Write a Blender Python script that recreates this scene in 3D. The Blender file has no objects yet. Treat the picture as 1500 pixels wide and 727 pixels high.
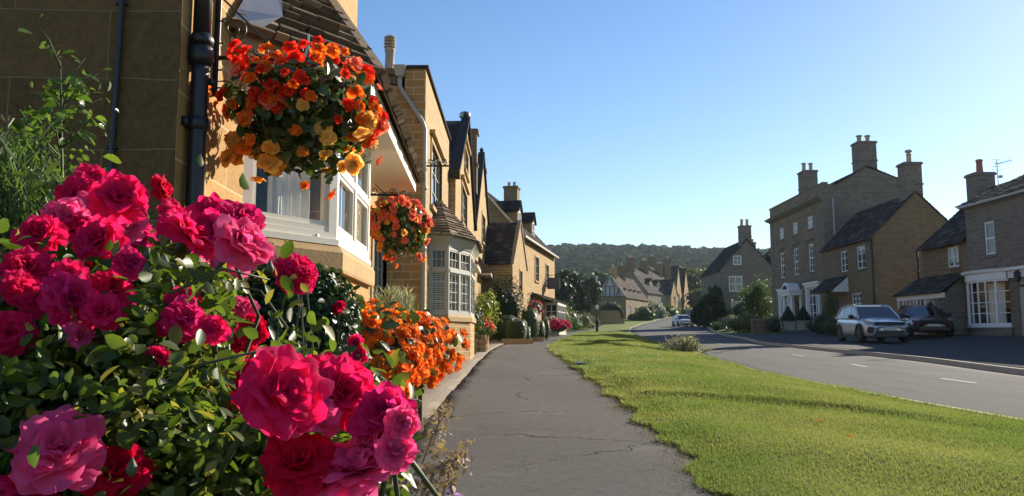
EXPOSURE = 1.0
SUN_E = 4.8
SKY_S = 0.08
HAZE = 0.00014
import bpy, math, random
import numpy as np
from mathutils import Vector, Matrix
rng = np.random.default_rng(11); random.seed(5)
scene = bpy.context.scene
COL = scene.collection
R = math.radians
# ---------------------------------------------------------------- camera model
FOC = 1150.0; CX, CY = 750.0, 363.5; EYE = 1.0
PITCH = math.atan((490 - CY) / FOC)
sP, cP = math.sin(PITCH), math.cos(PITCH)

def at(px, py, d):
    """world point seen at photo pixel (px, py) at distance d along the street"""
    a = (px - CX) / FOC; b = (CY - py) / FOC
    dy = cP - b * sP; dz = sP + b * cP
    t = d / dy
    return Vector((a * t, d, EYE + dz * t))

def G(x, y):
    """height of the ground"""
    y = np.asarray(y, float); x = np.asarray(x, float)
    z = 0.0175 * np.minimum(y, 90) + 0.0 * x
    z = z + np.where(y > 90, 0.0175 * (np.minimum(y, 150) - 90) + .0004 * (np.minimum(y, 150) - 90) ** 2, 0)
    z = z + np.where(y > 150, .0655 * (np.minimum(y, 300) - 150), 0)
    t = np.clip((y - 300) / 600, 0, 1)
    z = z + np.where(y > 300, 62 * (t * t * (3 - 2 * t)) * (1 + .05 * np.sin(x * .006 + 1) + .03 * np.sin(x * .021)) + .012 * (np.minimum(y, 900) - 300), 0)
    s = np.clip((x - 17.5) / 3.5, 0, 1)
    z = z + .28 * s * s * (3 - 2 * s) * np.clip((y - 5) / 10, 0, 1) * (y < 95)
    return z

def g(x, y): return float(G(x, y))

# ---------------------------------------------------------------- objects
ORI = {}
def setprops(o, label=None, cat=None, group=None, kind=None):
    if label: o['label'] = label
    if cat: o['category'] = cat
    if group: o['group'] = group
    if kind: o['kind'] = kind
    return o

def thing(name, loc, label, cat, group=None, rz=0):
    o = bpy.data.objects.new(name, None); COL.objects.link(o)
    o.empty_display_size = .2
    o.location = loc; o.rotation_euler = (0, 0, rz)
    ORI[o.name] = Vector(loc)
    return setprops(o, label, cat, group)

def link(me, name, mats, parent=None, smooth=False):
    if not isinstance(mats, (list, tuple)): mats = [mats]
    o = bpy.data.objects.new(name, me); COL.objects.link(o)
    for m in mats: me.materials.append(m)
    if smooth: me.polygons.foreach_set('use_smooth', np.ones(len(me.polygons), bool))
    if parent is not None: o.parent = parent
    ORI[o.name] = ORI[parent.name] if parent is not None else Vector((0, 0, 0))
    return o

def np_mesh(name, V, F, mats, parent=None, smooth=False, mi=None, local=False):
    """V (n,3), F (m,k) all faces with k corners"""
    V = np.asarray(V, np.float32).reshape(-1, 3); F = np.asarray(F, np.int32)
    if parent is not None and not local: V = V - np.array(ORI[parent.name], np.float32)
    me = bpy.data.meshes.new(name)
    k = F.shape[1]
    me.vertices.add(len(V)); me.vertices.foreach_set('co', V.ravel())
    me.loops.add(F.size); me.loops.foreach_set('vertex_index', F.ravel())
    me.polygons.add(len(F)); me.polygons.foreach_set('loop_start', np.arange(0, F.size, k, dtype=np.int32))
    if mi is not None: me.polygons.foreach_set('material_index', np.asarray(mi, np.int32))
    me.update(calc_edges=True)
    return link(me, name, mats, parent, smooth)

class MB:
    def __init__(s): s.v = []; s.f = []; s.m = []
    def add(s, vs, fs, mi=0):
        b = len(s.v); s.v += [tuple(x) for x in vs]
        for f in fs: s.f.append(tuple(b + i for i in f)); s.m.append(mi)
    def quad(s, a, b, c, d, mi=0): s.add([a, b, c, d], [(0, 1, 2, 3)], mi)
    def box(s, x0, x1, y0, y1, z0, z1, mi=0):
        s.hexa([(x0,y0,z0),(x1,y0,z0),(x1,y1,z0),(x0,y1,z0),(x0,y0,z1),(x1,y0,z1),(x1,y1,z1),(x0,y1,z1)], mi)
    def hexa(s, p, mi=0):
        s.add(p, [(0,3,2,1),(4,5,6,7),(0,1,5,4),(1,2,6,5),(2,3,7,6),(3,0,4,7)], mi)
    def beam(s, p, q, w, h, up=(0,0,1), mi=0):
        p, q = Vector(p), Vector(q); d = (q - p).normalized(); up = Vector(up)
        if abs(d.dot(up)) > .98: up = Vector((1, 0, 0))
        r = d.cross(up).normalized(); u = r.cross(d)
        r *= w / 2; u *= h / 2
        s.hexa([p-r-u, p+r-u, q+r-u, q-r-u, p-r+u, p+r+u, q+r+u, q-r+u], mi)
    def tube(s, pts, rad, n=8, mi=0, cap=True):
        pts = [Vector(p) for p in pts]
        if not isinstance(rad, (list, tuple)): rad = [rad] * len(pts)
        b = len(s.v); ref = None
        for i, p in enumerate(pts):
            d = (pts[min(i+1, len(pts)-1)] - pts[max(i-1, 0)])
            d = d.normalized() if d.length > 1e-9 else Vector((0,0,1))
            if ref is None: ref = Vector((0,0,1)) if abs(d.z) < .9 else Vector((1,0,0))
            x = ref - d * ref.dot(d)
            x = x.normalized() if x.length > 1e-6 else d.orthogonal().normalized()
            y = d.cross(x); ref = x
            for k in range(n):
                a = 2 * math.pi * k / n
                s.v.append(tuple(p + (x * math.cos(a) + y * math.sin(a)) * rad[i]))
        for i in range(len(pts) - 1):
            for k in range(n):
                k2 = (k + 1) % n
                s.f.append((b+i*n+k, b+i*n+k2, b+(i+1)*n+k2, b+(i+1)*n+k)); s.m.append(mi)
        if cap:
            s.f.append(tuple(b + k for k in range(n))[::-1]); s.m.append(mi)
            s.f.append(tuple(b + (len(pts)-1)*n + k for k in range(n))); s.m.append(mi)
    def lathe(s, c, prof, n=12, mi=0, flat=False):
        b = len(s.v)
        for r, z in prof:
            for k in range(n):
                a = 2 * math.pi * (k + .5) / n
                s.v.append((c[0] + r*math.cos(a), c[1] + r*math.sin(a), c[2] + z))
        for i in range(len(prof) - 1):
            for k in range(n):
                k2 = (k + 1) % n
                s.f.append((b+i*n+k, b+i*n+k2, b+(i+1)*n+k2, b+(i+1)*n+k)); s.m.append(mi)
        s.f.append(tuple(b + k for k in range(n))[::-1]); s.m.append(mi)
        s.f.append(tuple(b + (len(prof)-1)*n + k for k in range(n))); s.m.append(mi)
    def prism(s, poly, vec, mi=0):
        n = len(poly); vec = Vector(vec)
        vs = [Vector(p) for p in poly] + [Vector(p) + vec for p in poly]
        s.add(vs, [tuple(range(n))[::-1], tuple(range(n, 2*n))] + [(i, (i+1) % n, n+(i+1) % n, n+i) for i in range(n)], mi)
    def build(s, name, mats, parent=None, smooth=False):
        me = bpy.data.meshes.new(name)
        o = ORI[parent.name] if parent is not None else Vector((0,0,0))
        me.from_pydata([(x-o.x, y-o.y, z-o.z) for x, y, z in s.v], [], s.f)
        if not isinstance(mats, (list, tuple)): mats = [mats]
        if len(mats) > 1: me.polygons.foreach_set('material_index', np.array(s.m, np.int32))
        return link(me, name, mats, parent, smooth)

def copy_tree(root, loc, rz=None, scale=None, label=None):
    r = root.copy(); COL.objects.link(r); r.location = loc
    if rz is not None: r.rotation_euler = (0, 0, rz)
    if scale is not None: r.scale = scale if hasattr(scale, '__len__') else (scale,) * 3
    if label: r['label'] = label
    ORI[r.name] = Vector(loc)
    for ch in list(root.children):
        c = ch.copy(); COL.objects.link(c); c.parent = r
        for gg in list(ch.children):
            d = gg.copy(); COL.objects.link(d); d.parent = c
    return r

# ---------------------------------------------------------------- materials
class NT:
    def __init__(s, name):
        s.mat = bpy.data.materials.new(name); s.mat.use_nodes = True
        s.t = s.mat.node_tree; s.t.nodes.clear()
        s.out = s.n('ShaderNodeOutputMaterial')
    def n(s, typ, **kw):
        nd = s.t.nodes.new(typ)
        for k, v in kw.items(): setattr(nd, k, v)
        return nd
    def link(s, a, b): s.t.links.new(a, b)
    def set(s, sock, v):
        if hasattr(v, 'is_linked') or isinstance(v, bpy.types.NodeSocket): s.link(v, sock)
        else: sock.default_value = v
    def math(s, op, a, b=0.0, c=None):
        nd = s.n('ShaderNodeMath', operation=op); s.set(nd.inputs[0], a); s.set(nd.inputs[1], b)
        if c is not None: s.set(nd.inputs[2], c)
        return nd.outputs[0]
    def vmath(s, op, a, b=(0,0,0)):
        nd = s.n('ShaderNodeVectorMath', operation=op); s.set(nd.inputs[0], a); s.set(nd.inputs[1], b)
        return nd.outputs['Value'] if op == 'DOT_PRODUCT' else nd.outputs[0]
    def mix(s, f, a, b, mode='MIX'):
        nd = s.n('ShaderNodeMix', data_type='RGBA', blend_type=mode)
        s.set(nd.inputs[0], f); s.set(nd.inputs[6], c4(a)); s.set(nd.inputs[7], c4(b))
        return nd.outputs[2]
    def noise(s, vec, scale, detail=4, rough=.55, out='Fac'):
        nd = s.n('ShaderNodeTexNoise'); s.set(nd.inputs['Scale'], scale); s.set(nd.inputs['Detail'], detail)
        s.set(nd.inputs['Roughness'], rough)
        if vec is not None: s.link(vec, nd.inputs['Vector'])
        return nd.outputs[out]
    def ramp(s, fac, stops):
        nd = s.n('ShaderNodeValToRGB'); s.link(fac, nd.inputs[0])
        cr = nd.color_ramp
        while len(cr.elements) < len(stops): cr.elements.new(.5)
        for e, (p, c) in zip(cr.elements, stops): e.position = p; e.color = c4(c)
        return nd.outputs[0]
    def obj(s): return s.n('ShaderNodeTexCoord').outputs['Object']
    def bsdf(s, **kw):
        b = s.n('ShaderNodeBsdfPrincipled')
        for k, v in kw.items():
            k = k.replace('_', ' ')
            s.set(b.inputs[k], c4(v) if isinstance(v, tuple) else v)
        return b
    def bump(s, h, strength=.3, dist=.02):
        nd = s.n('ShaderNodeBump'); s.set(nd.inputs['Strength'], strength); nd.inputs['Distance'].default_value = dist
        s.link(h, nd.inputs['Height']); return nd.outputs[0]
    def done(s, sh): s.link(sh, s.out.inputs[0]); return s.mat

def c4(v):
    if isinstance(v, tuple) and len(v) == 3: return (*v, 1.0)
    return v

def simple(name, col, rough=.6, var=.15, scale=6, metal=0, bump=0, spec=.5):
    t = NT(name); p = t.obj()
    f = t.noise(p, scale, 5)
    c = t.mix(f, tuple(x*(1-var) for x in col), tuple(min(1, x*(1+var)) for x in col))
    b = t.bsdf(Base_Color=c, Roughness=rough, Metallic=metal)
    b.inputs['Specular IOR Level'].default_value = spec
    if bump: t.link(t.bump(t.noise(p, scale*6, 4), bump, .01), b.inputs['Normal'])
    return t.done(b.outputs[0])

def face_uv(t):
    """coordinates that run along and up any wall or roof plane"""
    tc = t.n('ShaderNodeTexCoord'); p, n = tc.outputs['Object'], tc.outputs['Normal']
    sp = t.n('ShaderNodeSeparateXYZ'); t.link(n, sp.inputs[0])
    cb = t.n('ShaderNodeCombineXYZ'); t.link(t.math('MULTIPLY', sp.outputs[1], -1.0), cb.inputs[0])
    t.link(t.math('ADD', sp.outputs[0], 1e-4), cb.inputs[1])
    tg = t.vmath('NORMALIZE', cb.outputs[0])
    bt = t.vmath('CROSS_PRODUCT', n, tg)
    o = t.n('ShaderNodeCombineXYZ')
    t.link(t.vmath('DOT_PRODUCT', p, tg), o.inputs[0]); t.link(t.vmath('DOT_PRODUCT', p, bt), o.inputs[1])
    return o.outputs[0], p

def stone(name, c1, c2, mortar, bw=.45, bh=.18, msize=.012, rough=.85, distort=.02, bump=.5, stain=.35):
    t = NT(name); uv, p = face_uv(t)
    nz = t.noise(p, 2.2, 3, out='Color')
    d = t.vmath('MULTIPLY', t.vmath('SUBTRACT', nz, (.5,.5,.5)), (distort*2, distort*2, 0))
    uvd = t.vmath('ADD', uv, d)
    br = t.n('ShaderNodeTexBrick'); t.link(uvd, br.inputs['Vector'])
    br.inputs['Color1'].default_value = (0,0,0,1); br.inputs['Color2'].default_value = (1,1,1,1); br.inputs['Mortar'].default_value = (.5,.5,.5,1)
    br.inputs['Scale'].default_value = 1; br.inputs['Brick Width'].default_value = bw; br.inputs['Row Height'].default_value = bh
    br.inputs['Mortar Size'].default_value = msize; br.inputs['Mortar Smooth'].default_value = .3; br.inputs['Bias'].default_value = 0
    br.offset = .43; br.squash = 1.0
    var = t.mix(t.noise(p, 1.1, 5, .65), c1, c2)
    var = t.mix(t.math('MULTIPLY', br.outputs['Color'], .9), var, tuple(x*.48 for x in c2))
    var = t.mix(t.math('MULTIPLY', t.noise(p, 14, 5, .7), .5), var, tuple(min(1, x*1.35) for x in c1))
    var = t.mix(t.math('MULTIPLY', t.ramp(t.noise(p, 3.1, 9, .8), [(.36, (0,0,0)), (.64, (1,1,1))]), .45), var, tuple(x*.62 for x in c2))
    var = t.mix(t.math('MULTIPLY', t.ramp(t.noise(p, 30, 5, .8), [(.42, (0,0,0)), (.62, (1,1,1))]), .28), var, tuple(min(1, x*1.45) for x in c1))
    spots = t.ramp(t.noise(p, 4.5, 6, .75), [(.55, (0,0,0)), (.72, (1,1,1))])
    var = t.mix(t.math('MULTIPLY', spots, stain), var, tuple(x*.45 for x in c2))
    col = t.mix(br.outputs['Fac'], var, mortar)
    h = t.math('ADD', t.math('MULTIPLY', br.outputs['Fac'], -.7), t.math('MULTIPLY', t.noise(p, 22, 6, .7), .6))
    b = t.bsdf(Base_Color=col, Roughness=rough)
    b.inputs['Specular IOR Level'].default_value = .2
    t.link(t.bump(h, bump, .02), b.inputs['Normal'])
    return t.done(b.outputs[0])

def leafmat(name, c1, c2, trans=.35, rough=.45, tcol=None, spec=.4, c3=None):
    t = NT(name)
    r = t.n('ShaderNodeNewGeometry').outputs['Random Per Island']
    c = t.mix(r, c1, c2)
    if c3: c = t.mix(t.math('GREATER_THAN', t.math('FRACT', t.math('MULTIPLY', r, 17.3)), .86), c, c3)
    b = t.bsdf(Base_Color=c, Roughness=rough)
    b.inputs['Specular IOR Level'].default_value = spec
    tr = t.n('ShaderNodeBsdfTranslucent')
    t.link(t.mix(1.0, c, tcol or (1.6, 1.7, .9), 'MULTIPLY'), tr.inputs[0])
    mx = t.n('ShaderNodeMixShader'); mx.inputs[0].default_value = trans
    t.link(b.outputs[0], mx.inputs[1]); t.link(tr.outputs[0], mx.inputs[2])
    return t.done(mx.outputs[0])

def clear_glass(name, tint=(.95,.97,.96)):
    t = NT(name)
    fr = t.n('ShaderNodeFresnel'); bf = t.n('ShaderNodeNewGeometry').outputs['Backfacing']
    t.link(t.math('ADD', 1.5, t.math('MULTIPLY', bf, 1/1.5-1.5)), fr.inputs[0])
    tr = t.n('ShaderNodeBsdfTransparent'); tr.inputs[0].default_value = c4(tint)
    gl = t.n('ShaderNodeBsdfGlossy'); gl.inputs['Roughness'].default_value = .01
    mx = t.n('ShaderNodeMixShader'); t.link(fr.outputs[0], mx.inputs[0]); t.link(tr.outputs[0], mx.inputs[1]); t.link(gl.outputs[0], mx.inputs[2])
    return t.done(mx.outputs[0])

def dark_glass(name, col=(.02,.025,.03), rough=.04, wob=.02):
    t = NT(name); p = t.obj()
    b = t.bsdf(Base_Color=col, Roughness=rough, IOR=1.7)
    b.inputs['Specular IOR Level'].default_value = .7
    t.link(t.bump(t.noise(p, 3, 2), wob, .05), b.inputs['Normal'])
    return t.done(b.outputs[0])

M = {}
M['ashlar'] = stone('honey_ashlar', (.50,.30,.11), (.40,.22,.075), (.60,.43,.22), .9, .40, .009, distort=.006, bump=.45, stain=.4)
M['ashlar_end'] = stone('old_shade_toned_ashlar', (.22,.128,.05), (.13,.074,.028), (.26,.17,.085), .95, .41, .006, distort=.02, bump=.9, stain=.6)  # dirty end wall stone, darkened further so its colour carries the shade
M['honey'] = stone('honey_rubble', (.50,.32,.135), (.39,.235,.09), (.58,.44,.26), .42, .17, .016, bump=.8)
M['golden'] = stone('golden_rubble', (.52,.325,.125), (.40,.24,.085), (.60,.45,.25), .38, .15, .016, bump=.8)
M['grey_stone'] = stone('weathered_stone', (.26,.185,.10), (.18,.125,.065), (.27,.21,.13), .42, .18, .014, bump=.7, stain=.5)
M['shade_toned_stone'] = stone('shade_toned_stone', (.25,.205,.16), (.17,.14,.11), (.27,.23,.18), .5, .2, .014, bump=.6, stain=.5)  # shade of the houses across the road is lowered into this stone's colour
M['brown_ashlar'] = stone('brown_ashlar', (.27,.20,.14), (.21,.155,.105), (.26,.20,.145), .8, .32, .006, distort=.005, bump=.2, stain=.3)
M['trim'] = simple('dressed_stone', (.45,.30,.14), .85, .25, 5, bump=.3, spec=.2)
M['trim_grey'] = simple('grey_dressed_stone', (.33,.26,.17), .85, .25, 5, bump=.3, spec=.2)
M['white'] = simple('cream_paint', (.80,.74,.62), .45, .04, 3)
M['purewhite'] = simple('white_paint', (.80,.80,.78), .45, .04, 3)
M['offgrey'] = simple('stone_grey_paint', (.42,.40,.34), .5, .06, 3)
M['black'] = simple('black_iron', (.012,.012,.014), .46, .3, 20, spec=.6)
M['lead'] = simple('lead_sheet', (.38,.42,.48), .45, .2, 12, metal=.3, bump=.15)
M['metal'] = simple('galvanised_metal', (.45,.45,.46), .35, .15, 9, metal=.8)
M['pot'] = simple('clay_pot', (.46,.36,.26), .8, .2, 9)
M['redpot'] = simple('red_clay_pot', (.34,.13,.09), .8, .2, 9)
M['wood'] = simple('weathered_wood', (.10,.065,.04), .8, .4, 14, bump=.4)
M['timber'] = simple('dark_timber', (.035,.025,.02), .7, .4, 14)
M['render'] = simple('pale_render', (.46,.43,.40), .9, .12, 2)
M['curtain'] = simple('linen_curtain', (.82,.79,.74), .9, .04, 5)
M['darkroom'] = simple('dim_interior', (.06,.05,.042), .9, .3, 2)
M['soil'] = simple('garden_soil', (.10,.07,.05), .95, .5, 30, bump=1.0, spec=.1)
M['glass'] = clear_glass('window_glass')
M['dglass'] = dark_glass('dark_window_glass')
M['terracotta'] = simple('terracotta', (.40,.17,.09), .8, .2, 9)
M['tyre'] = simple('tyre_rubber', (.018,.018,.019), .8, .2, 20)

def slatemat(name, c1, c2, lich):
    t = NT(name); p = t.obj()
    r = t.n('ShaderNodeNewGeometry').outputs['Random Per Island']
    c = t.mix(r, c1, c2)
    c = t.mix(t.math('MULTIPLY', t.ramp(t.noise(p, 9, 6, .7), [(.5, (0,0,0)), (.66, (1,1,1))]), .7), c, lich)
    c = t.mix(t.math('MULTIPLY', t.noise(p, 40, 4), .5), c, tuple(x*.4 for x in c1))
    c = t.mix(t.math('GREATER_THAN', t.math('FRACT', t.math('MULTIPLY', r, 7.7)), .75), c, tuple(x*1.5 for x in c1))
    b = t.bsdf(Base_Color=c, Roughness=.92); b.inputs['Specular IOR Level'].default_value = .06
    t.link(t.bump(t.noise(p, 26, 6, .7), .6, .02), b.inputs['Normal'])
    return t.done(b.outputs[0])
M['slate'] = slatemat('stone_slates', (.15,.125,.10), (.085,.072,.062), (.22,.20,.15))
M['slate_dark'] = slatemat('dark_stone_slates', (.075,.065,.058), (.045,.04,.038), (.10,.09,.07))
M['tile_brown'] = slatemat('brown_stone_tiles', (.085,.062,.043), (.055,.042,.031), (.10,.08,.055))
M['slate_pale'] = slatemat('pale_stone_slates', (.22,.165,.115), (.14,.11,.08), (.25,.21,.15))

# ---------------------------------------------------------------- building kit
def wall(mb, A, B, z0, tops, holes=(), depth=.16, mi=0):
    """skin from A to B (outward is to the right of A->B) with openings and their reveals; tops: [(u, z)]"""
    A = Vector((A[0], A[1])); B = Vector((B[0], B[1])); L = (B - A).length; t = (B - A) / L; n = Vector((t.y, -t.x))
    tops = sorted(tops)
    us = sorted(set([0.0, L] + [u for u, z in tops if 0 < u < L] + [x for h in holes for x in h[:2]]))
    def top(u):
        for (a, za), (b, zb) in zip(tops, tops[1:]):
            if a - 1e-6 <= u <= b + 1e-6: return za + (zb - za) * ((u - a) / (b - a) if b > a else 0)
        return tops[0][1] if u < tops[0][0] else tops[-1][1]
    P = lambda u, v, w=0: (A.x + t.x*u + n.x*w, A.y + t.y*u + n.y*w, v)
    for a, b in zip(us, us[1:]):
        if b - a < 1e-5: continue
        m = (a + b) / 2
        cuts = sorted([h for h in holes if h[0] < m < h[1]], key=lambda h: h[2])
        lo = z0
        for h in cuts:
            if h[2] > lo + 1e-4: mb.quad(P(a, lo), P(b, lo), P(b, h[2]), P(a, h[2]), mi)
            lo = h[3]
        mb.quad(P(a, lo), P(b, lo), P(b, top(b - 1e-4)), P(a, top(a + 1e-4)), mi)
    for u0, u1, v0, v1 in [h[:4] for h in holes]:
        mb.quad(P(u0, v0), P(u1, v0), P(u1, v0, -depth), P(u0, v0, -depth), mi)
        mb.quad(P(u0, v1), P(u1, v1), P(u1, v1, -depth), P(u0, v1, -depth), mi)
        mb.quad(P(u0, v0), P(u0, v1), P(u0, v1, -depth), P(u0, v0, -depth), mi)
        mb.quad(P(u1, v0), P(u1, v1), P(u1, v1, -depth), P(u1, v0, -depth), mi)

class Frame:
    """local axes on a wall: u along, v up (world z), w outward"""
    def __init__(s, A, B):
        s.A = Vector((A[0], A[1])); s.t = (Vector((B[0], B[1])) - s.A).normalized(); s.n = Vector((s.t.y, -s.t.x))
        s.L = (Vector((B[0], B[1])) - s.A).length
    def P(s, u, v, w=0): return Vector((s.A.x + s.t.x*u + s.n.x*w, s.A.y + s.t.y*u + s.n.y*w, v))
    def box(s, mb, u0, u1, v0, v1, w0, w1, mi=0):
        P = s.P
        mb.hexa([P(u0,v0,w1),P(u1,v0,w1),P(u1,v0,w0),P(u0,v0,w0),P(u0,v1,w1),P(u1,v1,w1),P(u1,v1,w0),P(u0,v1,w0)], mi)

def window(parent, fr, u0, u1, v0, v1, cols=2, rows=2, mat='purewhite', fw=.055, bar=.022, inset=.10, glass='dglass',
           surround=None, sproud=.03, sw=.12, sill=True, hood=False, midrail=False, lead=0, name='window', mull=None, sillmat=None):
    mb = MB(); d = .05
    a, b = -inset, -inset + d
    fr.box(mb, u0, u1, v0, v0+fw, a, b); fr.box(mb, u0, u1, v1-fw, v1, a, b)
    fr.box(mb, u0, u0+fw, v0+fw, v1-fw, a, b); fr.box(mb, u1-fw, u1, v0+fw, v1-fw, a, b)
    mw = mull if mull else bar
    for i in range(1, cols):
        u = u0 + (u1-u0)*i/cols; fr.box(mb, u-mw/2, u+mw/2, v0+fw, v1-fw, a+.005, b-.006)
    for j in range(1, rows):
        v = v0 + (v1-v0)*j/rows
        h = fw if (midrail and j*2 == rows) else bar
        fr.box(mb, u0+fw, u1-fw, v-h/2, v+h/2, a+.008, b-.009)
    if lead:
        for i in range(1, cols*lead):
            if i % lead: u = u0 + (u1-u0)*i/(cols*lead); fr.box(mb, u-.006, u+.006, v0+fw, v1-fw, a+.012, b-.02)
    f = mb.build(name, M[mat], parent)
    g_ = MB(); w = -inset + .018
    g_.quad(fr.P(u0+.01, v0+.01, w), fr.P(u1-.01, v0+.01, w), fr.P(u1-.01, v1-.01, w), fr.P(u0+.01, v1-.01, w))
    g_.build('pane', M[glass], f)
    if surround or sill:
        s_ = MB(); m = M[surround or sillmat or 'trim_grey']
        if surround:
            fr.box(s_, u0-sw, u0, v0, v1, -.03, sproud); fr.box(s_, u1, u1+sw, v0, v1, -.03, sproud)
            fr.box(s_, u0-sw, u1+sw, v1, v1+sw, -.03, sproud+.004)
        fr.box(s_, u0-sw, u1+sw, v0-.1, v0, -.05, sproud+.05)
        if hood: fr.box(s_, u0-sw-.1, u1+sw+.1, v1+sw+.02, v1+sw+.12, -.03, sproud+.09)
        s_.build('surround', m, f)
    return f

def slates(mb, E0, E1, R1, R0, row=.24, wid=.32, th=.022, mi=0, jit=.25, under=True):
    """overlapping slates on the plane from the eave E0-E1 up to R0-R1"""
    E0, E1, R0, R1 = map(Vector, (E0, E1, R0, R1))
    nrm = (E1 - E0).cross(R0 - E0)
    if nrm.length < 1e-6: nrm = (E1 - E0).cross(R1 - E0)
    nrm.normalize()
    if nrm.z < 0: nrm = -nrm
    H = max((R0-E0).length, (R1-E1).length); n = max(2, int(H/row))
    if under: mb.quad(E0, E1, R1, R0, mi)
    # rows get smaller to the ridge
    ts = [0]; s = 1.0
    for i in range(n): ts.append(ts[-1] + s); s *= .985
    ts = [x/ts[-1] for x in ts]
    for r in range(n):
        t0, t1 = ts[r], ts[min(n, r+1)] + .35*(ts[min(n, r+1)]-ts[r])
        t1 = min(1.0, t1)
        a, b = E0.lerp(R0, t0), E1.lerp(R1, t0); c, d = E1.lerp(R1, t1), E0.lerp(R0, t1)
        L = (b - a).length
        m = max(1, int(L / wid))
        cut = [0]
        for k in range(m): cut.append(cut[-1] + random.uniform(1-jit*1.6, 1+jit*1.6))
        cut = [(x / cut[-1]) for x in cut]
        for k in range(m):
            s0, s1 = cut[k], cut[k+1]
            gap = .018 / max(L, .1)
            s0 += gap*.5; s1 -= gap*.5
            lift = th * random.uniform(.8, 1.5); drop = random.uniform(-.9, .5)*jit*.5
            tl = lambda s: (a.lerp(b, s) + (d.lerp(c, s) - a.lerp(b, s)) * drop)
            p0, p1 = tl(s0), tl(s1); q1, q0 = d.lerp(c, s1), d.lerp(c, s0)
            lo = nrm * lift*.25; hi = nrm * (lift + th)
            mb.add([p0+hi, p1+hi, q1+lo, q0+lo, p0+lo, p1+lo], [(0,1,2,3), (4,5,1,0), (4,0,3), (5,2,1)], mi)

def pot(parent, c, h, r, mat='pot', cowl=None, n=10):
    mb = MB()
    mb.lathe(c, [(r*1.15,0),(r*1.15,h*.08),(r,h*.12),(r*.86,h*.82),(r*1.05,h*.86),(r*1.05,h*.95),(r*.9,h*.97),(r*.9, h)], n)
    o = mb.build('chimney_pot', M[mat], parent, True)
    if cowl:
        mb = MB()
        if cowl == 'ring':
            for k in range(3): mb.lathe((c[0],c[1],c[2]+h*(1.0+k*.13)), [(r*.75,0),(r*1.2,h*.03),(r*1.2,h*.07),(r*.75,h*.1)], n)
            mb.lathe((c[0],c[1],c[2]+h*1.39), [(r*1.2,0),(r*1.1,h*.06),(.01,h*.15)], n)
        elif cowl == 'cap':
            mb.lathe((c[0],c[1],c[2]+h), [(r*.6,0),(r*.6,h*.12),(r*1.35,h*.16),(r*1.4,h*.28),(r*1.1,h*.38),(r*.3,h*.42)], n)
        mb.build('cowl', M['metal' if cowl == 'cap' else mat], o, True)
    return o

def chimney(parent, c, wx, wy, z0, z1, mat='grey_stone', rz=0, pots=(), potm='pot', ph=.6, pr=.13, cowl=None, band=True):
    """stack with plinth, string and cap; pots: local offsets"""
    mb = MB(); ca, sa = math.cos(rz), math.sin(rz)
    def bx(hx, hy, a, b):
        pts = [(-hx,-hy),(hx,-hy),(hx,hy),(-hx,hy)]
        pts = [(c[0]+x*ca-y*sa, c[1]+x*sa+y*ca) for x, y in pts]
        mb.hexa([(x,y,a) for x,y in pts] + [(x,y,b) for x,y in pts])
    hx, hy = wx/2, wy/2
    bx(hx, hy, z0, z1-.16)
    if band: bx(hx+.05, hy+.05, z0+(z1-z0)*.42, z0+(z1-z0)*.42+.1)
    bx(hx+.07, hy+.07, z1-.16, z1-.05); bx(hx+.03, hy+.03, z1-.05, z1)
    o = mb.build('chimney', M[mat], parent)
    for (x, y) in pots:
        pot(o, (c[0]+x*ca-y*sa, c[1]+x*sa+y*ca, z1), ph, pr, potm, cowl)
    return o

def pipe(parent, pts, r=.045, mat='black', name='downpipe', collars=True):
    mb = MB(); mb.tube(pts, r, 10)
    if collars:
        for p, q in zip(pts, pts[1:]):
            p, q = Vector(p), Vector(q); L = (q-p).length
            if L > 1.2:
                k = int(L/1.6)
                for i in range(1, k+1):
                    m = p.lerp(q, i/(k+1)); d = (q-p).normalized()*.05
                    mb.tube([m-d, m-d*.8, m+d*.8, m+d], [r*1.05, r*1.4, r*1.4, r*1.05], 10)
    return mb.build(name, M[mat], parent, True)

def rect_house(name, label, cat, foot, z0, eave, ridge, along, wallmat, roofmat, holes={}, group=None, over=.18, row=.26, wid=.34, verge=.1, roofz=0, eaves2=None):
    """foot: CCW near-left, near-right, far-right, far-left; along 'y' puts the ridge between walls 0 and 2, 'x' between walls 1 and 3"""
    p = [Vector((x, y)) for x, y in foot]
    c = sum(p, Vector((0,0)))/4
    t = thing(name, (c.x, c.y, z0), label, cat, group)
    mb = MB(); frs = []
    for i in range(4):
        A, B = p[i], p[(i+1) % 4]; fr = Frame(A, B); frs.append(fr)
        gable = (i % 2 == 0) == (along == 'y')
        e = eave
        tops = [(0, e), (fr.L/2, ridge), (fr.L, e)] if gable else [(0, e), (fr.L, e)]
        wall(mb, A, B, z0-.6, tops, holes.get(i, ()))
    w = mb.build('wall', M[wallmat], t)
    k = 0 if along == 'y' else 1
    q = p[k:] + p[:k]
    R0 = (q[0]+q[1])/2; R1 = (q[2]+q[3])/2
    dr = (R1-R0).normalized()
    R0 = R0 - dr*verge; R1 = R1 + dr*verge
    rb = MB()
    sl = (ridge-eave)
    for (e0, e1) in ((q[1], q[2]), (q[0], q[3])):
        half = ((e0 - (q[0]+q[1])/2)).length
        drop = sl/half*over
        out = (e0 - (q[0]+q[1])/2).normalized()*over
        E0, E1 = e0 + out - dr*verge, e1 + out + dr*verge
        slates(rb, (*E0, eave-drop+.05), (*E1, eave-drop+.05), (*R1, ridge+.06), (*R0, ridge+.06), row, wid)
    rb.tube([(*R0, ridge+.05), (*R1, ridge+.05)], .12, 6)
    roof = rb.build('roof', M[roofmat], t)
    return t, frs, roof
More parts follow.
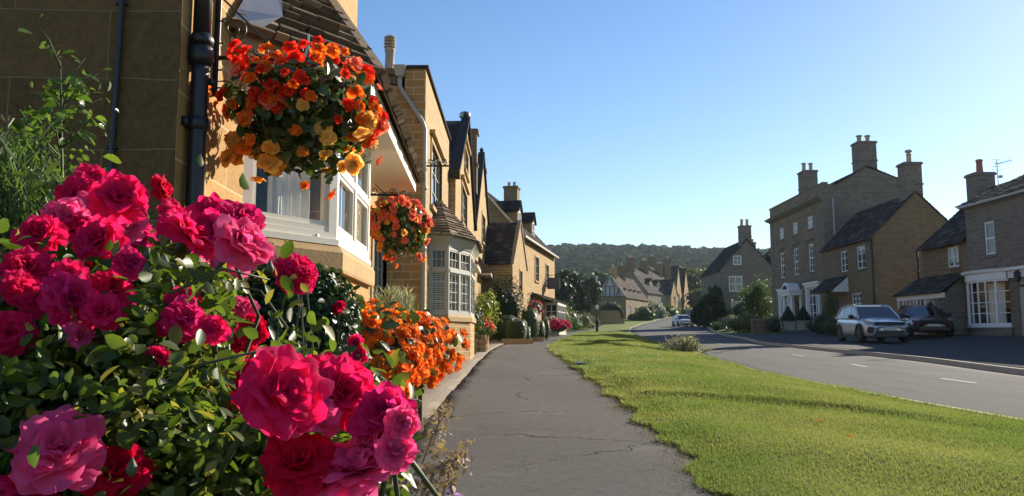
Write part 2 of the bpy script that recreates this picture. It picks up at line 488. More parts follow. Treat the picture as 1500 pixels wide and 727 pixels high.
# ---------------------------------------------------------------- render, camera, light
scene.render.engine = 'CYCLES'
scene.cycles.use_denoising = True
scene.cycles.max_bounces = 6; scene.cycles.diffuse_bounces = 3; scene.cycles.glossy_bounces = 3
scene.cycles.transmission_bounces = 4; scene.cycles.transparent_max_bounces = 10; scene.cycles.volume_bounces = 0
scene.cycles.sample_clamp_indirect = 6
scene.view_settings.view_transform = 'Standard'; scene.view_settings.look = 'None'
scene.view_settings.exposure = EXPOSURE; scene.view_settings.gamma = 1
cam = bpy.data.cameras.new('camera'); cam_o = bpy.data.objects.new('camera', cam); COL.objects.link(cam_o)
cam.sensor_width = 36; cam.lens = FOC / 1500 * 36; cam.clip_start = .02; cam.clip_end = 6000
cam_o.location = (0, 0, EYE); cam_o.rotation_euler = (R(90) + PITCH, 0, 0)
scene.camera = cam_o
SUN_AZ, SUN_EL = R(40), R(22)           # azimuth from the street's direction towards the right
sunv = Vector((math.sin(SUN_AZ)*math.cos(SUN_EL), math.cos(SUN_AZ)*math.cos(SUN_EL), math.sin(SUN_EL)))
sl = bpy.data.lights.new('sun', 'SUN'); sl.energy = SUN_E; sl.angle = R(.55); sl.color = (1.0, .90, .74)
so = bpy.data.objects.new('sun', sl); COL.objects.link(so); so.rotation_euler = (-sunv).to_track_quat('-Z', 'Y').to_euler()
w = bpy.data.worlds.new('World'); scene.world = w; w.use_nodes = True
wt = w.node_tree; wt.nodes.clear()
sky = wt.nodes.new('ShaderNodeTexSky'); sky.sky_type = 'NISHITA'; sky.sun_disc = False
sky.sun_elevation = SUN_EL; sky.sun_rotation = SUN_AZ
sky.altitude = 50; sky.air_density = 1.0; sky.dust_density = .1; sky.ozone_density = 2.2
bg = wt.nodes.new('ShaderNodeBackground'); bg.inputs[1].default_value = SKY_S
wo = wt.nodes.new('ShaderNodeOutputWorld')
hs = wt.nodes.new('ShaderNodeHueSaturation'); hs.inputs['Saturation'].default_value = 1.2; hs.inputs['Hue'].default_value = .506
wt.links.new(sky.outputs[0], hs.inputs['Color']); wt.links.new(hs.outputs[0], bg.inputs[0]); wt.links.new(bg.outputs[0], wo.inputs[0])

# ---------------------------------------------------------------- ground materials
def mat_path():
    t = NT('worn_tarmac'); p = t.obj()
    c = t.mix(t.noise(p, 1.2, 7, .7), (.052,.049,.046), (.115,.108,.099))
    c = t.mix(t.math('MULTIPLY', t.noise(p, 110, 4, .85), .6), c, (.25,.232,.208))
    c = t.mix(t.math('MULTIPLY', t.ramp(t.noise(p, 18, 5, .75), [(.45, (0,0,0)), (.7, (1,1,1))]), .5), c, (.075,.068,.06))
    pale = t.ramp(t.noise(p, .9, 5, .7), [(.57, (0,0,0)), (.68, (1,1,1))])
    c = t.mix(t.math('MULTIPLY', pale, .35), c, (.24,.225,.20))
    wv = t.vmath('ADD', p, t.vmath('MULTIPLY', t.noise(p, 3.5, 4, .7, out='Color'), (.5,.5,0)))
    vo = t.n('ShaderNodeTexVoronoi', feature='DISTANCE_TO_EDGE'); vo.inputs['Scale'].default_value = .55; t.link(wv, vo.inputs['Vector'])
    cr = t.ramp(vo.outputs['Distance'], [(.0, (1,1,1)), (.010, (0,0,0))])
    mask = t.ramp(t.noise(p, .45, 3), [(.50, (0,0,0)), (.56, (1,1,1))])
    crk = t.math('MULTIPLY', cr, mask)
    c = t.mix(t.math('MULTIPLY', crk, .85), c, (.03,.028,.025))
    dk = t.ramp(t.noise(p, 1.6, 6, .75), [(.60, (0,0,0)), (.70, (1,1,1))])
    c = t.mix(t.math('MULTIPLY', dk, .4), c, (.06,.055,.05))
    h = t.math('SUBTRACT', t.math('ADD', t.noise(p, 90, 4, .8), t.math('MULTIPLY', t.noise(p, 4, 4), 1.5)), t.math('MULTIPLY', crk, 2.0))
    b = t.bsdf(Base_Color=c, Roughness=.95); b.inputs['Specular IOR Level'].default_value = .06
    t.link(t.bump(h, .55, .012), b.inputs['Normal'])
    return t.done(b.outputs[0])

def mat_road():
    t = NT('road_asphalt'); p = t.obj()
    st = t.vmath('MULTIPLY', p, (1.0, .18, 1))
    c = t.mix(t.noise(st, 1.1, 5, .6), (.062,.061,.06), (.125,.122,.116))
    c = t.mix(t.math('MULTIPLY', t.noise(p, 30, 5, .85), .65), c, (.22,.212,.195))
    c = t.mix(t.math('MULTIPLY', t.ramp(t.noise(st, 3.0, 5, .7), [(.48, (0,0,0)), (.7, (1,1,1))]), .45), c, (.06,.058,.055))
    pt = t.ramp(t.noise(st, .8, 3), [(.58, (0,0,0)), (.62, (1,1,1))])
    c = t.mix(t.math('MULTIPLY', pt, .3), c, (.07,.068,.066))
    b = t.bsdf(Base_Color=c, Roughness=.95); b.inputs['Specular IOR Level'].default_value = .06
    t.link(t.bump(t.noise(p, 60, 4, .8), .6, .012), b.inputs['Normal'])
    return t.done(b.outputs[0])

def mat_grass_ground(name, a, bb, cc):
    t = NT(name); p = t.obj()
    c = t.mix(t.noise(p, .35, 5, .6), a, bb)
    c = t.mix(t.math('MULTIPLY', t.noise(p, 55, 4, .8), .6), c, cc)
    b = t.bsdf(Base_Color=c, Roughness=.9); b.inputs['Specular IOR Level'].default_value = .1
    t.link(t.bump(t.noise(p, 70, 4, .8), 1.0, .03), b.inputs['Normal'])
    return t.done(b.outputs[0])
M['path'] = mat_path(); M['road'] = mat_road()
M['turf'] = mat_grass_ground('verge_turf', (.10,.16,.024), (.18,.23,.04), (.24,.225,.055))
M['land'] = mat_grass_ground('meadow_ground', (.06,.085,.02), (.09,.11,.03), (.10,.10,.04))
M['flags'] = stone('paving_flags', (.24,.19,.13), (.17,.135,.095), (.11,.09,.07), .8, .6, .015, bump=.3)
M['kerb'] = simple('kerb_stone', (.40,.36,.29), .9, .2, 4, bump=.3, spec=.05)
M['forecourt'] = simple('forecourt_tarmac', (.085,.083,.08), .95, .25, 3, bump=.4, spec=.05)
M['paint'] = simple('road_paint', (.50,.49,.46), .8, .3, 30, spec=.1)

# ---------------------------------------------------------------- edges of path and road (x at a distance y)
def edge(pts):
    ys = [p[0] for p in pts]; xs = [p[1] for p in pts]
    # smooth curve through the points
    yy = np.linspace(ys[0], ys[-1], 600); xx = np.interp(yy, ys, xs)
    k = 15; ker = np.hanning(k); ker /= ker.sum()
    xs2 = np.convolve(np.pad(xx, k//2, mode='reflect', reflect_type='odd'), ker, 'valid')
    return lambda y: np.interp(y, yy, xs2)
path_l = edge([(-6,-.85),(8,-.86),(19,-.83),(27,-.72),(37,-.16),(48,1.04),(60,2.7),(82,5.9),(100,8.4),(116,11.0),(132,14.3)])
path_r = edge([(-6,1.2),(4.5,1.24),(8.5,1.37),(16,1.43),(26,1.35),(30,1.45),(35,1.95),(43,2.9),(60,5.0),(82,8.0),(100,10.6),(116,13.2),(132,16.6)])
road_l = edge([(-6,5.2),(7.7,5.0),(10,4.78),(15,4.67),(21,5.2),(27,5.8),(43,7.1),(67,9.9),(104,15.6),(125,20.5),(145,27),(165,36),(180,44)])
road_r = edge([(-6,9.3),(14.7,9.6),(20,10.4),(27,10.6),(35,10.9),(43,12.6),(55,14.6),(76,19.0),(100,24.2),(128,32),(145,38),(165,47),(180,55)])

def wob(y, s, a): return a*(np.sin(y*2.1+s)+.7*np.sin(y*4.3+2*s)+.4*np.sin(y*9.7+3*s)+.12*np.sin(y*21+s))
def verge_z(x, y):
    z = G(x, y) + .045
    s1 = np.interp(x, [1.2, 2.7, 4.6, 5.2], [10.2, 8.85, 7.0, 6.5])
    z = z + .065 * np.clip((y - s1) / .22, 0, 1) * np.clip((30-y)/16, 0, 1)
    s2 = np.interp(x, [1.4, 2.7, 4.64, 6], [40, 33.8, 22.5, 17])
    z = z + .09 * np.clip((y - s2) / .8, 0, 1) * np.clip((75-y)/30, 0, 1)
    z = z + .025*np.sin(x*1.3+.4*y) * np.sin(y*.55+x*.3) + .012*np.sin(x*3.1+y*2.3)
    z = z + .05 * np.exp(-((x - 3.2)/1.6)**2)
    e = np.clip(np.minimum((road_l(y) - x)/1.6, (x - path_r(y))/.5 + .15), 0, 1); e = e*e*(3-2*e); g0 = G(x, y)
    z = g0 + .016 + (z - g0 - .016) * e
    return z

def strip(name, xl, xr, y0, y1, ny, nx, zf, mat, skirt=.25, wl=0, wr=0, kind='structure', power=1.6):
    t = np.linspace(0, 1, ny); y = y0 + (y1-y0)*t**power
    L = xl(y) + wob(y, 1.0, wl); Rr = xr(y) + wob(y, 4.0, wr)
    u = np.linspace(0, 1, nx)
    X = L[:, None] + (Rr-L)[:, None]*u[None]; Y = np.repeat(y[:, None], nx, 1); Z = zf(X, Y)
    if skirt:
        X = np.concatenate([X[:, :1], X, X[:, -1:]], 1); Y = np.concatenate([Y[:, :1], Y, Y[:, -1:]], 1)
        Z = np.concatenate([Z[:, :1]-skirt, Z, Z[:, -1:]-skirt], 1); nx += 2
    V = np.stack([X, Y, Z], -1).reshape(-1, 3)
    i, j = np.meshgrid(np.arange(ny-1), np.arange(nx-1), indexing='ij'); a = (i*nx+j).ravel()
    o = np_mesh(name, V, np.stack([a, a+1, a+nx+1, a+nx], 1), M[mat])
    return setprops(o, kind=kind)

# one ground sheet to the horizon
gx = np.unique(np.concatenate([np.linspace(-900, -60, 30), np.linspace(-60, 80, 90), np.linspace(80, 1300, 60)]))
gy = np.unique(np.concatenate([np.linspace(-80, 200, 180), np.linspace(200, 1500, 140)]))
X, Y = np.meshgrid(gx, gy); Z = G(X, Y) - np.where(Y < 95, .08, .03)
nx = len(gx); i, j = np.meshgrid(np.arange(len(gy)-1), np.arange(nx-1), indexing='ij'); a = (i*nx+j).ravel()
setprops(np_mesh('ground', np.stack([X, Y, Z], -1).reshape(-1, 3), np.stack([a, a+1, a+nx+1, a+nx], 1), M['land'], smooth=True), kind='structure')

strip('path', path_l, lambda y: path_r(y)+.16, -5, 132, 700, 12, lambda x, y: G(x, y) + .008*np.sin(x*2.3+y*.9) - .012*np.clip((x-path_r(y)+.1)/.2, 0, 1), 'path', wl=.03)
strip('verge', path_r, road_l, -5, 178, 800, 40, verge_z, 'turf', skirt=.12, wl=.06, wr=.04)
strip('road', lambda y: road_l(y)-.05, lambda y: road_r(y)+.02, -5, 178, 400, 10, lambda x, y: G(x, y) - .035 + .05*np.sin(np.clip((x-road_l(y))/(road_r(y)-road_l(y)),0,1)*math.pi), 'road')
strip('kerb', lambda y: road_l(y)-.02, lambda y: road_l(y)+.11, -5, 178, 400, 3, lambda x, y: G(x, y) + .028, 'kerb')
strip('kerb', lambda y: road_r(y)+.02, lambda y: road_r(y)+.17, -5, 178, 400, 3, lambda x, y: G(x, y) + .075, 'kerb')
strip('forecourt', lambda y: road_r(y)+.17, lambda y: 30+0*y, -5, 55, 120, 30, lambda x, y: G(x, y) + .06, 'forecourt')
strip('lawn', lambda y: road_r(y)+.17, lambda y: 34+0*y, 55.01, 96, 120, 30, lambda x, y: G(x, y) + .05, 'turf')
strip('paving', lambda y: -9+0*y, lambda y: path_l(y)-.004, 8.0, 60, 160, 24, lambda x, y: G(x, y) + .03, 'flags')
strip('flower_bed', lambda y: -9+0*y, lambda y: path_l(y)-.004, -5, 7.99, 160, 60, lambda x, y: G(x, y) + .03 + .03*np.clip(-x-.9, 0, 1) + .012*np.sin(x*23+y*17)*np.sin(y*29-x*11), 'soil', wr=.03, power=1)
strip('lawn', lambda y: -12+0*y, lambda y: path_l(y)-.004, 60.01, 132, 120, 20, lambda x, y: G(x, y) + .03, 'turf')

mb = MB()
for y in (6.6, 9.6, 13.0, 17.4, 22.3, 27.5, 33, 39, 46, 54, 63, 73, 84):
    L = .85 + y*.012; n = 4
    for k in range(n):
        ya, yb = y + L*k/n - L/2, y + L*(k+1)/n - L/2
        xa, xb = .47*(road_l(ya)) + .53*road_r(ya), .47*(road_l(yb)) + .53*road_r(yb)
        zf = lambda x, yy: g(x, yy) - .035 + .05*math.sin((x-road_l(yy))/(road_r(yy)-road_l(yy))*math.pi) + .006
        mb.quad((xa-.04, ya, zf(xa-.04, ya)), (xa+.04, ya, zf(xa+.04, ya)), (xb+.04, yb, zf(xb+.04, yb)), (xb-.04, yb, zf(xb-.04, yb)))
setprops(mb.build('road_markings', M['paint']), kind='structure')

# utility covers in the turf
mb = MB(); c = (at(860, 537, 17.2).x, 17.2); z = float(verge_z(np.array(c[0]), np.array(c[1])))
mb.box(c[0]-.28, c[0]+.30, c[1]-.35, c[1]+.35, z-.05, z+.012); mb.box(c[0]-.22, c[0]+.24, c[1]-.29, c[1]+.29, z+.012, z+.018)
setprops(mb.build('utility_cover', M['black']), 'dark iron utility cover set in the grass beside the path', 'utility cover')

# ---------------------------------------------------------------- grass blades
def grass_blades():
    n = 520000
    u = rng.random(n); y = 3.6 * (60/3.6)**u            # density falls with distance squared on screen
    xl, xr = path_r(y) - .05 - .05*np.sin(y*3.1)*np.sin(y*7.7+1) + wob(y, 1.0, .05), road_l(y) + .02
    f = rng.random(n); x = xl + (xr-xl)*f
    keep = np.abs(x) < (y*.78 + .6); x, y, f = x[keep], y[keep], f[keep]; n = len(x)
    z = verge_z(x, y)
    sc = np.clip(y/6, .8, 6)**.75
    edge_ = np.minimum(x-xl[keep], xr[keep]-x)
    tall = 1 + .9*np.exp(-np.clip(edge_, 0, 9)/.07)
    s1 = np.interp(x, [1.2, 2.7, 4.6, 5.2], [10.2, 8.85, 7.0, 6.5]); tall += .8*np.exp(-((y-s1+.02)/.14)**2)
    patch = .5+.5*np.sin(x*1.9+1.3*np.sin(y*1.1))*np.sin(y*.9+x*.7)
    h = rng.uniform(.010, .023, n)*tall*(.7+.5*patch)*np.clip(sc, 1, 2.2); wd = rng.uniform(.0018, .0036, n)*sc*1.15
    az = rng.random(n)*2*np.pi; bend = rng.uniform(.1, 1.1, n)*h; ba = rng.random(n)*2*np.pi
    dx, dy = np.cos(az)*wd, np.sin(az)*wd
    b0 = np.stack([x-dx, y-dy, z-.006], -1); b1 = np.stack([x+dx, y+dy, z-.006], -1)
    tx, ty = x+np.cos(ba)*bend, y+np.sin(ba)*bend
    t1 = np.stack([tx+dx*.3, ty+dy*.3, z+h], -1); t0 = np.stack([tx-dx*.3, ty-dy*.3, z+h], -1)
    V = np.stack([b0, b1, t1, t0], 1).reshape(-1, 3)
    return V, np.arange(n*4).reshape(-1, 4)
t = NT('grass_blade'); p = t.obj()
r = t.n('ShaderNodeNewGeometry').outputs['Random Per Island']
c = t.mix(r, (.13,.215,.036), (.235,.315,.06))
c = t.mix(t.ramp(t.noise(p, .55, 4, .6), [(.38, (0,0,0)), (.66, (1,1,1))]), c, t.mix(r, (.25,.29,.06), (.39,.385,.11)))
c = t.mix(t.math('GREATER_THAN', t.math('FRACT', t.math('MULTIPLY', r, 13.7)), .93), c, (.30,.25,.10))
b = t.bsdf(Base_Color=c, Roughness=.5); b.inputs['Specular IOR Level'].default_value = .25
tr = t.n('ShaderNodeBsdfTranslucent'); t.link(c, tr.inputs[0])
mx = t.n('ShaderNodeMixShader'); mx.inputs[0].default_value = .45; t.link(b.outputs[0], mx.inputs[1]); t.link(tr.outputs[0], mx.inputs[2])
M['blade'] = t.done(mx.outputs[0])
V, F = grass_blades()
setprops(np_mesh('grass', V, F, M['blade']), 'short mown grass growing on the verge', 'grass', kind='stuff')
# ================================================================ corner house with the canopied bay
A1 = R(-2.24)
def H(s, l, z=None):
    """s metres along the house front, l metres to the right of the camera's line"""
    x = s*math.sin(A1) + l*math.cos(A1); y = s*math.cos(A1) - l*math.sin(A1)
    return Vector((x, y)) if z is None else Vector((x, y, z))
house = thing('corner_house', H(4.47, -1.75, 0), 'honey stone corner house with white bay window under a stone slated canopy', 'house')
def curtain_mesh(A, B, z0, z1, folds, amp, parent, name='curtain'):
    n = 90; V = []; A, B = Vector(A), Vector(B); t = (B-A); nn = Vector((t.y, -t.x)).normalized()
    rows = 10
    for j in range(rows):
        v = j/(rows-1)
        for i in range(n):
            u = i/(n-1)
            wv = math.sin(u*folds*6.283+.4*math.sin(u*9)+.5*v*math.sin(u*5))*amp*(.75+.25*math.sin(u*7+1)) + .3*amp*math.sin(u*folds*13+2)
            p = A + t*u + nn*wv
            V.append((p.x, p.y, z0 + (z1-z0)*v))
    F = [(j*n+i, j*n+i+1, (j+1)*n+i+1, (j+1)*n+i) for j in range(rows-1) for i in range(n-1)]
    return np_mesh(name, V, F, M['curtain'], parent, True)

mb = MB()
FL = 10.65-4.47
wall(mb, H(4.47,-1.75), H(10.65,-1.75), -.4, [(0,8),(FL,8)], [(1.5,4.5,1.55,2.98)], .3)
wall(mb, H(10.65,-1.75), H(10.65,-9), -.4, [(0,8),(3.6,10.6),(7.25,8)])
wall(mb, H(10.65,-9), H(4.47,-9), -.4, [(0,8),(FL,8)])
mb.build('wall', M['ashlar'], house)
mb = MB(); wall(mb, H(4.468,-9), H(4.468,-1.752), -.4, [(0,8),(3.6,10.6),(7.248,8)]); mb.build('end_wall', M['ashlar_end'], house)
mb = MB()
for e, sg in ((-1.6, 1), (-9.15, -1)):
    slates(mb, H(4.35,e,7.9), H(10.75,e,7.9), H(10.75,-5.375,10.7), H(4.35,-5.375,10.7), .3, .4)
mb.build('roof', M['slate'], house)
# room behind the bay
mb = MB()
q = lambda s, l, z: H(s, l, z)
for (a, b_, c_, d_) in (((5.6,-4),(9.3,-4),1.0,3.6),):
    mb.quad(q(5.6,-4.2,.9), q(9.3,-4.2,.9), q(9.3,-4.2,3.6), q(5.6,-4.2,3.6))
    mb.quad(q(5.6,-2.06,.9), q(5.6,-4.2,.9), q(5.6,-4.2,3.6), q(5.6,-2.06,3.6)); mb.quad(q(9.3,-2.06,.9), q(9.3,-4.2,.9), q(9.3,-4.2,3.6), q(9.3,-2.06,3.6))
    mb.quad(q(5.6,-2.06,.9), q(9.3,-2.06,.9), q(9.3,-4.2,.9), q(5.6,-4.2,.9)); mb.quad(q(5.6,-2.06,3.6), q(9.3,-2.06,3.6), q(9.3,-4.2,3.6), q(5.6,-4.2,3.6))
mb.build('room', M['darkroom'], house)
# bay plan
B0, B1, B2, B3 = (5.75,-1.75), (6.5,-1.2), (8.4,-1.2), (9.15,-1.75)
def baypoly(off, z):
    o = off
    return [H(5.75-o*1.3,-1.74,z), H(6.5-o*.45,-1.2+o,z), H(8.4+o*.45,-1.2+o,z), H(9.15+o*1.3,-1.74,z)]
mb = MB()
def slabpoly(mb, off0, z0, off1, z1):
    a, b = baypoly(off0, z0), baypoly(off1, z1); n = 4
    mb.add(a+b, [(3,2,1,0), (4,5,6,7)] + [(i,(i+1)%n,n+(i+1)%n,n+i) for i in range(n)])
slabpoly(mb, 0, -.3, 0, 1.505); mb.build('bay_base', M['ashlar'], house)
mb = MB(); slabpoly(mb, .055, 1.505, .062, 1.53); slabpoly(mb, .062, 1.53, .062, 1.665); slabpoly(mb, .062, 1.665, .03, 1.715); slabpoly(mb, .03, 1.715, .0, 1.725)
mb.build('bay_sill', M['trim'], house)
# timber frame
mb = MB(); slabpoly(mb, .022, 1.727, .022, 1.775); slabpoly(mb, .0, 1.775, .0, 1.83)
ztop = 2.99
faces = [(B0,B1), (B1,B2), (B2,B3)]
glass = MB()
for k, (a, b) in enumerate(faces):
    fr = Frame(H(*a), H(*b)); L = fr.L; z0 = 1.83
    ew = .085 if k != 1 else .075
    fr.box(mb, 0, ew, z0, ztop, -.08, .0); fr.box(mb, L-ew, L, z0, ztop, -.08, .0)
    fr.box(mb, ew, L-ew, z0, z0+.05, -.07, -.005); fr.box(mb, ew, L-ew, ztop-.06, ztop, -.07, -.005)
    if k == 1:
        fr.box(mb, L/2-.045, L/2+.045, z0+.05, ztop-.06, -.075, .004)
        fr.box(mb, ew, L/2-.045, 2.36, 2.425, -.07, .0); fr.box(mb, L/2+.045, L-ew, 2.36, 2.425, -.07, .0)
        for u0, u1 in ((ew, L/2-.045), (L/2+.045, L-ew)):
            for v0, v1 in ((z0+.05, 2.36), (2.425, ztop-.06)):
                fr.box(mb, u0, u0+.035, v0, v1, -.05, -.012); fr.box(mb, u1-.035, u1, v0, v1, -.05, -.012)
                fr.box(mb, u0+.035, u1-.035, v0, v0+.035, -.05, -.012); fr.box(mb, u0+.035, u1-.035, v1-.035, v1, -.05, -.012)
    else:
        fr.box(mb, ew, ew+.045, z0+.05, ztop-.06, -.06, -.02); fr.box(mb, L-ew-.045, L-ew, z0+.05, ztop-.06, -.06, -.02)
        fr.box(mb, ew+.045, L-ew-.045, z0+.05, z0+.09, -.06, -.02)
    glass.quad(fr.P(.03,z0+.02,-.045), fr.P(L-.03,z0+.02,-.045), fr.P(L-.03,ztop-.02,-.045), fr.P(.03,ztop-.02,-.045))
bw = mb.build('bay_window', M['white'], house)
glass.build('pane', M['glass'], bw)
mb = MB(); mb.tube([H(6.34,-1.335,1.79), H(6.325,-1.318,1.79)], .016, 8); mb.build('vent_knob', M['white'], bw, True)
curtain_mesh(H(6.12,-1.68), H(6.56,-1.46), 1.80, 2.96, 4.5, .035, house)
curtain_mesh(H(8.3,-1.5), H(8.85,-1.8), 1.80, 2.96, 5.5, .035, house)
# soffit, fascia, frieze
mb = MB()
S = [H(5.33,-1.745,3.0), H(6.38,-.95,3.0), H(10.9,-.95,3.0), H(10.9,-1.745,3.0)]
S2 = [Vector((p.x,p.y,3.06)) for p in S]
mb.add(S+S2, [(0,1,2,3),(4,5,6,7),(0,1,5,4),(1,2,6,5),(2,3,7,6),(3,0,4,7)])
fz = MB()
def fas(p, q, w, z0, z1): fz.beam((p.x,p.y,(z0+z1)/2), (q.x,q.y,(z0+z1)/2), w, z1-z0)
fas(H(6.40,-.94), H(10.9,-.94), .03, 2.985, 3.15)
fas(H(10.905,-.925), H(10.905,-1.74), .02, 2.985, 3.15)
mb.build('soffit', M['white'], house); fz.build('fascia', M['white'], house)
fz = MB(); fas(H(5.34,-1.72), H(6.395,-.935), .03, 2.99, 3.12); fz.build('frieze', M['trim_grey'], house)
# canopy roof
mb = MB()
E0, E1, E2 = H(5.20,-1.74,3.08), H(6.33,-.86,3.13), H(10.98,-.86,3.13)
T1, T2 = H(6.85,-1.74,4.45), H(10.98,-1.74,4.45)
slates(mb, E0, E1, T1, T1, .135, .23, .036, jit=.36)
slates(mb, E1, E2, T2, T1, .135, .23, .036, jit=.36)
mb.beam(E1 + Vector((0,0,.05)), T1 + Vector((0,0,.07)), .16, .05)
mb.quad(E2, T2, H(10.98,-1.74,3.1), E2)
mb.build('canopy_roof', M['slate_pale'], house)
mb = MB()
a, b = H(5.22,-1.72,3.10), H(6.0,-1.72,3.85)
mb.hexa([a, H(5.42,-1.60,3.13), H(5.55,-1.45,3.30), H(5.32,-1.70,3.25), b, b+Vector((.1,.02,.02)), b+Vector((.1,.05,.07)), b+Vector((0,.02,.1))])
mb.build('lead_flashing', M['lead'], house)
# rainwater goods on the corner and the cable on the end wall
pp = MB()
pl = -1.685; ps = 4.62
pp.tube([H(ps,pl,z) for z in (0,.5,1,2.0,2.55,2.62)], .050, 16)
pp.tube([H(ps,pl,2.60), H(ps,pl,2.63), H(ps,pl,2.70), H(ps,pl,2.72)], [.058,.074,.074,.058], 16)
pp.tube([H(ps,pl,2.72), H(ps,pl,2.76), H(ps,pl,2.79)], [.066,.072,.058], 16)
pp.tube([H(ps,pl,z) for z in (2.79,3.2,4,6,7.8)], .052, 16)
for z in (.9, 2.2, 4.2):
    pp.tube([H(ps,pl,z), H(ps,pl,z+.01), H(ps,pl,z+.07), H(ps,pl,z+.08)], [.052,.063,.063,.052], 16)
    pp.beam(H(ps-.09,-1.735,z+.04), H(ps+.09,-1.735,z+.04), .03, .05)
pp.tube([H(ps+.04,pl+.03,2.52), H(ps+.05,pl+.075,2.50)], .022, 8)
pp.build('downpipe', M['black'], house, True)
pp = MB(); 
pts = [H(4.455, -2.075+.0*z - .025*(3.6-z)/2, z) for z in np.linspace(7.9, .1, 12)]
pp.tube([Vector(p) - Vector((0,.012,0)) for p in pts], .016, 8)
for z in (1.3, 2.05, 2.9, 3.3):
    k = H(4.44,-2.075-.025*(3.6-z)/2,z); pp.beam(k-Vector((.03,0,0)), k+Vector((.03,0,0)), .02, .02)
pp.build('cable', M['black'], house, True)

# ================================================================ basket brackets
def bracket(s, l, z, arm, label, zb=.42):
    o = thing('basket_bracket', H(s, l, z), label, 'wall bracket', 'iron flower basket brackets')
    mb = MB()
    P_ = lambda out, up: H(s, l+out, z+up)
    mb.beam(P_(.015,-.24), P_(.015,zb), .025, .022, (0,1,0))
    for u in (-.2, -.08, .1, .25): mb.tube([P_(.02,u), P_(.055,u)], .006, 6)
    mb.beam(P_(.0,0), P_(arm,0), .02, .026)
    # scrolled brace above the arm
    pts = []
    for i in range(20):
        t_ = i/19; a = 1.57*(1-t_)
        pts.append(P_(.03 + (arm*.62)*(1-math.cos(t_*1.57)), zb*math.cos(t_*1.57)*.95 + .01))
    mb.tube(pts, .007, 6)
    def scroll(cx, cz, r, turns, a0, sg=1):
        pts = []
        for i in range(26):
            t_ = i/25; rr = r*(1-.8*t_); a = a0 + sg*turns*6.283*t_
            pts.append(P_(cx + rr*math.cos(a), cz + rr*math.sin(a)))
        mb.tube(pts, .006, 6)
    scroll(.12, .20, .085, 1.4, -1.57); scroll(.30, .06, .055, 1.3, 3.14); scroll(arm-.14, .05, .045, 1.3, 0, 1)
    scroll(arm+.015, .03, .035, 1.2, -1.57)
    mb.build('scroll_arm', M['black'], o, True)
    mb = MB(); mb.beam(P_(.003,-.26), P_(.003,zb+.02), .05, .008, (0,1,0)); mb.build('wall_plate', M['black'], o)
    return o
bracket(5.02, -1.74, 2.79, .66, 'black scrolled iron bracket on the corner house wall, holding the nearest hanging flower basket')
bracket(10.45, -1.74, 2.86, .68, 'black iron bracket under the far canopy end, holding the smaller-looking coral flower basket')

# ================================================================ recessed link between the corner house and the parapet house
lk = thing('link_building', (-3.0, 13.5, .2), 'recessed stone link building with dark leaded window beside the corner house', 'house')
mb = MB(); wall(mb, (-2.72,10.9), (-2.72,17.2), -.3, [(0,4.9),(6.3,4.9)], [(4.3,5.9,1.35,3.35)])
mb.build('wall', M['honey'], lk)
window(lk, Frame((-2.72,10.9),(-2.72,17.2)), 4.3, 5.9, 1.35, 3.35, 3, 4, mat='offgrey', lead=1, surround='trim', mull=.07)
mb = MB(); slates(mb, (-2.6,10.7,4.85), (-2.6,16.8,4.85), (-5.8,16.8,7.9), (-5.8,10.7,7.9), .26, .34); mb.build('roof', M['slate'], lk)

# ================================================================ parapet house with the octagonal bay
PX = -1.9; PY0, PY1 = 16.8, 23.2
ph_ = thing('parapet_house', (-3, 17, g(-2,17)), 'tall stone house with flat parapet and slated octagonal bay window', 'house')
foot = [(-9,PY0),(PX,PY0),(PX,PY1),(-9,PY1)]
TOPZ = 6.83
mb = MB()
wall(mb, foot[0], foot[1], -.2, [(0,7.6),(5.2,6.6),(6.55,6.45),(6.56,TOPZ),(7.1,TOPZ)])
wall(mb, foot[1], foot[2], -.2, [(0,TOPZ),(6.4,TOPZ)], [(1.25,3.9,4.0,5.5),(1.5,4.2,1.3,3.1)])
wall(mb, foot[2], foot[3], -.2, [(0,TOPZ),(.54,TOPZ),(.55,6.45),(7.1,7.6)])
mb.build('wall', M['honey'], ph_)
mb = MB(); mb.box(-2.4,PX+.06,PY0-.05,PY1+.05,TOPZ,TOPZ+.07); mb.box(-2.42,-2.36,PY0,PY1,6.3,TOPZ)
mb.build('parapet_coping', M['slate_dark'], ph_)
mb = MB(); slates(mb, (-2.42,PY0-.02,6.42), (-2.42,PY1,6.42), (-8.5,PY1,7.7), (-8.5,PY0-.02,7.7), .3, .4); mb.build('roof', M['slate_dark'], ph_)
fr = Frame(foot[1], foot[2])
window(ph_, fr, 1.25, 3.9, 4.0, 5.5, 3, 3, mat='offgrey', surround='trim', mull=.09, hood=True, inset=.1)
chimney(ph_, (-2.93,18.2), .7, .7, 6.3, 7.2, 'grey_stone', pots=[(0,0)], ph=.62, pr=.12, cowl='ring', potm='pot')
pipe(ph_, [(-2.46,16.72,6.72), (-2.46,16.72,6.4), (-2.38,16.7,6.25), (-1.96,16.7,5.62), (-1.90,16.7,5.45), (-1.90,16.7,.2)], .05, 'offgrey')
mb = MB(); mb.hexa([(-2.54,16.64,6.62),(-2.38,16.64,6.62),(-2.38,16.78,6.62),(-2.54,16.78,6.62),(-2.6,16.6,6.86),(-2.32,16.6,6.86),(-2.32,16.78,6.86),(-2.6,16.78,6.86)]); mb.build('rain_hopper', M['offgrey'], ph_)
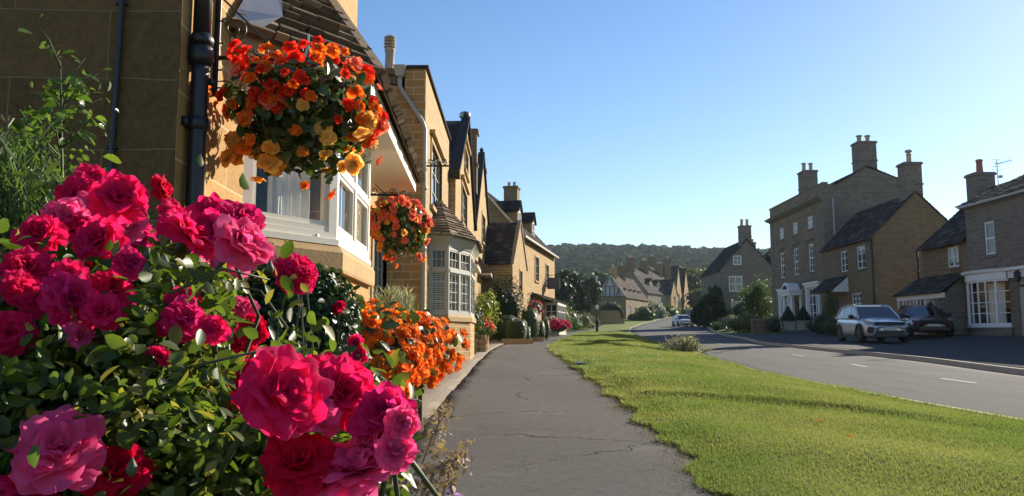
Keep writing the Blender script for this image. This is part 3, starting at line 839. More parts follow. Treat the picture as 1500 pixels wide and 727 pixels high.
# octagonal bay
b_ = [(-1.9,17.95),(-1.46,18.0),(-1.02,19.35),(-1.02,21.4),(-1.46,22.7),(-1.9,22.75)]
def scaled(off):
    c = Vector((-1.9,20.4)); out = []
    for x, y in b_:
        v = Vector((x,y))-c; L = v.length; w_ = v*(1+off/L)
        out.append(Vector((min(c.x+w_.x, 9), c.y+w_.y)))
    out[0].x = out[-1].x = -1.9
    return out
def lay(mb, o0, z0, o1, z1):
    a = [(p.x,p.y,z0) for p in scaled(o0)]; b2 = [(p.x,p.y,z1) for p in scaled(o1)]; n = len(a)
    mb.add(a+b2, [tuple(range(n))[::-1], tuple(range(n,2*n))] + [(i,(i+1)%n,n+(i+1)%n,n+i) for i in range(n)])
mb = MB(); lay(mb, 0, 0, 0, 1.30); mb.build('bay_base', M['golden'], ph_)
mb = MB(); lay(mb, .07, 1.30, .07, 1.40); lay(mb, .07, 1.40, .02, 1.45); mb.build('bay_sill', M['trim'], ph_)
mb = MB(); gl = MB(); bl = MB()
pts = scaled(0); zb0, zb1 = 1.45, 3.02
for a, b in zip(pts, pts[1:]):
    fr = Frame(a, b); L = fr.L; cols = 1 if L < .7 else 2
    fr.box(mb, 0, .055, zb0, zb1, -.07, .005); fr.box(mb, L-.055, L, zb0, zb1, -.07, .005)
    fr.box(mb, .055, L-.055, zb0, zb0+.07, -.07, .0); fr.box(mb, .055, L-.055, zb1-.07, zb1, -.07, .0); fr.box(mb, .055, L-.055, 2.43, 2.51, -.07, .02)
    if cols == 2: fr.box(mb, L/2-.045, L/2+.045, zb0+.07, zb1-.07, -.07, .0)
    for c in range(cols):
        u0 = .055 + (L-.11)*c/cols; u1 = .055 + (L-.11)*(c+1)/cols
        for v0, v1, rows in ((zb0+.07, 2.43, 4), (2.51, zb1-.07, 2)):
            fr.box(mb, u0, u0+.035, v0, v1, -.05, -.01); fr.box(mb, u1-.035, u1, v0, v1, -.05, -.01)
            fr.box(mb, u0, u1, v0, v0+.035, -.05, -.01); fr.box(mb, u0, u1, v1-.035, v1, -.05, -.01)
            for i in (1, 2): u = u0 + (u1-u0)*i/3; fr.box(mb, u-.009, u+.009, v0, v1, -.04, -.024)
            for j in range(1, rows): v = v0 + (v1-v0)*j/rows; fr.box(mb, u0, u1, v-.009, v+.009, -.042, -.026)
    gl.quad(fr.P(.02,zb0,-.034), fr.P(L-.02,zb0,-.034), fr.P(L-.02,zb1,-.034), fr.P(.02,zb1,-.034))
    for j in range(18):
        v = zb0 + .12 + j*.05
        fr.box(bl, .07, L-.07, v, v+.012, -.13, -.10)
bwin = mb.build('bay_window', M['offgrey'], ph_); gl.build('pane', M['glass'], bwin)
bl.build('blind', M['purewhite'], ph_)
mb = MB(); 
for a, b in zip(scaled(-.3), scaled(-.3)[1:]): fr = Frame(a, b); mb.quad(fr.P(0,zb0), fr.P(fr.L,zb0), fr.P(fr.L,zb1), fr.P(0,zb1))
mb.build('room', M['darkroom'], ph_)
mb = MB(); lay(mb, .02, 3.02, .05, 3.08); lay(mb, .05, 3.08, .20, 3.2); lay(mb, .20, 3.2, .22, 3.26); mb.build('cornice', M['offgrey'], ph_)
mb = MB(); ev = scaled(.30); ap0, ap1 = (-1.88,19.7,4.42), (-1.88,20.9,4.42)
tops = [ap0, ap0, ap0, ap1, ap1, ap1]
for i in range(5):
    e0, e1 = (*ev[i], 3.24), (*ev[i+1], 3.24)
    slates(mb, e0, e1, tops[i+1], tops[i], .15, .24, .022, jit=.3)
mb.build('bay_roof', M['slate_pale'], ph_)
def small_hood(parent, X, y0, y1, z0, z1, out, mat='slate_pale'):
    """lean-to hood with a white soffit over a window"""
    mb = MB(); slates(mb, (X+out,y0,z0), (X+out,y1,z0), (X,y1,z1), (X,y0,z1), .18, .26)
    mb.quad((X+out,y0,z0),(X,y0,z1),(X,y0,z0),(X+out,y0,z0-.02)); h = mb.build('hood', M[mat], parent)
    mb = MB(); mb.box(X,X+out-.03,y0+.03,y1-.03,z0-.10,z0-.04); mb.box(X+out-.03,X+out,y0,y1,z0-.12,z0-.01); mb.build('soffit', M['white'], h)
# scrolled bracket on the parapet house
o = thing('sign_bracket', (-1.9, 16.95, 4.68), 'small black scrolled iron bracket high on the parapet house corner', 'wall bracket')
mb = MB(); P_ = lambda a, b: Vector((-1.9+a, 16.95, 4.68+b))
mb.beam(P_(0,0), P_(.52,0), .03, .035); mb.beam(P_(.01,-.12), P_(.01,.2), .03, .03, (0,1,0))
for cx, r, sg in ((.10,.07,1), (.24,.085,-1), (.40,.075,1)):
    mb.tube([P_(cx + r*(1-.75*i/22)*math.cos(-1.57+sg*8*i/22), .02+r + r*(1-.75*i/22)*math.sin(-1.57+sg*8*i/22)) for i in range(23)], .012, 6)
mb.build('scroll', M['black'], o, True)

# ================================================================ twin gabled house
tw = thing('twin_gable_house', (-1.8, 24, g(-1.8,24)), 'golden stone house with two steep gables and metal flue chimney', 'house')
W0, W1, W2 = Vector((-1.7,23.3)), Vector((-1.68,34.5)), Vector((-1.27,44.2))
def gabled(parent, A, B, ez0, ez1, pk, pu, holes, back, mat='golden', roofmat='slate_dark', cop=True):
    """gabled bay facing right; roof runs back from the gable"""
    mb = MB(); fr = Frame(A, B)
    wall(mb, A, B, -.1, [(0,ez0),(pu,pk),(fr.L,ez1)], holes)
    bk = Vector((-back,0))
    Pm = fr.P(pu, pk)
    wall(mb, A+bk, A, -.1, [(0,ez0),(back,ez0)]); wall(mb, B, B+bk, -.1, [(0,ez1),(back,ez1)])
    wm = mb.build('wall', M[mat], parent)
    rb = MB(); ins = Vector((-.14,0,0))
    slates(rb, Vector((*A,ez0))+ins+Vector((0,-.15,-.12)), Vector((*(A+bk),ez0))+Vector((0,-.15,-.12)), Pm+Vector((-back,0,.05)), Pm+ins+Vector((0,0,.05)), .26, .34)
    slates(rb, Vector((*B,ez1))+ins+Vector((0,.15,-.12)), Vector((*(B+bk),ez1))+Vector((0,.15,-.12)), Pm+Vector((-back,0,.05)), Pm+ins+Vector((0,0,.05)), .26, .34)
    rb.build('roof', M[roofmat], parent)
    if cop:
        cb = MB()
        for q, e in ((A, ez0), (B, ez1)):
            p0 = Vector((*q, e-.05)) + Vector((-.05,0,0)); cb.beam(p0, Pm+Vector((-.05,0,.13)), .32, .13)
            cb.beam(p0+Vector((0,0,-.12)), p0+Vector((0,0,.12)), .36, .36, (0,1,0))
        cb.lathe((Pm.x-.05,Pm.y,Pm.z), [(.1,0),(.13,.1),(.06,.16),(.12,.28),(.02,.42)], 8)
        cb.build('gable_coping', M['slate_dark'], parent)
    return fr
h1 = [(4.0,6.2,6.85,7.7),(2.6,5.6,4.75,6.05),(3.0,5.4,1.4,2.9)]
fr = gabled(tw, W0, W1, 5.85, 5.75, 8.95, 5.6, h1, 7)
window(tw, fr, *h1[0], 2, 3, mat='offgrey', surround='trim', mull=.08, hood=True); window(tw, fr, *h1[1], 3, 3, mat='offgrey', surround='trim', mull=.08, hood=True)
window(tw, fr, *h1[2], 2, 4, mat='offgrey', surround='trim', mull=.08)
h2 = [(4.2,6.2,5.6,7.0),(4.0,6.6,2.2,3.8)]
fr2 = gabled(tw, W1+Vector((0,.02)), W2, 5.75, 5.9, 10.0, 4.5, h2, 7)
window(tw, fr2, *h2[0], 2, 3, mat='offgrey', surround='trim', mull=.08); window(tw, fr2, *h2[1], 3, 3, mat='offgrey', surround='trim', mull=.08, hood=True)
small_hood(tw, -1.69, 24.4, 27.0, 3.2, 3.9, .62)
small_hood(tw, -1.63, 36.8, 40.5, 3.9, 4.7, .65)
chimney(tw, (-1.95,33.2), .9, .75, 7.0, 9.75, 'grey_stone', pots=[], band=True)
mb = MB(); mb.lathe((-2.02,32.9,9.75), [(.15,0),(.15,.45),(.24,.5),(.24,.68),(.15,.74)], 12); mb.build('metal_flue', M['metal'], tw, True)
chimney(tw, (-1.75,40.9), .7, .7, 8.2, 9.7, 'grey_stone', pots=[(0,0)], ph=.3, pr=.1)
fr = Frame(W0, W1)
mb = MB(); fr.box(mb, 4.2, 5.0, .5, 2.5, -.02, .03); mb.build('door', M['timber'], tw)

# ================================================================ dormered house with the projecting wing
dh = thing('dormer_house', (0, 44, g(0,44)), 'long golden stone house with roof dormers, glazed porch and near gabled wing', 'house')
D0, D1 = Vector((.5,44.4)), Vector((3.1,57.0)); dv = (D1-D0).normalized(); dn = Vector((dv.y,-dv.x)); LD = (D1-D0).length
db = 6.0; EV, RG = 6.65, 9.95
p0, p1, p2, p3 = D0-dn*db, D0, D1, D1-dn*db
mb = MB()
fx = lambda px: next(u for u in np.linspace(0, LD, 400) if 750+FOC*((D0+dv*u).x/(D0+dv*u).y)*1.0 >= px or u >= LD-.01)
w1 = [fx(785), fx(790)]
uh = [(fx(784)-.1, fx(784)+1.3, 4.35, 5.85), (fx(799.5)-.1, fx(799.5)+1.2, 4.35, 5.7), (fx(780.5), fx(780.5)+.9, 2.2, 3.5)]
wall(mb, p0, p1, -.1, [(0,EV),(db/2,RG),(db,EV)]); wall(mb, p1, p2, -.1, [(0,EV),(LD,EV)], uh)
wall(mb, p2, p3, -.1, [(0,EV),(db/2,RG),(db,EV)]); wall(mb, p3, p0, -.1, [(0,EV),(LD,EV)])
mb.build('wall', M['golden'], dh)
frd = Frame(D0, D1)
for h in uh: window(dh, frd, *h, 2, 3, mat='offgrey', surround='trim', mull=.07, sw=.1)
mb = MB(); rv = dv*.12
R0, R1 = (p0+p1)/2 - rv, (p2+p3)/2 + rv
for a, b, sg in ((p1,p2,1), (p0,p3,-1)):
    slates(mb, (*(a+dn*.22*sg-rv),EV-.12), (*(b+dn*.22*sg+rv),EV-.12), (*R1,RG+.06), (*R0,RG+.06), .26, .34)
mb.build('roof', M['slate'], dh)
mb = MB()
for a in (p1, p0): mb.beam((*(a-rv),EV+.02), (*R0,RG+.16), .22, .12)
mb.build('gable_coping', M['trim_grey'], dh)
mb = MB(); a, b = p1+dn*.26-rv, p2+dn*.26+rv; mb.beam((*a,EV-.10), (*b,EV-.10), .12, .11); mb.build('gutter', M['offgrey'], dh)
chimney(dh, ((R1-dv*1.0).x,(R1-dv*1.0).y), .95, 1.0, RG-.4, 11.75, 'grey_stone', rz=math.atan2(dv.y,dv.x), pots=[(0,.2),(0,-.2)], ph=.35, pr=.12)
def dormer(parent, c, d, n, w_, z0, z1, zr, depth, wallm, roofm, wmat='purewhite'):
    """c: middle of the front face; d along the facade, n outward"""
    A, B = c-d*w_/2, c+d*w_/2; bk = -n*depth
    mb = MB(); wall(mb, A, B, z0, [(0,z1),(w_/2,zr),(w_,z1)], [(.14,w_-.14,z0+.15,z1-.02)], .08)
    wall(mb, A+bk, A, z0, [(0,z1),(depth,z1)]); wall(mb, B, B+bk, z0, [(0,z1),(depth,z1)])
    o = mb.build('dormer', M[wallm], parent)
    rb = MB(); o_ = n*.12
    for q, s in ((A-d*.12,-1), (B+d*.12,1)):
        slates(rb, (*(q+o_),z1-.1), (*(q+bk),z1-.1), (*(c+bk),zr+.05), (*(c+o_),zr+.05), .2, .28)
    rb.build('dormer_roof', M[roofm], o)
    fr = Frame(A, B); mb = MB(); u0,u1,v0,v1 = .14,w_-.14,z0+.15,z1-.02
    for a_, b2, c_, e_ in ((u0,u0+.06,v0,v1),(u1-.06,u1,v0,v1),(u0,u1,v0,v0+.06),(u0,u1,v1-.06,v1),((u0+u1)/2-.03,(u0+u1)/2+.03,v0,v1),(u0,u1,(v0+v1)/2-.015,(v0+v1)/2+.015)):
        fr.box(mb, a_, b2, c_, e_, -.06, .01)
    mb.quad(fr.P(u0,v0,-.03), fr.P(u1,v0,-.03), fr.P(u1,v1,-.03), fr.P(u0,v1,-.03), 1)
    mb.build('dormer_window', [M[wmat], M['dglass']], o)
for px, ztop in ((761,8.75), (781.5,8.75)):
    u = next(u for u in np.linspace(0, LD, 500) if 750+FOC*((D0+dv*u-dn*.7).x/(D0+dv*u-dn*.7).y) >= px)
    dormer(dh, D0+dv*u-dn*.7, dv, dn, 1.15, 7.2, 8.5, 9.15, 2.2, 'golden', 'slate_dark')
# wing
WA, WB = Vector((.03,40.0)), Vector((.86,44.6)); wv = (WB-WA).normalized(); wn = Vector((wv.y,-wv.x)); LW = (WB-WA).length
mb = MB(); wh = [(2.1,2.9,3.3,4.4),(2.9,3.8,1.2,2.3)]
wall(mb, WA, WB, -.1, [(0,4.65),(LW/2,7.0),(LW,4.65)], wh); wall(mb, WA-wn*8, WA, -.1, [(0,4.65),(8,4.65)]); wall(mb, WB, WB-wn*8, -.1, [(0,4.65),(8,4.65)])
mb.build('wing_wall', M['golden'], dh)
frw = Frame(WA, WB)
for h in wh: window(dh, frw, *h, 2, 2, mat='offgrey', surround='trim', mull=.06, sw=.09)
mb = MB(); md = (WA+WB)/2
for q, s in ((WA,-1), (WB,1)):
    slates(mb, (*(q+wv*s*.15-wn*.1),4.55), (*(q+wv*s*.15-wn*8),4.55), (*(md-wn*8),7.06), (*(md-wn*.1),7.06), .25, .32)
mb.build('wing_roof', M['slate_dark'], dh)
mb = MB()
for q in (WA, WB): mb.beam((*(q-wn*.04),4.62), (*(md-wn*.04),7.14), .2, .1)
mb.build('gable_coping', M['trim_grey'], dh)
# porch with a canopy
u0 = fx(797)
mb = MB(); a, b = fx(779), LD+.1
slates(mb, frd.P(a,3.15,.75), frd.P(b,3.15,.95), frd.P(b,3.55,0), frd.P(a,3.55,0), .2, .3); mb.build('porch_canopy', M['slate_dark'], dh)
mb = MB(); gl = MB()
pu0, pu1, pw = u0+.4, LD-.15, .85
zg = g(3,56)
for (A_, B_) in ((frd.P(pu0,0,0), frd.P(pu0,0,pw)), (frd.P(pu0,0,pw), frd.P(pu1,0,pw)), (frd.P(pu1,0,pw), frd.P(pu1,0,0))):
    f_ = Frame((A_.x,A_.y),(B_.x,B_.y)); L = f_.L
    f_.box(mb, 0, L, zg, zg+.95, -.06, 0); f_.box(mb, 0, .09, zg+.95, 3.12, -.06, 0); f_.box(mb, L-.09, L, zg+.95, 3.12, -.06, 0); f_.box(mb, .09, L-.09, 2.95, 3.12, -.06, 0)
    n = 2 if L < 1.2 else 4
    for i in range(1, n): u = L*i/n; f_.box(mb, u-.035, u+.035, zg+.95, 2.95, -.05, -.005)
    f_.box(mb, .09, L-.09, 2.5, 2.55, -.05, -.008)
    gl.quad(f_.P(.05,zg+.95,-.03), f_.P(L-.05,zg+.95,-.03), f_.P(L-.05,3.0,-.03), f_.P(.05,3.0,-.03))
pc = mb.build('porch', M['white'], dh); gl.build('pane', M['dglass'], pc)
# hanging sign and lantern
ps_ = frd.P(fx(800),4.55,0)
o = thing('hanging_sign', ps_, 'dark square hanging sign on iron arm above the glazed porch', 'sign')
f_ = frd; us = fx(800); mb = MB()
mb.beam(f_.P(us,5.0,0), f_.P(us,5.0,1.0), .04, .04); mb.beam(f_.P(us,4.6,0), f_.P(us,4.98,.35), .03, .03)
for k in (.15,.85): mb.tube([f_.P(us,5.0,k), f_.P(us,4.82,k)], .012, 6)
mb.build('iron_arm', M['black'], o)
mb = MB(); mb.hexa([f_.P(us-.03,4.05,.08),f_.P(us+.03,4.05,.08),f_.P(us+.03,4.05,.94),f_.P(us-.03,4.05,.94),f_.P(us-.03,4.82,.08),f_.P(us+.03,4.82,.08),f_.P(us+.03,4.82,.94),f_.P(us-.03,4.82,.94)])
mb.build('board', simple('slate_blue_sign', (.09,.085,.10), .6, .2, 4), o)
ul = fx(772)+.2
o = thing('wall_lantern', frd.P(ul,3.3,.2), 'black iron wall lantern beside the small porch canopy', 'lantern')
mb = MB(); mb.tube([frd.P(ul,3.3,0), frd.P(ul,3.45,.12), frd.P(ul,3.42,.24)], .02, 6); c = frd.P(ul,3.05,.24); mb.lathe(c, [(.03,.34),(.12,.27),(.13,.25),(.08,.0),(.03,-.04)][::-1], 6); mb.build('lantern_body', M['black'], o)
mb = MB(); mb.lathe((c.x,c.y,c.z+.03), [(.084,0),(.118,.2)], 6); mb.build('lantern_glass', M['glass'], o)
# ================================================================ the shaded houses across the road (their fronts face left)
def dist_of(px, X):
    """distance along the street at which a front at x = X is seen at photo column px"""
    lo, hi = 5.0, 400.0
    for _ in range(60):
        m = (lo+hi)/2; zc = m*cP
        if CX + FOC*X/zc > px: lo = m
        else: hi = m
    return (lo+hi)/2
def zat(py, d): return at(750, py, d).z

# ---------------- three storey house with the portico
gb = thing('portico_house', (23, 62, g(23,62)), 'tall three storey stone house with parapet, cornice and white columned portico', 'house')
GX0, GX1 = 22.7, 22.9; GY0, GY1 = 56.5, 69.0
far, near = Vector((GX1,GY1)), Vector((GX0,GY0)); frb = Frame(far, near); LB = frb.L
gz = g(23,62)
ub = lambda px: LB - (dist_of(px, 22.8)-GY0)
TOPB = 11.95
wins = []
for pc_ in (1149.5, 1171, 1194.5):
    u = ub(pc_); wins += [(u-.5,u+.5,9.0,9.95), (u-.5,u+.5,5.7,7.85)]
gw = [(ub(1151.5)-1.0, ub(1151.5)+1.0, 1.95, 4.45), (ub(1196)-1.05, ub(1196)+1.05, 1.95, 4.55)]
door = (ub(1170)-.55, ub(1170)+.55, gz, 3.75)
mb = MB()
wall(mb, far, near, 0, [(0,TOPB),(LB,TOPB)], wins+gw+[door], .18)
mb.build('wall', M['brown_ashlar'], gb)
mb = MB()
wall(mb, near, near+Vector((7.0,0)), 0, [(0,TOPB),(1.0,11.9),(3.2,13.2),(6.6,11.9),(7.0,11.9)])
wall(mb, near+Vector((7.0,0)), far+Vector((7.0,0)), 0, [(0,11.9),(LB,11.9)]); wall(mb, far+Vector((7,0)), far, 0, [(0,11.9),(3.8,13.2),(6.0,11.9),(7.0,TOPB)])
mb.build('end_wall', M['shade_toned_stone'], gb)
mb = MB(); slates(mb, (23.6,GY0-.1,11.85), (23.8,GY1+.1,11.85), (26.1,GY1+.1,13.25), (26.0,GY0-.1,13.25), .3, .4); slates(mb, (29.6,GY0-.1,11.75), (29.8,GY1,11.75), (26.1,GY1+.1,13.25), (26.0,GY0-.1,13.25), .3, .4)
mb.build('roof', M['slate_dark'], gb)
mb = MB(); frb.box(mb, -.05, LB+.05, TOPB, TOPB+.12, -.35, .05); mb.build('parapet_coping', M['shade_toned_stone'], gb)
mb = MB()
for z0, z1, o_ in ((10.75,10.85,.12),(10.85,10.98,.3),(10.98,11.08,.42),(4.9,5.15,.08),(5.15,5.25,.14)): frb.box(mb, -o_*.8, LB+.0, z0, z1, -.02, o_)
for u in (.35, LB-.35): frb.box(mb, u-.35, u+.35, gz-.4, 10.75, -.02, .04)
mb.build('cornice', M['shade_toned_stone'], gb)
for i, h in enumerate(wins):
    big = i % 2 == 1
    window(gb, frb, *h, 2, 4 if big else 2, mat='purewhite', surround=None, sill=True, sillmat='shade_toned_stone', fw=.09, bar=.045, midrail=True, inset=.08)
    if big:
        mb = MB(); m = (h[0]+h[1])/2
        frb.box(mb, m-.75, m+.75, h[3]+.3, h[3]+.42, -.02, .16)
        if i == 3: mb.prism([frb.P(m-.7,h[3]+.42,-.02), frb.P(m+.7,h[3]+.42,-.02), frb.P(m+.45,h[3]+.72,-.02), frb.P(m,h[3]+.85,-.02), frb.P(m-.45,h[3]+.72,-.02)], Vector((frb.n.x*.14, frb.n.y*.14, 0)))
        mb.build('window_pediment', M['shade_toned_stone'], gb)
for h in gw:
    f = window(gb, frb, *h, 3, 4, mat='purewhite', surround=None, sill=False, fw=.12, bar=.05, inset=.05, mull=.12)
    mb = MB(); m0, m1 = h[0], h[1]
    for u in (m0-.17, m1+.17): frb.box(mb, u-.14, u+.14, gz, h[3], -.02, .16); frb.box(mb, u-.18, u+.18, h[3]-.12, h[3], -.02, .2)
    frb.box(mb, m0-.4, m1+.4, h[3], h[3]+.22, -.02, .18); frb.box(mb, m0-.5, m1+.5, h[3]+.22, h[3]+.36, -.02, .3)
    frb.box(mb, m0, m1, gz, h[2], -.05, .08)
    mb.build('window_columns', M['purewhite'], gb)
mb = MB(); m = (door[0]+door[1])/2
for u in (m-.85, m+.85):
    c = frb.P(u, gz, .75); mb.lathe(c, [(.2,0),(.2,.12),(.14,.16),(.125,2.5),(.15,2.54),(.2,2.58),(.2,2.7)], 12)
    frb.box(mb, u-.14, u+.14, gz, gz+2.7, -.02, .1)
frb.box(mb, m-1.1, m+1.1, gz+2.7, gz+3.0, -.02, .98); frb.box(mb, m-1.2, m+1.2, gz+3.0, gz+3.12, -.02, 1.08)
arc = [frb.P(m+.95*math.cos(a), gz+3.12+.62*math.sin(a), .95) for a in np.linspace(math.pi, 0, 15)]
mb.prism(arc, Vector((-frb.n.x*.85, -frb.n.y*.85, 0)))
arc2 = [frb.P(m+.5*math.cos(a), gz+3.2+.32*math.sin(a), 1.0) for a in np.linspace(math.pi, 0, 15)]
po = mb.build('portico', M['purewhite'], gb)
mb = MB(); mb.prism(arc2, Vector((-frb.n.x*.06, -frb.n.y*.06, 0))); mb.build('fanlight', M['dglass'], po)
mb = MB(); frb.box(mb, door[0], door[1], gz, door[3], -.14, -.08)
for v0, v1 in ((.2,1.0),(1.15,2.0)):
    for u0, u1 in ((.1,.5),(.6,1.0)): frb.box(mb, door[0]+u0, door[0]+u1, gz+v0, gz+v1, -.08, -.06)
mb.build('door', M['timber'], gb)
chimney(gb, (26.1, 68.2), 1.2, 1.4, 12.6, 15.3, 'shade_toned_stone', pots=[(-.3,0),(.3,0)], ph=.55, pr=.17, cowl='cap')
chimney(gb, (26.2, 57.3), 1.35, 1.1, 12.6, 15.2, 'shade_toned_stone', pots=[(-.32,0),(.3,0)], ph=.4, pr=.17, cowl='cap')
pipe(gb, [(23.35,56.42,10.9),(23.4,56.42,7.2),(22.62,56.45,6.6),(22.6,56.45,1.2)], .06, 'offgrey')

# ---------------- lower house with the gable end and porch hood
cz = g(22.5,51)
hc = thing('gable_end_house', (23, 50, cz), 'brown stone house showing its plain gable end with one tall chimney', 'house')
C0, C1 = Vector((22.2,48.0)), Vector((22.3,56.35)); frc = Frame(C1, C0); LC = frc.L
uc = lambda px: LC - (dist_of(px, 22.25)-48.0)
hw = [(uc(1241.5)-.55,uc(1241.5)+.55,5.15,6.55), (uc(1267.5)-.62,uc(1267.5)+.62,5.15,6.6), (uc(1258)-.75,uc(1258)+.75,2.6,3.65), (uc(1226)-.5,uc(1226)+.5,cz,3.4)]
CE, CR = 7.0, 9.75; cd = 5.6
mb = MB()
wall(mb, C1, C0, 0, [(0,CE),(LC,CE)], hw); wall(mb, C0, C0+Vector((cd,0)), 0, [(0,CE),(cd/2,CR),(cd,CE)])
wall(mb, C0+Vector((cd,0)), C1+Vector((cd,0)), 0, [(0,CE),(LC,CE)])
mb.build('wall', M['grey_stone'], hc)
mb = MB(); slates(mb, (C1.x-.2,C1.y,CE-.15), (C0.x-.2,C0.y-.12,CE-.15), (C0.x+cd/2,C0.y-.12,CR+.06), (C1.x+cd/2,C1.y,CR+.06), .26, .34)
slates(mb, (C1.x+cd+.2,C1.y,CE-.15), (C0.x+cd+.2,C0.y-.12,CE-.15), (C0.x+cd/2,C0.y-.12,CR+.06), (C1.x+cd/2,C1.y,CR+.06), .26, .34)
mb.build('roof', M['slate_dark'], hc)
for h in hw[:3]: window(hc, frc, *h, 3 if h is hw[2] else 2, 3, mat='purewhite', surround=None, sill=True, sillmat='shade_toned_stone', fw=.08, bar=.04, inset=.09, mull=.07)
mb = MB(); frc.box(mb, *hw[3][:2], cz, 3.4, -.14, -.08); mb.build('door', M['timber'], hc)
chimney(hc, (C0.x+cd/2, C0.y+.55), 1.05, .95, 9.2, 11.7, 'shade_toned_stone', pots=[(0,0)], ph=.62, pr=.16, cowl='cap')
pipe(hc, [(22.08,47.9,6.8),(22.08,47.9,cz)], .06)
mb = MB(); u0, u1 = uc(1213), uc(1246)
slates(mb, frc.P(u0,3.9,1.2), frc.P(u1,3.9,1.2), frc.P(u1,4.9,.0), frc.P(u0,4.9,.0), .22, .3); hood = mb.build('porch_hood', M['slate_dark'], hc)
for u_, s_ in ((u1,.08),(u0,-.08)):
    mb = MB(); mb.prism([frc.P(u_,3.8,1.15), frc.P(u_,3.8,.0), frc.P(u_,4.8,.0)], Vector((0,s_,0))); mb.build('hood_cheek', M['purewhite'], hood)

# ---------------- shop house at the right edge
sz = g(21.5,35)
sh = thing('bow_window_house', (22, 32, sz), 'grey rendered house at the right edge with big white bow window', 'house')
S0, S1 = Vector((21.75,24.0)), Vector((21.4,36.7)); frs_ = Frame(S1, S0); LS = frs_.L
us_ = lambda px: LS - (dist_of(px, 21.42)-24.0)
SE = 7.05
u = us_(1458); hs = [(u-.36,u+.36,4.55,6.05), (us_(1496)-.1, us_(1496)+.95, sz, 3.55), (u+3.6,u+4.4,4.55,6.05)]
bu0, bu1 = us_(1424), us_(1484)
mb = MB()
wall(mb, S1, S0, 0, [(0,SE),(LS,SE)], hs+[(bu0+.15,bu1-.15,1.45,3.35)]); wall(mb, S0, S0+Vector((6.4,0)), 0, [(0,SE),(6.4,SE)]); wall(mb, S1+Vector((6.4,0)), S1, 0, [(0,SE),(6.4,SE)])
wall(mb, S0+Vector((6.4,0)), S1+Vector((6.4,0)), 0, [(0,SE),(LS,SE)])
mb.build('wall', M['shade_toned_stone'], sh)
mb = MB()
RA, RB = Vector((24.8,33.4,9.1)), Vector((24.9,27.5,9.1))
e = [Vector((21.1,37.0,SE-.05)), Vector((21.45,23.7,SE-.05)), Vector((28.4,23.7,SE-.05)), Vector((28.2,37.0,SE-.05))]
slates(mb, e[0], e[1], RB, RA, .26, .34); slates(mb, e[3], e[0], RA, RA, .26, .34); slates(mb, e[1], e[2], RB, RB, .26, .34); slates(mb, e[2], e[3], RA, RB, .26, .34)
mb.build('roof', M['slate'], sh)
mb = MB(); frs_.box(mb, -.1, LS+.1, SE-.16, SE-.04, .0, .3); mb.build('eaves_board', M['offgrey'], sh)
for h in (hs[0], hs[2]): window(sh, frs_, *h, 1, 2, mat='purewhite', sillmat='shade_toned_stone', fw=.09, midrail=True, inset=.09)
# shallow bow window with pilasters and a long cornice
mb = MB(); gl = MB(); n = 6; bw_ = bu1-bu0
def bowp(k): u = bu0 + bw_*k/n; return u, .12 + .42*(1-abs(2*k/n-1)**2.2)
for k in range(n):
    (ua, wa), (ub_, wb) = bowp(k), bowp(k+1)
    A_, B_ = frs_.P(ua,0,wa), frs_.P(ub_,0,wb); f_ = Frame((A_.x,A_.y),(B_.x,B_.y)); L = f_.L
    for j in range(5):
        v = 1.45 + 1.9*j/4; h_ = .08 if j in (0,4) else .035; f_.box(mb, 0, L, v-h_/2, v+h_/2, -.05, .0)
    f_.box(mb, -.025 if k else -.06, .025 if k else .06, 1.4, 3.4, -.055, .005)
    if k in (0, 4): f_.box(mb, L-.05, L+.05, 1.4, 3.4, -.06, .012)
    gl.quad(f_.P(0,1.45,-.025), f_.P(L,1.45,-.025), f_.P(L,3.35,-.025), f_.P(0,3.35,-.025))
    f_.box(mb, -.02, L+.02, 1.3, 1.41, -.3, .06)
for k in range(n):
    (ua, wa), (ub_, wb) = bowp(k), bowp(k+1)
    mb.add([frs_.P(ua,3.39,wa+.06), frs_.P(ub_,3.39,wb+.06), frs_.P(ub_,3.39,0), frs_.P(ua,3.39,0), frs_.P(ua,3.72,wa+.06), frs_.P(ub_,3.72,wb+.06), frs_.P(ub_,3.72,0), frs_.P(ua,3.72,0)], [(0,1,5,4),(4,5,6,7),(0,3,2,1)])
    mb.add([frs_.P(ua-.05,3.72,wa+.16), frs_.P(ub_+.05,3.72,wb+.16), frs_.P(ub_+.05,3.72,0), frs_.P(ua-.05,3.72,0), frs_.P(ua-.05,3.85,wa+.2), frs_.P(ub_+.05,3.85,wb+.2), frs_.P(ub_+.05,3.85,0), frs_.P(ua-.05,3.85,0)], [(0,1,5,4),(4,5,6,7),(0,3,2,1),(0,4,7,3),(1,2,6,5)])
frs_.box(mb, bu1, bu1+3.2, 3.4, 3.72, -.02, .14); frs_.box(mb, bu1+.05, bu1+3.2, 3.72, 3.85, -.02, .28)
bo = mb.build('bow_window', M['purewhite'], sh); gl.build('pane', M['glass'], bo)
mb = MB()
for k in range(n):
    (ua, wa), (ub_, wb) = bowp(k), bowp(k+1); mb.quad(frs_.P(ua,sz-.3,wa-.02), frs_.P(ub_,sz-.3,wb-.02), frs_.P(ub_,1.3,wb-.02), frs_.P(ua,1.3,wa-.02))
mb.build('bow_plinth', M['shade_toned_stone'], sh)
q0, q1 = frs_.P(bu0+.35*bw_,1.45,-.25), frs_.P(bu0+.72*bw_,1.45,-.25); curtain_mesh((q0.x,q0.y), (q1.x,q1.y), 1.46, 3.3, 6, .05, sh)
mb = MB(); frs_.box(mb, bu0, bu1, 1.2, 3.6, -1.6, -1.5); mb.build('room', M['darkroom'], sh)
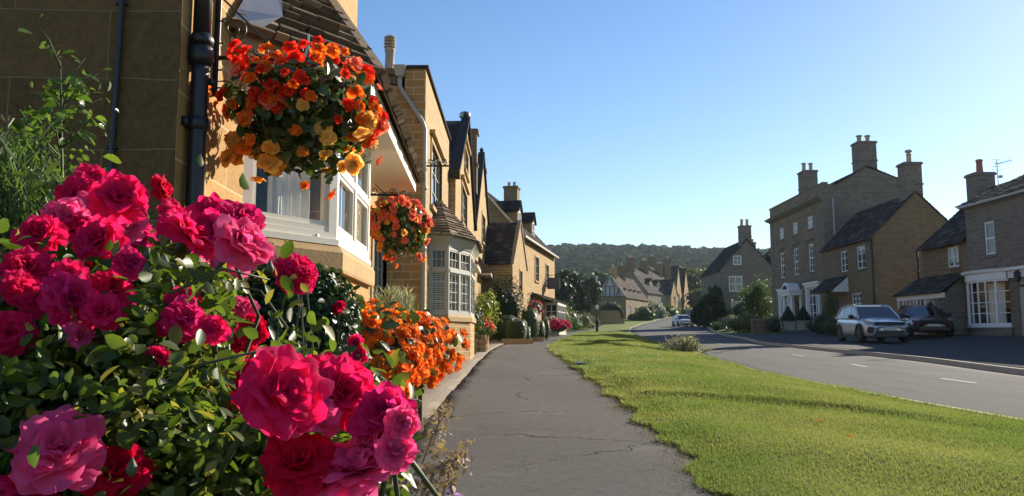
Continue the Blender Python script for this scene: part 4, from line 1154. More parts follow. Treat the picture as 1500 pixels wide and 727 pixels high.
mb = MB(); frs_.box(mb, hs[1][0], hs[1][1], sz, 3.0, -.1, -.05); frs_.box(mb, hs[1][0], hs[1][1], 3.08, 3.5, -.1, -.07); frs_.box(mb, hs[1][0]+.35, hs[1][0]+.65, sz+1.0, sz+1.06, -.05, -.02)
mb.build('door', M['offgrey'], sh)
mb = MB(); c = frs_.P(bu1+.75,3.2,.22); mb.lathe(c, [(.05,0),(.13,.06),(.13,.34),(.16,.36),(.04,.48)], 8); mb.tube([frs_.P(bu1+.75,3.6,0), frs_.P(bu1+.75,3.7,.15), c+Vector((0,0,.46))], .02, 6); mb.build('door_lantern', M['black'], sh)

# ---------------- older cottage part with catslide roof and lean-to porch, between the two
oc = thing('porch_cottage', (22, 38.5, sz), 'low stone cottage with steep dark roof and lean-to slate porch', 'house')
O0, O1 = Vector((21.45,36.72)), Vector((21.5,41.0)); fro = Frame(O1, O0); LO = fro.L
uo = lambda px: LO - (dist_of(px, 21.45)-36.72)
OE, OR_ = 5.55, 8.65; od = 7.0
u = uo(1402.5); ho = [(u-.5,u+.5,4.25,5.25)]
mb = MB(); wall(mb, O1, O0, 0, [(0,OE),(LO,OE)], ho); wall(mb, O1+Vector((od,0)), O1, 0, [(0,OE),(od/2,OR_),(od,OE)]); mb.build('wall', M['grey_stone'], oc)
window(oc, fro, *ho[0], 2, 2, mat='purewhite', sillmat='shade_toned_stone', fw=.08, bar=.05, inset=.09, mull=.08)
mb = MB(); slates(mb, (O1.x-.3,O1.y+.15,OE-.25), (O0.x-.3,O0.y,OE-.25), (O0.x+od/2,O0.y,OR_), (O1.x+od/2,O1.y+.15,OR_), .26, .34)
slates(mb, (O1.x+od,O1.y+.15,OE-.15), (O0.x+od,O0.y,OE-.15), (O0.x+od/2,O0.y,OR_), (O1.x+od/2,O1.y+.15,OR_), .26, .34); mb.build('roof', M['slate_dark'], oc)
mb = MB(); pz = sz; pw_ = 1.3
slates(mb, fro.P(-.35,2.95,pw_+.2), fro.P(LO+.05,2.95,pw_+.2), fro.P(LO+.05,3.95,0), fro.P(-.35,3.95,0), .24, .32); pr_ = mb.build('porch_roof', M['slate_dark'], oc)
mb = MB(); gl = MB()
A_, B_ = fro.P(-.2,0,pw_), fro.P(LO,0,pw_); fp = Frame((A_.x,A_.y),(B_.x,B_.y)); L = fp.L
fp.box(mb, 0, L, 2.72, 2.95, -.1, .02)
for u in (0, .55, 1.9, 2.7): fp.box(mb, u, u+.1, pz, 2.72, -.08, .0)
fp.box(mb, .1, 2.7, pz, 1.55, -.08, -.02)
for u in (.9, 1.25, 1.6, 2.3): fp.box(mb, u, u+.05, 1.55, 2.72, -.06, -.01)
fp.box(mb, .1, 2.7, 1.52, 1.6, -.1, .05)
gl.quad(fp.P(.1,1.55,-.04), fp.P(2.7,1.55,-.04), fp.P(2.7,2.72,-.04), fp.P(.1,2.72,-.04))
pf = mb.build('porch', M['purewhite'], oc); gl.build('pane', M['glass'], pf)
mb = MB(); fp.box(mb, .1, 2.75, pz, 2.8, -.9, -.85); mb.build('porch_inside', M['darkroom'], oc)
mb = MB(); fp.box(mb, 2.82, 3.68, pz, 2.7, -.1, -.05)
for v in (1.0, 1.6): fp.box(mb, 3.15, 3.35, pz+v, pz+v+.06, -.05, -.02)
mb.build('door', M['offgrey'], oc)
mb = MB(); A_, B_ = fp.P(3.75,0,.0), fp.P(3.75,0,-1.3)
mb.hexa([fp.P(3.72,pz,.03),fp.P(4.2,pz,.03),fp.P(4.2,pz,-1.35),fp.P(3.72,pz,-1.35),fp.P(3.72,2.7,.03),fp.P(4.2,2.7,.03),fp.P(4.2,3.9,-1.35),fp.P(3.72,3.9,-1.35)])
mb.build('porch_wall', M['shade_toned_stone'], oc)
mb = MB(); c = fp.P(3.6,2.15,.15); mb.lathe(c, [(.04,0),(.11,.05),(.12,.26),(.14,.28),(.03,.4)], 8); mb.tube([fp.P(3.6,2.6,0), fp.P(3.6,2.65,.15), c+Vector((0,0,.38))], .018, 6); mb.build('porch_lantern', M['black'], oc)
chimney(oc, (24.6,40.6), 1.0, .9, 7.8, 9.4, 'shade_toned_stone', pots=[(0,0)], ph=.75, pr=.17, potm='redpot', band=False)
pipe(oc, [(21.3,41.05,5.3),(21.3,41.05,3.2)], .05)
# television aerial on the shop house roof
ap = Vector((22.95,36.5,7.75)); o = thing('tv_aerial', ap, 'thin metal television aerial standing on the roof at the right edge', 'aerial')
mb = MB(); mb.tube([ap, ap+Vector((0,0,1.45))], .02, 6); b0 = ap+Vector((-.08,0,1.25)); b1 = ap+Vector((.5,-.3,1.38)); mb.tube([b0, b1], .014, 5)
for k in range(9): c = b0.lerp(b1, k/8); mb.tube([c+Vector((0,0,-.12)), c+Vector((0,0,.12))], .009, 4)
for k in range(4): c = b0 + Vector((-.02,0,-.28+.17*k)); mb.tube([c+Vector((-.22,-.1,0)), c+Vector((.34,.1,0))], .009, 4)
mb.tube([ap+Vector((-.22,0,.62)), ap+Vector((.25,0,.66))], .012, 5); mb.box(ap.x+.06,ap.x+.2,ap.y-.05,ap.y+.05,ap.z+.60,ap.z+.72)
mb.build('mast', M['metal'], o)

# ---------------- far gable house with twin pot chimney
az = 2.0
fa = [(23.4,88.0),(29.6,88.0),(29.8,98),(23.6,98)]
f0 = Frame(fa[0], fa[1]); ua = lambda px: (px-750)/FOC*88*1.0 - 23.4
wh_ = [(ua(1081)-.45,ua(1081)+.5,8.75,9.85), (ua(1078)-.75,ua(1078)+.75,5.75,7.5), (ua(1080)-.75,ua(1080)+.75,3.1,4.7)]
t, frs4, _r = rect_house('far_gable_house', 'stone house beyond the portico house, gable end with three white windows', 'house', fa, az, 8.2, 11.6, 'y', 'shade_toned_stone', 'slate_dark', {0: wh_})
for h in wh_: window(t, f0, *h, 2, 2, mat='purewhite', sillmat='shade_toned_stone', fw=.1, bar=.06, inset=.05)
chimney(t, (26.5,88.7), 1.25, .9, 11.0, 13.3, 'shade_toned_stone', pots=[(-.3,0),(.3,0)], ph=.75, pr=.18)
chimney(t, (27.9,90.5), .6, .6, 9.8, 11.6, 'shade_toned_stone', pots=[(0,0)], ph=.4, pr=.15)
mb = MB(); slates(mb, (29.2,92,7.2), (29.2,98,7.2), (33,98,10.9), (33,92,10.9), .3, .4); slates(mb, (36.8,92,7.2), (36.8,98,7.2), (33,98,10.9), (33,92,10.9), .3, .4); mb.build('rear_roof', M['slate_dark'], t)
mb = MB(); wall(mb, (29.5,92.1), (36.6,92.1), 1.5, [(0,7.3),(3.5,10.8),(7.1,7.3)]); mb.build('rear_wall', M['shade_toned_stone'], t)

# ================================================================ cars
def carpaint(name, col, rough=.25, metal=.3):
    t = NT(name); b = t.bsdf(Base_Color=col, Roughness=rough, Metallic=metal)
    b.inputs['Coat Weight'].default_value = .8; b.inputs['Coat Roughness'].default_value = .05
    return t.done(b.outputs[0])
M['headlamp'] = dark_glass('headlamp_lens', (.35,.36,.38), .08, 0)
M['plate'] = simple('number_plate_white', (.75,.75,.72), .5, .02, 3)
M['ink'] = simple('plate_lettering', (.015,.015,.015), .5, .05, 3)
M['trimblack'] = simple('black_car_trim', (.018,.018,.02), .5, .2, 9)
M['alloy'] = simple('wheel_alloy', (.22,.22,.23), .35, .1, 9, metal=.8)

def make_car(name, loc, rz, label, paint, L=4.48, W=1.85, Hh=1.63, plate=None, suv=True, bars=True):
    """front looks along local -Y; x across; built about its own base"""
    o = thing(name, (0,0,0), label, 'car')
    hw = W/2; y0, y1 = -L/2, L/2
    wr = .36 if suv else .33
    ax = [y0+.90, y1-.92]
    gcl = .20; belt = 1.03*Hh/1.63; bon = 1.02*Hh/1.63
    # stations along y: (y, half width, low z, shoulder z, centre top z)
    st = [(y0, .55, .40, .60, .66), (y0+.04, .72, .30, .70, .78), (y0+.16, .83, .24, .78, .88), (y0+.45, .905, gcl, .86, .96), (y0+.95, hw-.005, gcl, .93, 1.03), (y0+1.32, hw, gcl, .98, 1.08),
          (y0+2.0, hw, gcl, 1.0, 1.03), (y0+2.9, hw, gcl, 1.02, 1.05), (y1-.95, hw, gcl, 1.05, 1.06), (y1-.4, hw-.03, gcl+.03, 1.06, 1.06), (y1-.08, hw-.12, .30, 1.0, 1.02), (y1, hw-.25, .42, .85, .9)]
    k = Hh/1.63
    V = []; n = 13
    for (y, w_, lo, sh_, top) in st:
        sh_, top = sh_*k, top*k
        ring = [(0,lo),(w_*.7,lo),(w_*.94,lo+.05),(w_,lo+.22),(w_*1.0,(lo+sh_)/2+.05),(w_*.965,sh_-.06),(w_*.90,sh_),(w_*.62,(sh_+2*top)/3),(0,top)]
        full = [(-x,z) for x,z in ring[::-1][:-1]] + ring[:-1] if False else None
        right = ring; left = [(-x, z) for x, z in ring[1:-1]][::-1]
        V.append([(x, y, z) for x, z in right + left])
    m = len(V[0]); verts = [p for r_ in V for p in r_]; F = []
    for i in range(len(V)-1):
        for j in range(m):
            a, b = i*m+j, i*m+(j+1)%m; c, d = (i+1)*m+(j+1)%m, (i+1)*m+j
            # wheel arches
            ym = (V[i][j][1]+V[i+1][j][1])/2; zm = (V[i][j][2]+V[i+1][(j+1)%m][2])/2
            F.append((a,b,c,d))
    F.append(tuple(range(m))); F.append(tuple((len(V)-1)*m+j for j in range(m))[::-1])
    me = bpy.data.meshes.new('body'); me.from_pydata(verts, [], F)
    body = link(me, 'body', [paint], o, True)
    sd = body.modifiers.new('s', 'SUBSURF'); sd.levels = sd.render_levels = 2
    # cabin: sides lean in
    def cab(y, z): return y
    yb = y0+1.28; prof = [(y0+1.22, belt-.02*k), (y0+1.98, 1.53*k), (y0+2.35, 1.60*k), (y0+3.2, 1.60*k), (y1-.62, 1.52*k), (y1-.10, 1.06*k)] if suv else \
        [(y0+1.15, belt-.02*k), (y0+2.0, 1.54*k), (y0+2.4, 1.61*k), (y0+3.1, 1.60*k), (y1-.62, 1.50*k), (y1-.06, 1.04*k)]
    hb = hw*.90; ht = hw*.72
    def wz(z): return hb + (ht-hb)*((z-belt)/(1.6*k-belt))**1.15 if z > belt else hb
    gm = MB(); rf = MB()
    for (ya, za), (yb_, zb) in zip(prof, prof[1:]):
        wa, wb = wz(za), wz(zb); roof = za > 1.5*k and zb > 1.5*k
        tgt, mi = (rf, 0) if roof else (gm, 0)
        tgt.quad((-wa,ya,za),(wa,ya,za),(wb,yb_,zb),(-wb,yb_,zb))
    for s in (-1, 1):
        ps = [(s*wz(z), y, z) for y, z in prof]
        gm.add(ps, [tuple(range(len(ps)))])
    gm.build('windows', M['dglass'], o)
    for s in (-1, 1):          # pillars and roof rails in paint
        for (ya, za), (yb_, zb) in zip(prof, prof[1:]):
            rf.beam((s*(wz(za)+.004),ya,za), (s*(wz(zb)+.004),yb_,zb), .06, .07)
        for yq, w_ in ((y0+2.42,.05),(y0+3.42,.07)):
            rf.beam((s*(hb+.006),yq-.03,belt), (s*(wz(1.57*k)+.006),yq+.06,1.57*k), .02, w_, (0,1,0))
        rf.beam((s*(hb+.006),y0+1.3,belt+.01), (s*(hb+.006),y1-.2,belt+.02), .03, .05)
    rf.tube([(-.5*hw,prof[2][0],prof[2][1]+.005),(.5*hw,prof[2][0],prof[2][1]+.005)], .012, 6)
    rf.build('roof', paint, o, False)
    if bars:
        for s in (-1, 1):
            mb = MB(); mb.tube([(s*.6,y0+2.3,1.60*k),(s*.62,y0+2.4,1.65*k),(s*.62,y0+3.3,1.65*k),(s*.6,y0+3.45,1.58*k)], .018, 6); mb.build('roof_rail', M['black'], o)
    # grille, lower intake, lamps, fog lamp rings, plate
    mb = MB()
    mb.prism([(-.56,y0+.045,.70*k),(.56,y0+.045,.70*k),(.64,y0+.12,.80*k),(.5,y0+.125,.845*k),(-.5,y0+.125,.845*k),(-.64,y0+.12,.80*k)], (0,-.05,0)); mb.build('grille', M['trimblack'], o)
    mb = MB(); mb.hexa([(-.62,y0-.03,.30),(.62,y0-.03,.30),(.62,y0+.15,.30),(-.62,y0+.15,.30),(-.55,y0-.025,.50*k),(.55,y0-.025,.50*k),(.55,y0+.15,.50*k),(-.55,y0+.15,.50*k)]); mb.build('lower_intake', M['trimblack'], o)
    for s in (-1, 1):
        mb = MB(); mb.prism([(s*.55,y0+.10,.83*k),(s*.62,y0+.08,.76*k),(s*.84,y0+.26,.80*k),(s*.90,y0+.55,.90*k),(s*.80,y0+.40,.92*k)], (0,-.045,.012)); mb.build('headlight', M['headlamp'], o, False)
        mb = MB(); mb.prism([(s*.60,y0+.01,.62*k),(s*.80,y0+.09,.66*k),(s*.86,y0+.16,.52*k),(s*.80,y0+.10,.38*k),(s*.64,y0+.03,.40*k)], (0,-.05,0)); mb.build('fog_lamp', M['trimblack'], o)
        mb = MB(); q = Vector((s*(hw+.10),y0+1.52,1.09*k))
        mb.lathe((q.x,q.y,q.z-.08), [(.05,0),(.11,.04),(.12,.11),(.08,.16)], 10); mb.beam((s*(hb-.02),y0+1.5,1.05*k), q, .05, .05); mb.build('door_mirror', M['black'], o, True)
        mb = MB(); mb.beam((s*(hw-.02),y0+1.05,.30), (s*(hw-.02),y1-1.05,.30), .07, .14); mb.build('side_sill', M['trimblack'], o)
    for y in ax:
        for s in (-1, 1):
            mb = MB(); prof_ = [(wr*.62,-.10),(wr*.95,-.11),(wr,-.07),(wr,.07),(wr*.95,.11),(wr*.62,.10)]
            vs = []; n_ = 24
            c = (s*(hw-.09), y, wr)
            b = MB()
            for r_, h_ in prof_:
                for q in range(n_):
                    a = 6.2832*q/n_; b.v.append((c[0]+h_, c[1]+r_*math.cos(a), c[2]+r_*math.sin(a)))
            for i in range(len(prof_)-1):
                for q in range(n_): b.f.append((i*n_+q, i*n_+(q+1)%n_, (i+1)*n_+(q+1)%n_, (i+1)*n_+q)); b.m.append(0)
            wh = b.build('wheel', M['tyre'], o, True)
            r = MB(); 
            for q in range(5):
                a = 6.2832*q/5; r.beam((c[0]+s*.085,c[1],c[2]), (c[0]+s*.085,c[1]+.23*math.cos(a)*wr/.36,c[2]+.23*math.sin(a)*wr/.36), .04, .055, (1,0,0))
            for q in range(n_):
                a, a2 = 6.2832*q/n_, 6.2832*(q+1)/n_; r.beam((c[0]+s*.08,c[1]+wr*.62*math.cos(a),c[2]+wr*.62*math.sin(a)), (c[0]+s*.08,c[1]+wr*.62*math.cos(a2),c[2]+wr*.62*math.sin(a2)), .06, .025, (1,0,0))
            r.build('rim', M['alloy'], wh)
            # dark arch lip
            ab = MB(); pts = [(s*(hw+.004), y+(wr+.06)*math.cos(a), wr+(wr+.06)*math.sin(a)) for a in np.linspace(-.25, math.pi+.25, 15)]
            ab.tube(pts, .045, 6)
            ab.add([(s*(hw-.01),y,wr)]+[(s*(hw+.002), y+(wr+.05)*math.cos(a), max(.16,wr+(wr+.05)*math.sin(a))) for a in np.linspace(-.5, math.pi+.5, 20)], [(0,i,i+1) for i in range(1,20)])
            ab.build('wheel_arch', M['trimblack'], o, True)
    if plate:
        mb = MB(); mb.box(-.26,.26,y0-.045,y0-.03,.50*k,.61*k); pl = mb.build('number_plate', M['plate'], o)
        cu = bpy.data.curves.new('plate_text', 'FONT'); cu.body = plate; cu.size = .105; cu.align_x = 'CENTER'; cu.extrude = .002; cu.space_character = 1.05
        tmp = bpy.data.objects.new('plate_text', cu); me = bpy.data.meshes.new_from_object(tmp); bpy.data.objects.remove(tmp)
        t_ = link(me, 'plate_lettering', M['ink'], pl)
        t_.location = (0, y0-.048, .52*k); t_.rotation_euler = (R(90), 0, 0)
    o.location = loc; o.rotation_euler = (0, 0, rz); ORI[o.name] = Vector(loc)
    return o
silver = carpaint('silver_blue_paint', (.62,.66,.72)); red = carpaint('dark_red_paint', (.11,.012,.014)); white_p = carpaint('white_car_paint', (.78,.78,.78), .3, 0); navy = carpaint('dark_van_paint', (.02,.024,.032), .35, 0)
x, y = 15.55, 34.2
make_car('parked_car', (x, y, g(x,y)+.06), R(-6), 'silver blue family SUV parked on the shaded forecourt', silver, plate='VX18 ZGV')
x, y = 19.6, 37.6
make_car('parked_car', (x, y, g(x,y)+.06), R(-16), 'dark red car parked behind the silver SUV by the porch', red, L=4.3, W=1.8, Hh=1.5, plate='VK60 KXX', suv=False, bars=False)
x, y = 22.9, 106
make_car('parked_car', (x, y, g(x,y)), R(2), 'small distant white car parked on the road bend', white_p, L=4.6, W=1.9, Hh=1.68, bars=False)
# dark van behind the white car
x, y = 25.7, 110
vn = thing('parked_van', (x, y, g(x,y)), 'dark van parked in the shade just behind the distant white car', 'van')
mb = MB(); z = g(x,y)
sec = [(-1.0,.4),(1.0,.4),(1.0,1.5),(.88,2.3),(-.88,2.3),(-1.0,1.5)]
mb.add([(x+a,y-1.5,z+b) for a,b in sec]+[(x+a,y+2.7,z+b) for a,b in sec], [(0,1,2,3,4,5),(11,10,9,8,7,6)]+[(i,(i+1)%6,6+(i+1)%6,6+i) for i in range(6)])
mb.hexa([(x-.98,y-2.5,z+.4),(x+.98,y-2.5,z+.4),(x+1,y-1.5,z+.4),(x-1,y-1.5,z+.4),(x-.9,y-2.4,z+1.1),(x+.9,y-2.4,z+1.1),(x+1,y-1.5,z+1.35),(x-1,y-1.5,z+1.35)])
mb.build('body', navy, vn)
mb = MB(); mb.quad((x-.9,y-1.58,z+1.4),(x+.9,y-1.58,z+1.4),(x+.8,y-1.53,z+2.1),(x-.8,y-1.53,z+2.1)); mb.build('windscreen', M['dglass'], vn)
mb = MB(); mb.box(x-.8,x+.8,y-1.2,y+2.4,z+2.3,z+2.42); mb.build('roof_rack', M['metal'], vn)
for yy in (-1.6, 1.7):
    for s in (-1, 1):
        mb = MB(); mb.tube([(x+s*.78,y+yy,z+.36),(x+s*1.0,y+yy,z+.36)], .36, 18); mb.build('wheel', M['tyre'], vn)

# ================================================================ street lamp
lx, ly = 7.25, 67.2; lz = g(lx,ly)
lp = thing('street_lamp', (lx, ly, lz), 'black cast iron lamp post with glass lantern standing on the grass verge', 'street lamp')
mb = MB(); mb.lathe((lx,ly,lz), [(.17,-.05),(.17,.12),(.13,.18),(.12,.9),(.15,.95),(.09,1.05),(.07,1.3),(.055,4.15),(.08,4.2),(.05,4.28)], 12); mb.build('post', M['black'], lp, True)
mb = MB(); mb.beam((lx-.32,ly,lz+3.85),(lx+.32,ly,lz+3.85),.035,.035); mb.build('ladder_bar', M['black'], lp)
mb = MB(); mb.lathe((lx,ly,lz+4.3), [(.10,0),(.22,.52)], 4); M['lampglass'] = simple('lantern_glass', (.62,.64,.66), .15, .05, 2); gq = mb.build('lantern_glass', M['lampglass'], lp)
mb = MB()
for kk in range(4):
    a = 6.2832*(kk+.5)/4; mb.beam((lx+.10*math.cos(a),ly+.10*math.sin(a),lz+4.28),(lx+.225*math.cos(a),ly+.225*math.sin(a),lz+4.84),.022,.022)
mb.lathe((lx,ly,lz+4.82), [(.25,0),(.24,.03),(.09,.24),(.09,.3),(.03,.33),(.03,.42),(.005,.45)], 4); mb.build('lantern_frame', M['black'], lp)
mb = MB(); mb.lathe((lx,ly-.09,lz+1.95), [(.08,0),(.13,.05),(.13,.3),(.08,.36)], 8); mb.build('sign_box', M['white'], lp)
# ================================================================ foliage kit
def basis(nrm, spin):
    """rotation matrices whose z column is nrm, spun about it"""
    n = nrm / np.linalg.norm(nrm, axis=1, keepdims=True)
    a = np.where(np.abs(n[:, 2:3]) < .95, np.array([[0, 0, 1.]]), np.array([[1., 0, 0]]))
    x = np.cross(a, n); x /= np.linalg.norm(x, axis=1, keepdims=True); y = np.cross(n, x)
    c, s = np.cos(spin)[:, None], np.sin(spin)[:, None]
    return np.stack([x*c + y*s, -x*s + y*c, n], 2)
def scatter(tv, tf, pos, nrm, size, spin=None):
    n = len(pos); spin = rng.random(n)*6.2832 if spin is None else spin
    Rm = basis(nrm, spin); tv = np.asarray(tv, float)
    V = np.einsum('nij,kj->nki', Rm, tv) * np.asarray(size).reshape(-1, 1, 1) + pos[:, None, :]
    F = (np.arange(n)[:, None, None]*len(tv) + np.asarray(tf)[None]).reshape(-1, len(tf[0]))
    return V.reshape(-1, 3), F
def join(parts):
    V, F, b = [], [], 0
    for v, f in parts: V.append(v); F.append(f + b); b += len(v)
    return np.concatenate(V), np.concatenate(F)
# leaf templates lie in the xy plane, stalk at the origin, tip along +y, unit length
LEAF = ([(0,0,0),(-.22,.22,.06),(-.29,.5,.09),(-.2,.78,.07),(0,1,-.05),(.2,.78,.07),(.29,.5,.09),(.22,.22,.06),(0,.5,0)],
        [(0,8,2,1),(2,8,4,3),(0,7,6,8),(6,5,4,8)])
LEAF2 = ([(0,0,0),(-.28,.45,.09),(0,1,-.05),(.28,.45,.09)], [(0,3,2,1)])
NEEDLE = ([(-.05,0,0),(.05,0,0),(.03,1,.05),(-.03,1,.05)], [(0,1,2,3)])
CLUMP = ([(-.5,-.45,.0),(.5,-.5,.1),(.45,.5,.0),(-.55,.45,-.1)], [(0,1,2,3)])
def rdir(n):
    v = rng.normal(size=(n, 3)); return v / np.linalg.norm(v, axis=1, keepdims=True)
def lumpy(d, seed, amp=.22, k=7):
    r = np.random.default_rng(seed); f = np.ones(len(d))
    for _ in range(k):
        w = r.normal(size=3)*3.0; f += amp/ k**.5 * np.cos(d@w + r.random()*6.28)
    return f
def blob(c, rad, n, seed, shell=.55, amp=.25, zcut=None, boxy=0):
    d = rdir(n); f = lumpy(d, seed, amp)
    rr = (shell + (1-shell)*rng.random(n)**.6) * f
    if boxy:
        m = (np.abs(d)**boxy).sum(1)**(-1/boxy); rr = (shell + (1-shell)*rng.random(n)**.5) * m * (1+.03*rng.normal(size=n))
    p = np.array(c)[None] + d*np.array(rad)[None]*rr[:, None]
    nr = d/np.array(rad)[None]; nr /= np.linalg.norm(nr, axis=1, keepdims=True)
    if zcut is not None: k = p[:, 2] > zcut; p, nr = p[k], nr[k]
    return p, nr
def core(c, rad, boxy=0, nu=14, nv=9):
    th = np.linspace(0, 2*np.pi, nu, endpoint=False); ph = np.linspace(.02, np.pi-.02, nv)
    P, T = np.meshgrid(ph, th, indexing='ij'); d = np.stack([np.sin(P)*np.cos(T), np.sin(P)*np.sin(T), np.cos(P)], -1).reshape(-1, 3)
    m = (np.abs(d)**boxy).sum(1, keepdims=True)**(-1/boxy) if boxy else 1
    V = np.array(c) + d*np.array(rad)*m
    i, j = np.meshgrid(np.arange(nv-1), np.arange(nu), indexing='ij'); a = (i*nu+j).ravel(); b = (i*nu+(j+1)%nu).ravel()
    return V, np.stack([a, b, b+nu, a+nu], 1)
def leafy(pts, nr, size, tmpl=LEAF2, jitter=.8, up=.25, var=.35):
    n = len(pts); nn = nr + rng.normal(size=(n, 3))*jitter*.6 + np.array([0, 0, up])
    return scatter(*tmpl, pts, nn, size*(1-var+2*var*rng.random(n)))

M['leaf_rose'] = leafmat('rose_leaf', (.045,.075,.012), (.12,.165,.026), .45, .42, spec=.4, c3=(.24,.21,.04))
M['leaf_dark'] = leafmat('dark_glossy_leaf', (.02,.042,.012), (.042,.075,.02), .25, .4, spec=.25)
M['leaf_box'] = leafmat('box_leaf', (.025,.055,.012), (.055,.095,.02), .25, .5)
M['leaf_mid'] = leafmat('mid_green_leaf', (.04,.075,.018), (.08,.12,.03), .35, .5)
M['leaf_tree'] = leafmat('tree_leaf', (.045,.075,.022), (.09,.12,.035), .35, .6)
M['leaf_olive'] = leafmat('olive_leaf', (.10,.11,.045), (.18,.18,.07), .4, .6)
M['leaf_wood'] = leafmat('woodland_leaf', (.018,.036,.014), (.055,.085,.026), .15, .9, spec=.0, c3=(.10,.115,.04))
M['leaf_conifer'] = leafmat('yew_foliage', (.018,.032,.014), (.045,.065,.022), .15, .6, spec=.2)
M['leaf_grey'] = leafmat('grey_green_leaf', (.14,.16,.11), (.26,.26,.19), .3, .7, c3=(.55,.50,.40))
M['leaf_herb'] = leafmat('rosemary_needle', (.05,.095,.025), (.12,.175,.05), .35, .5)
M['leaf_begonia'] = leafmat('begonia_leaf', (.03,.055,.018), (.07,.11,.03), .3, .35, spec=.5, c3=(.13,.14,.04))
M['leaf_lime'] = leafmat('lime_climber_leaf', (.12,.16,.03), (.24,.25,.05), .45, .5)
M['stem'] = simple('green_stem', (.06,.075,.03), .6, .3, 20)
M['bark'] = simple('tree_bark', (.09,.07,.05), .9, .4, 10, bump=.6)
def petal(name, c1, c2, tr=.55, c3=None): 
    m = leafmat(name, c1, c2, tr, .75, tcol=(1.3,1.15,1.15), spec=.12, c3=c3); nt = m.node_tree
    # fine veins and mottling
    mixn = [n for n in nt.nodes if n.bl_idname == 'ShaderNodeMix' and n.blend_type == 'MIX'][-1]
    tc = nt.nodes.new('ShaderNodeTexCoord'); nz = nt.nodes.new('ShaderNodeTexNoise'); nz.inputs['Scale'].default_value = 3.2; nz.inputs['Detail'].default_value = 5; nz.inputs['Roughness'].default_value = .7
    nt.links.new(tc.outputs['Object'], nz.inputs['Vector']); hs = nt.nodes.new('ShaderNodeHueSaturation'); nt.links.new(mixn.outputs[2], hs.inputs['Color'])
    mr = nt.nodes.new('ShaderNodeMapRange'); mr.inputs[1].default_value = .3; mr.inputs[2].default_value = .7; mr.inputs[3].default_value = .72; mr.inputs[4].default_value = 1.12; nt.links.new(nz.outputs['Fac'], mr.inputs[0]); nt.links.new(mr.outputs[0], hs.inputs['Value'])
    for n in list(nt.nodes):
        for i in n.inputs:
            for l in list(i.links):
                if l.from_node == mixn and n != hs: nt.links.new(hs.outputs[0], i)
    return m
M['pink'] = petal('hot_pink_petal', (.80,.012,.115), (.89,.03,.19))
M['magenta'] = petal('magenta_petal', (.72,.012,.15), (.86,.05,.27))
M['rosered'] = petal('crimson_petal', (.66,.006,.045), (.75,.01,.075))
M['palepink'] = petal('bright_pink_petal', (.87,.08,.28), (.89,.16,.38))
M['orange'] = petal('orange_petal', (.94,.20,.016), (.95,.30,.035), c3=(.95,.42,.12))
M['scarlet'] = petal('scarlet_petal', (.85,.03,.02), (.90,.09,.025))
M['coral'] = petal('coral_petal', (.91,.20,.11), (.93,.33,.20))
M['amber'] = petal('amber_petal', (.92,.42,.05), (.93,.52,.10))
M['yellow'] = petal('yellow_petal', (.88,.55,.10), (.90,.62,.18))
M['whitef'] = petal('white_petal', (.75,.70,.68), (.82,.72,.72))
M['dry'] = leafmat('dry_flower_head', (.28,.19,.13), (.42,.30,.22), .2, .8)
M['mauve'] = petal('mauve_petal', (.28,.16,.38), (.40,.24,.48))

def bloom_mesh(name, mat, layers, seed, nu=9, nv=8, ruffle=.12):
    """open double flower of unit radius, opening along +z; layers: (petals, tilt at foot, tilt at edge, length, width)"""
    r = np.random.default_rng(seed); parts = []
    u = np.linspace(-1, 1, nu); v = np.linspace(0, 1, nv); U, Vv = np.meshgrid(u, v)
    for (cnt, a0, a1, ln, wd) in layers:
        ph0 = r.random()*6.28
        for k in range(cnt):
            az = ph0 + 6.2832*k/cnt + r.normal()*.22
            t0, t1 = R(a0 + r.normal()*6), R(a1 + r.normal()*15); L = ln*(1+r.normal()*.08); W = wd*(1+r.normal()*.1)
            roll = R(r.uniform(5, 45))
            tl = t0 + (t1-t0)*v**1.2 + roll*np.clip((v-.72)/.28, 0, 1)**1.5
            fine = np.linspace(0, 1, 40); tf_ = np.interp(fine, v, tl); drf = np.concatenate([[0], np.cumsum(np.sin((tf_[1:]+tf_[:-1])/2))])/39*L; dzf = np.concatenate([[0], np.cumsum(np.cos((tf_[1:]+tf_[:-1])/2))])/39*L
            p1, p2 = r.random()*6.28, r.random()*6.28
            S = Vv*(1 - .20*np.abs(U)**2.2 + .04*np.cos(U*3+p1))                    # rounded upper edge
            Dr, Dz, Tl = np.interp(S, fine, drf), np.interp(S, fine, dzf), np.interp(S, fine, tf_)
            shp = .22 + .78*np.sin(np.clip(v*.62+.06, 0, 1)*math.pi)**.75
            X = U*(W*shp)[:, None]
            cup = (.42 if a1 < 70 else .25)*W*(U**2)*shp[:, None]
            rf = ruffle*(np.sin(2.6*U+p1) + .7*np.sin(5.6*U+p2))*(Vv**2.2)*.8
            off = cup*.9 + rf
            Rr = Dr - np.cos(Tl)*off; Zz = Dz + np.sin(Tl)*off
            x = Rr*math.cos(az) - X*math.sin(az); y = Rr*math.sin(az) + X*math.cos(az)
            i, j = np.meshgrid(np.arange(nv-1), np.arange(nu-1), indexing='ij'); a = (i*nu+j).ravel()
            parts.append((np.stack([x, y, Zz], -1).reshape(-1, 3), np.stack([a, a+1, a+nu+1, a+nu], 1)))
    V, F = join(parts); V[:, 2] -= .25
    me = bpy.data.meshes.new(name)
    me.vertices.add(len(V)); me.vertices.foreach_set('co', V.astype(np.float32).ravel())
    me.loops.add(F.size); me.loops.foreach_set('vertex_index', F.astype(np.int32).ravel())
    me.polygons.add(len(F)); me.polygons.foreach_set('loop_start', np.arange(0, F.size, 4, dtype=np.int32)); me.polygons.foreach_set('use_smooth', np.ones(len(F), bool))
    me.update(calc_edges=True); me.materials.append(mat)
    return me
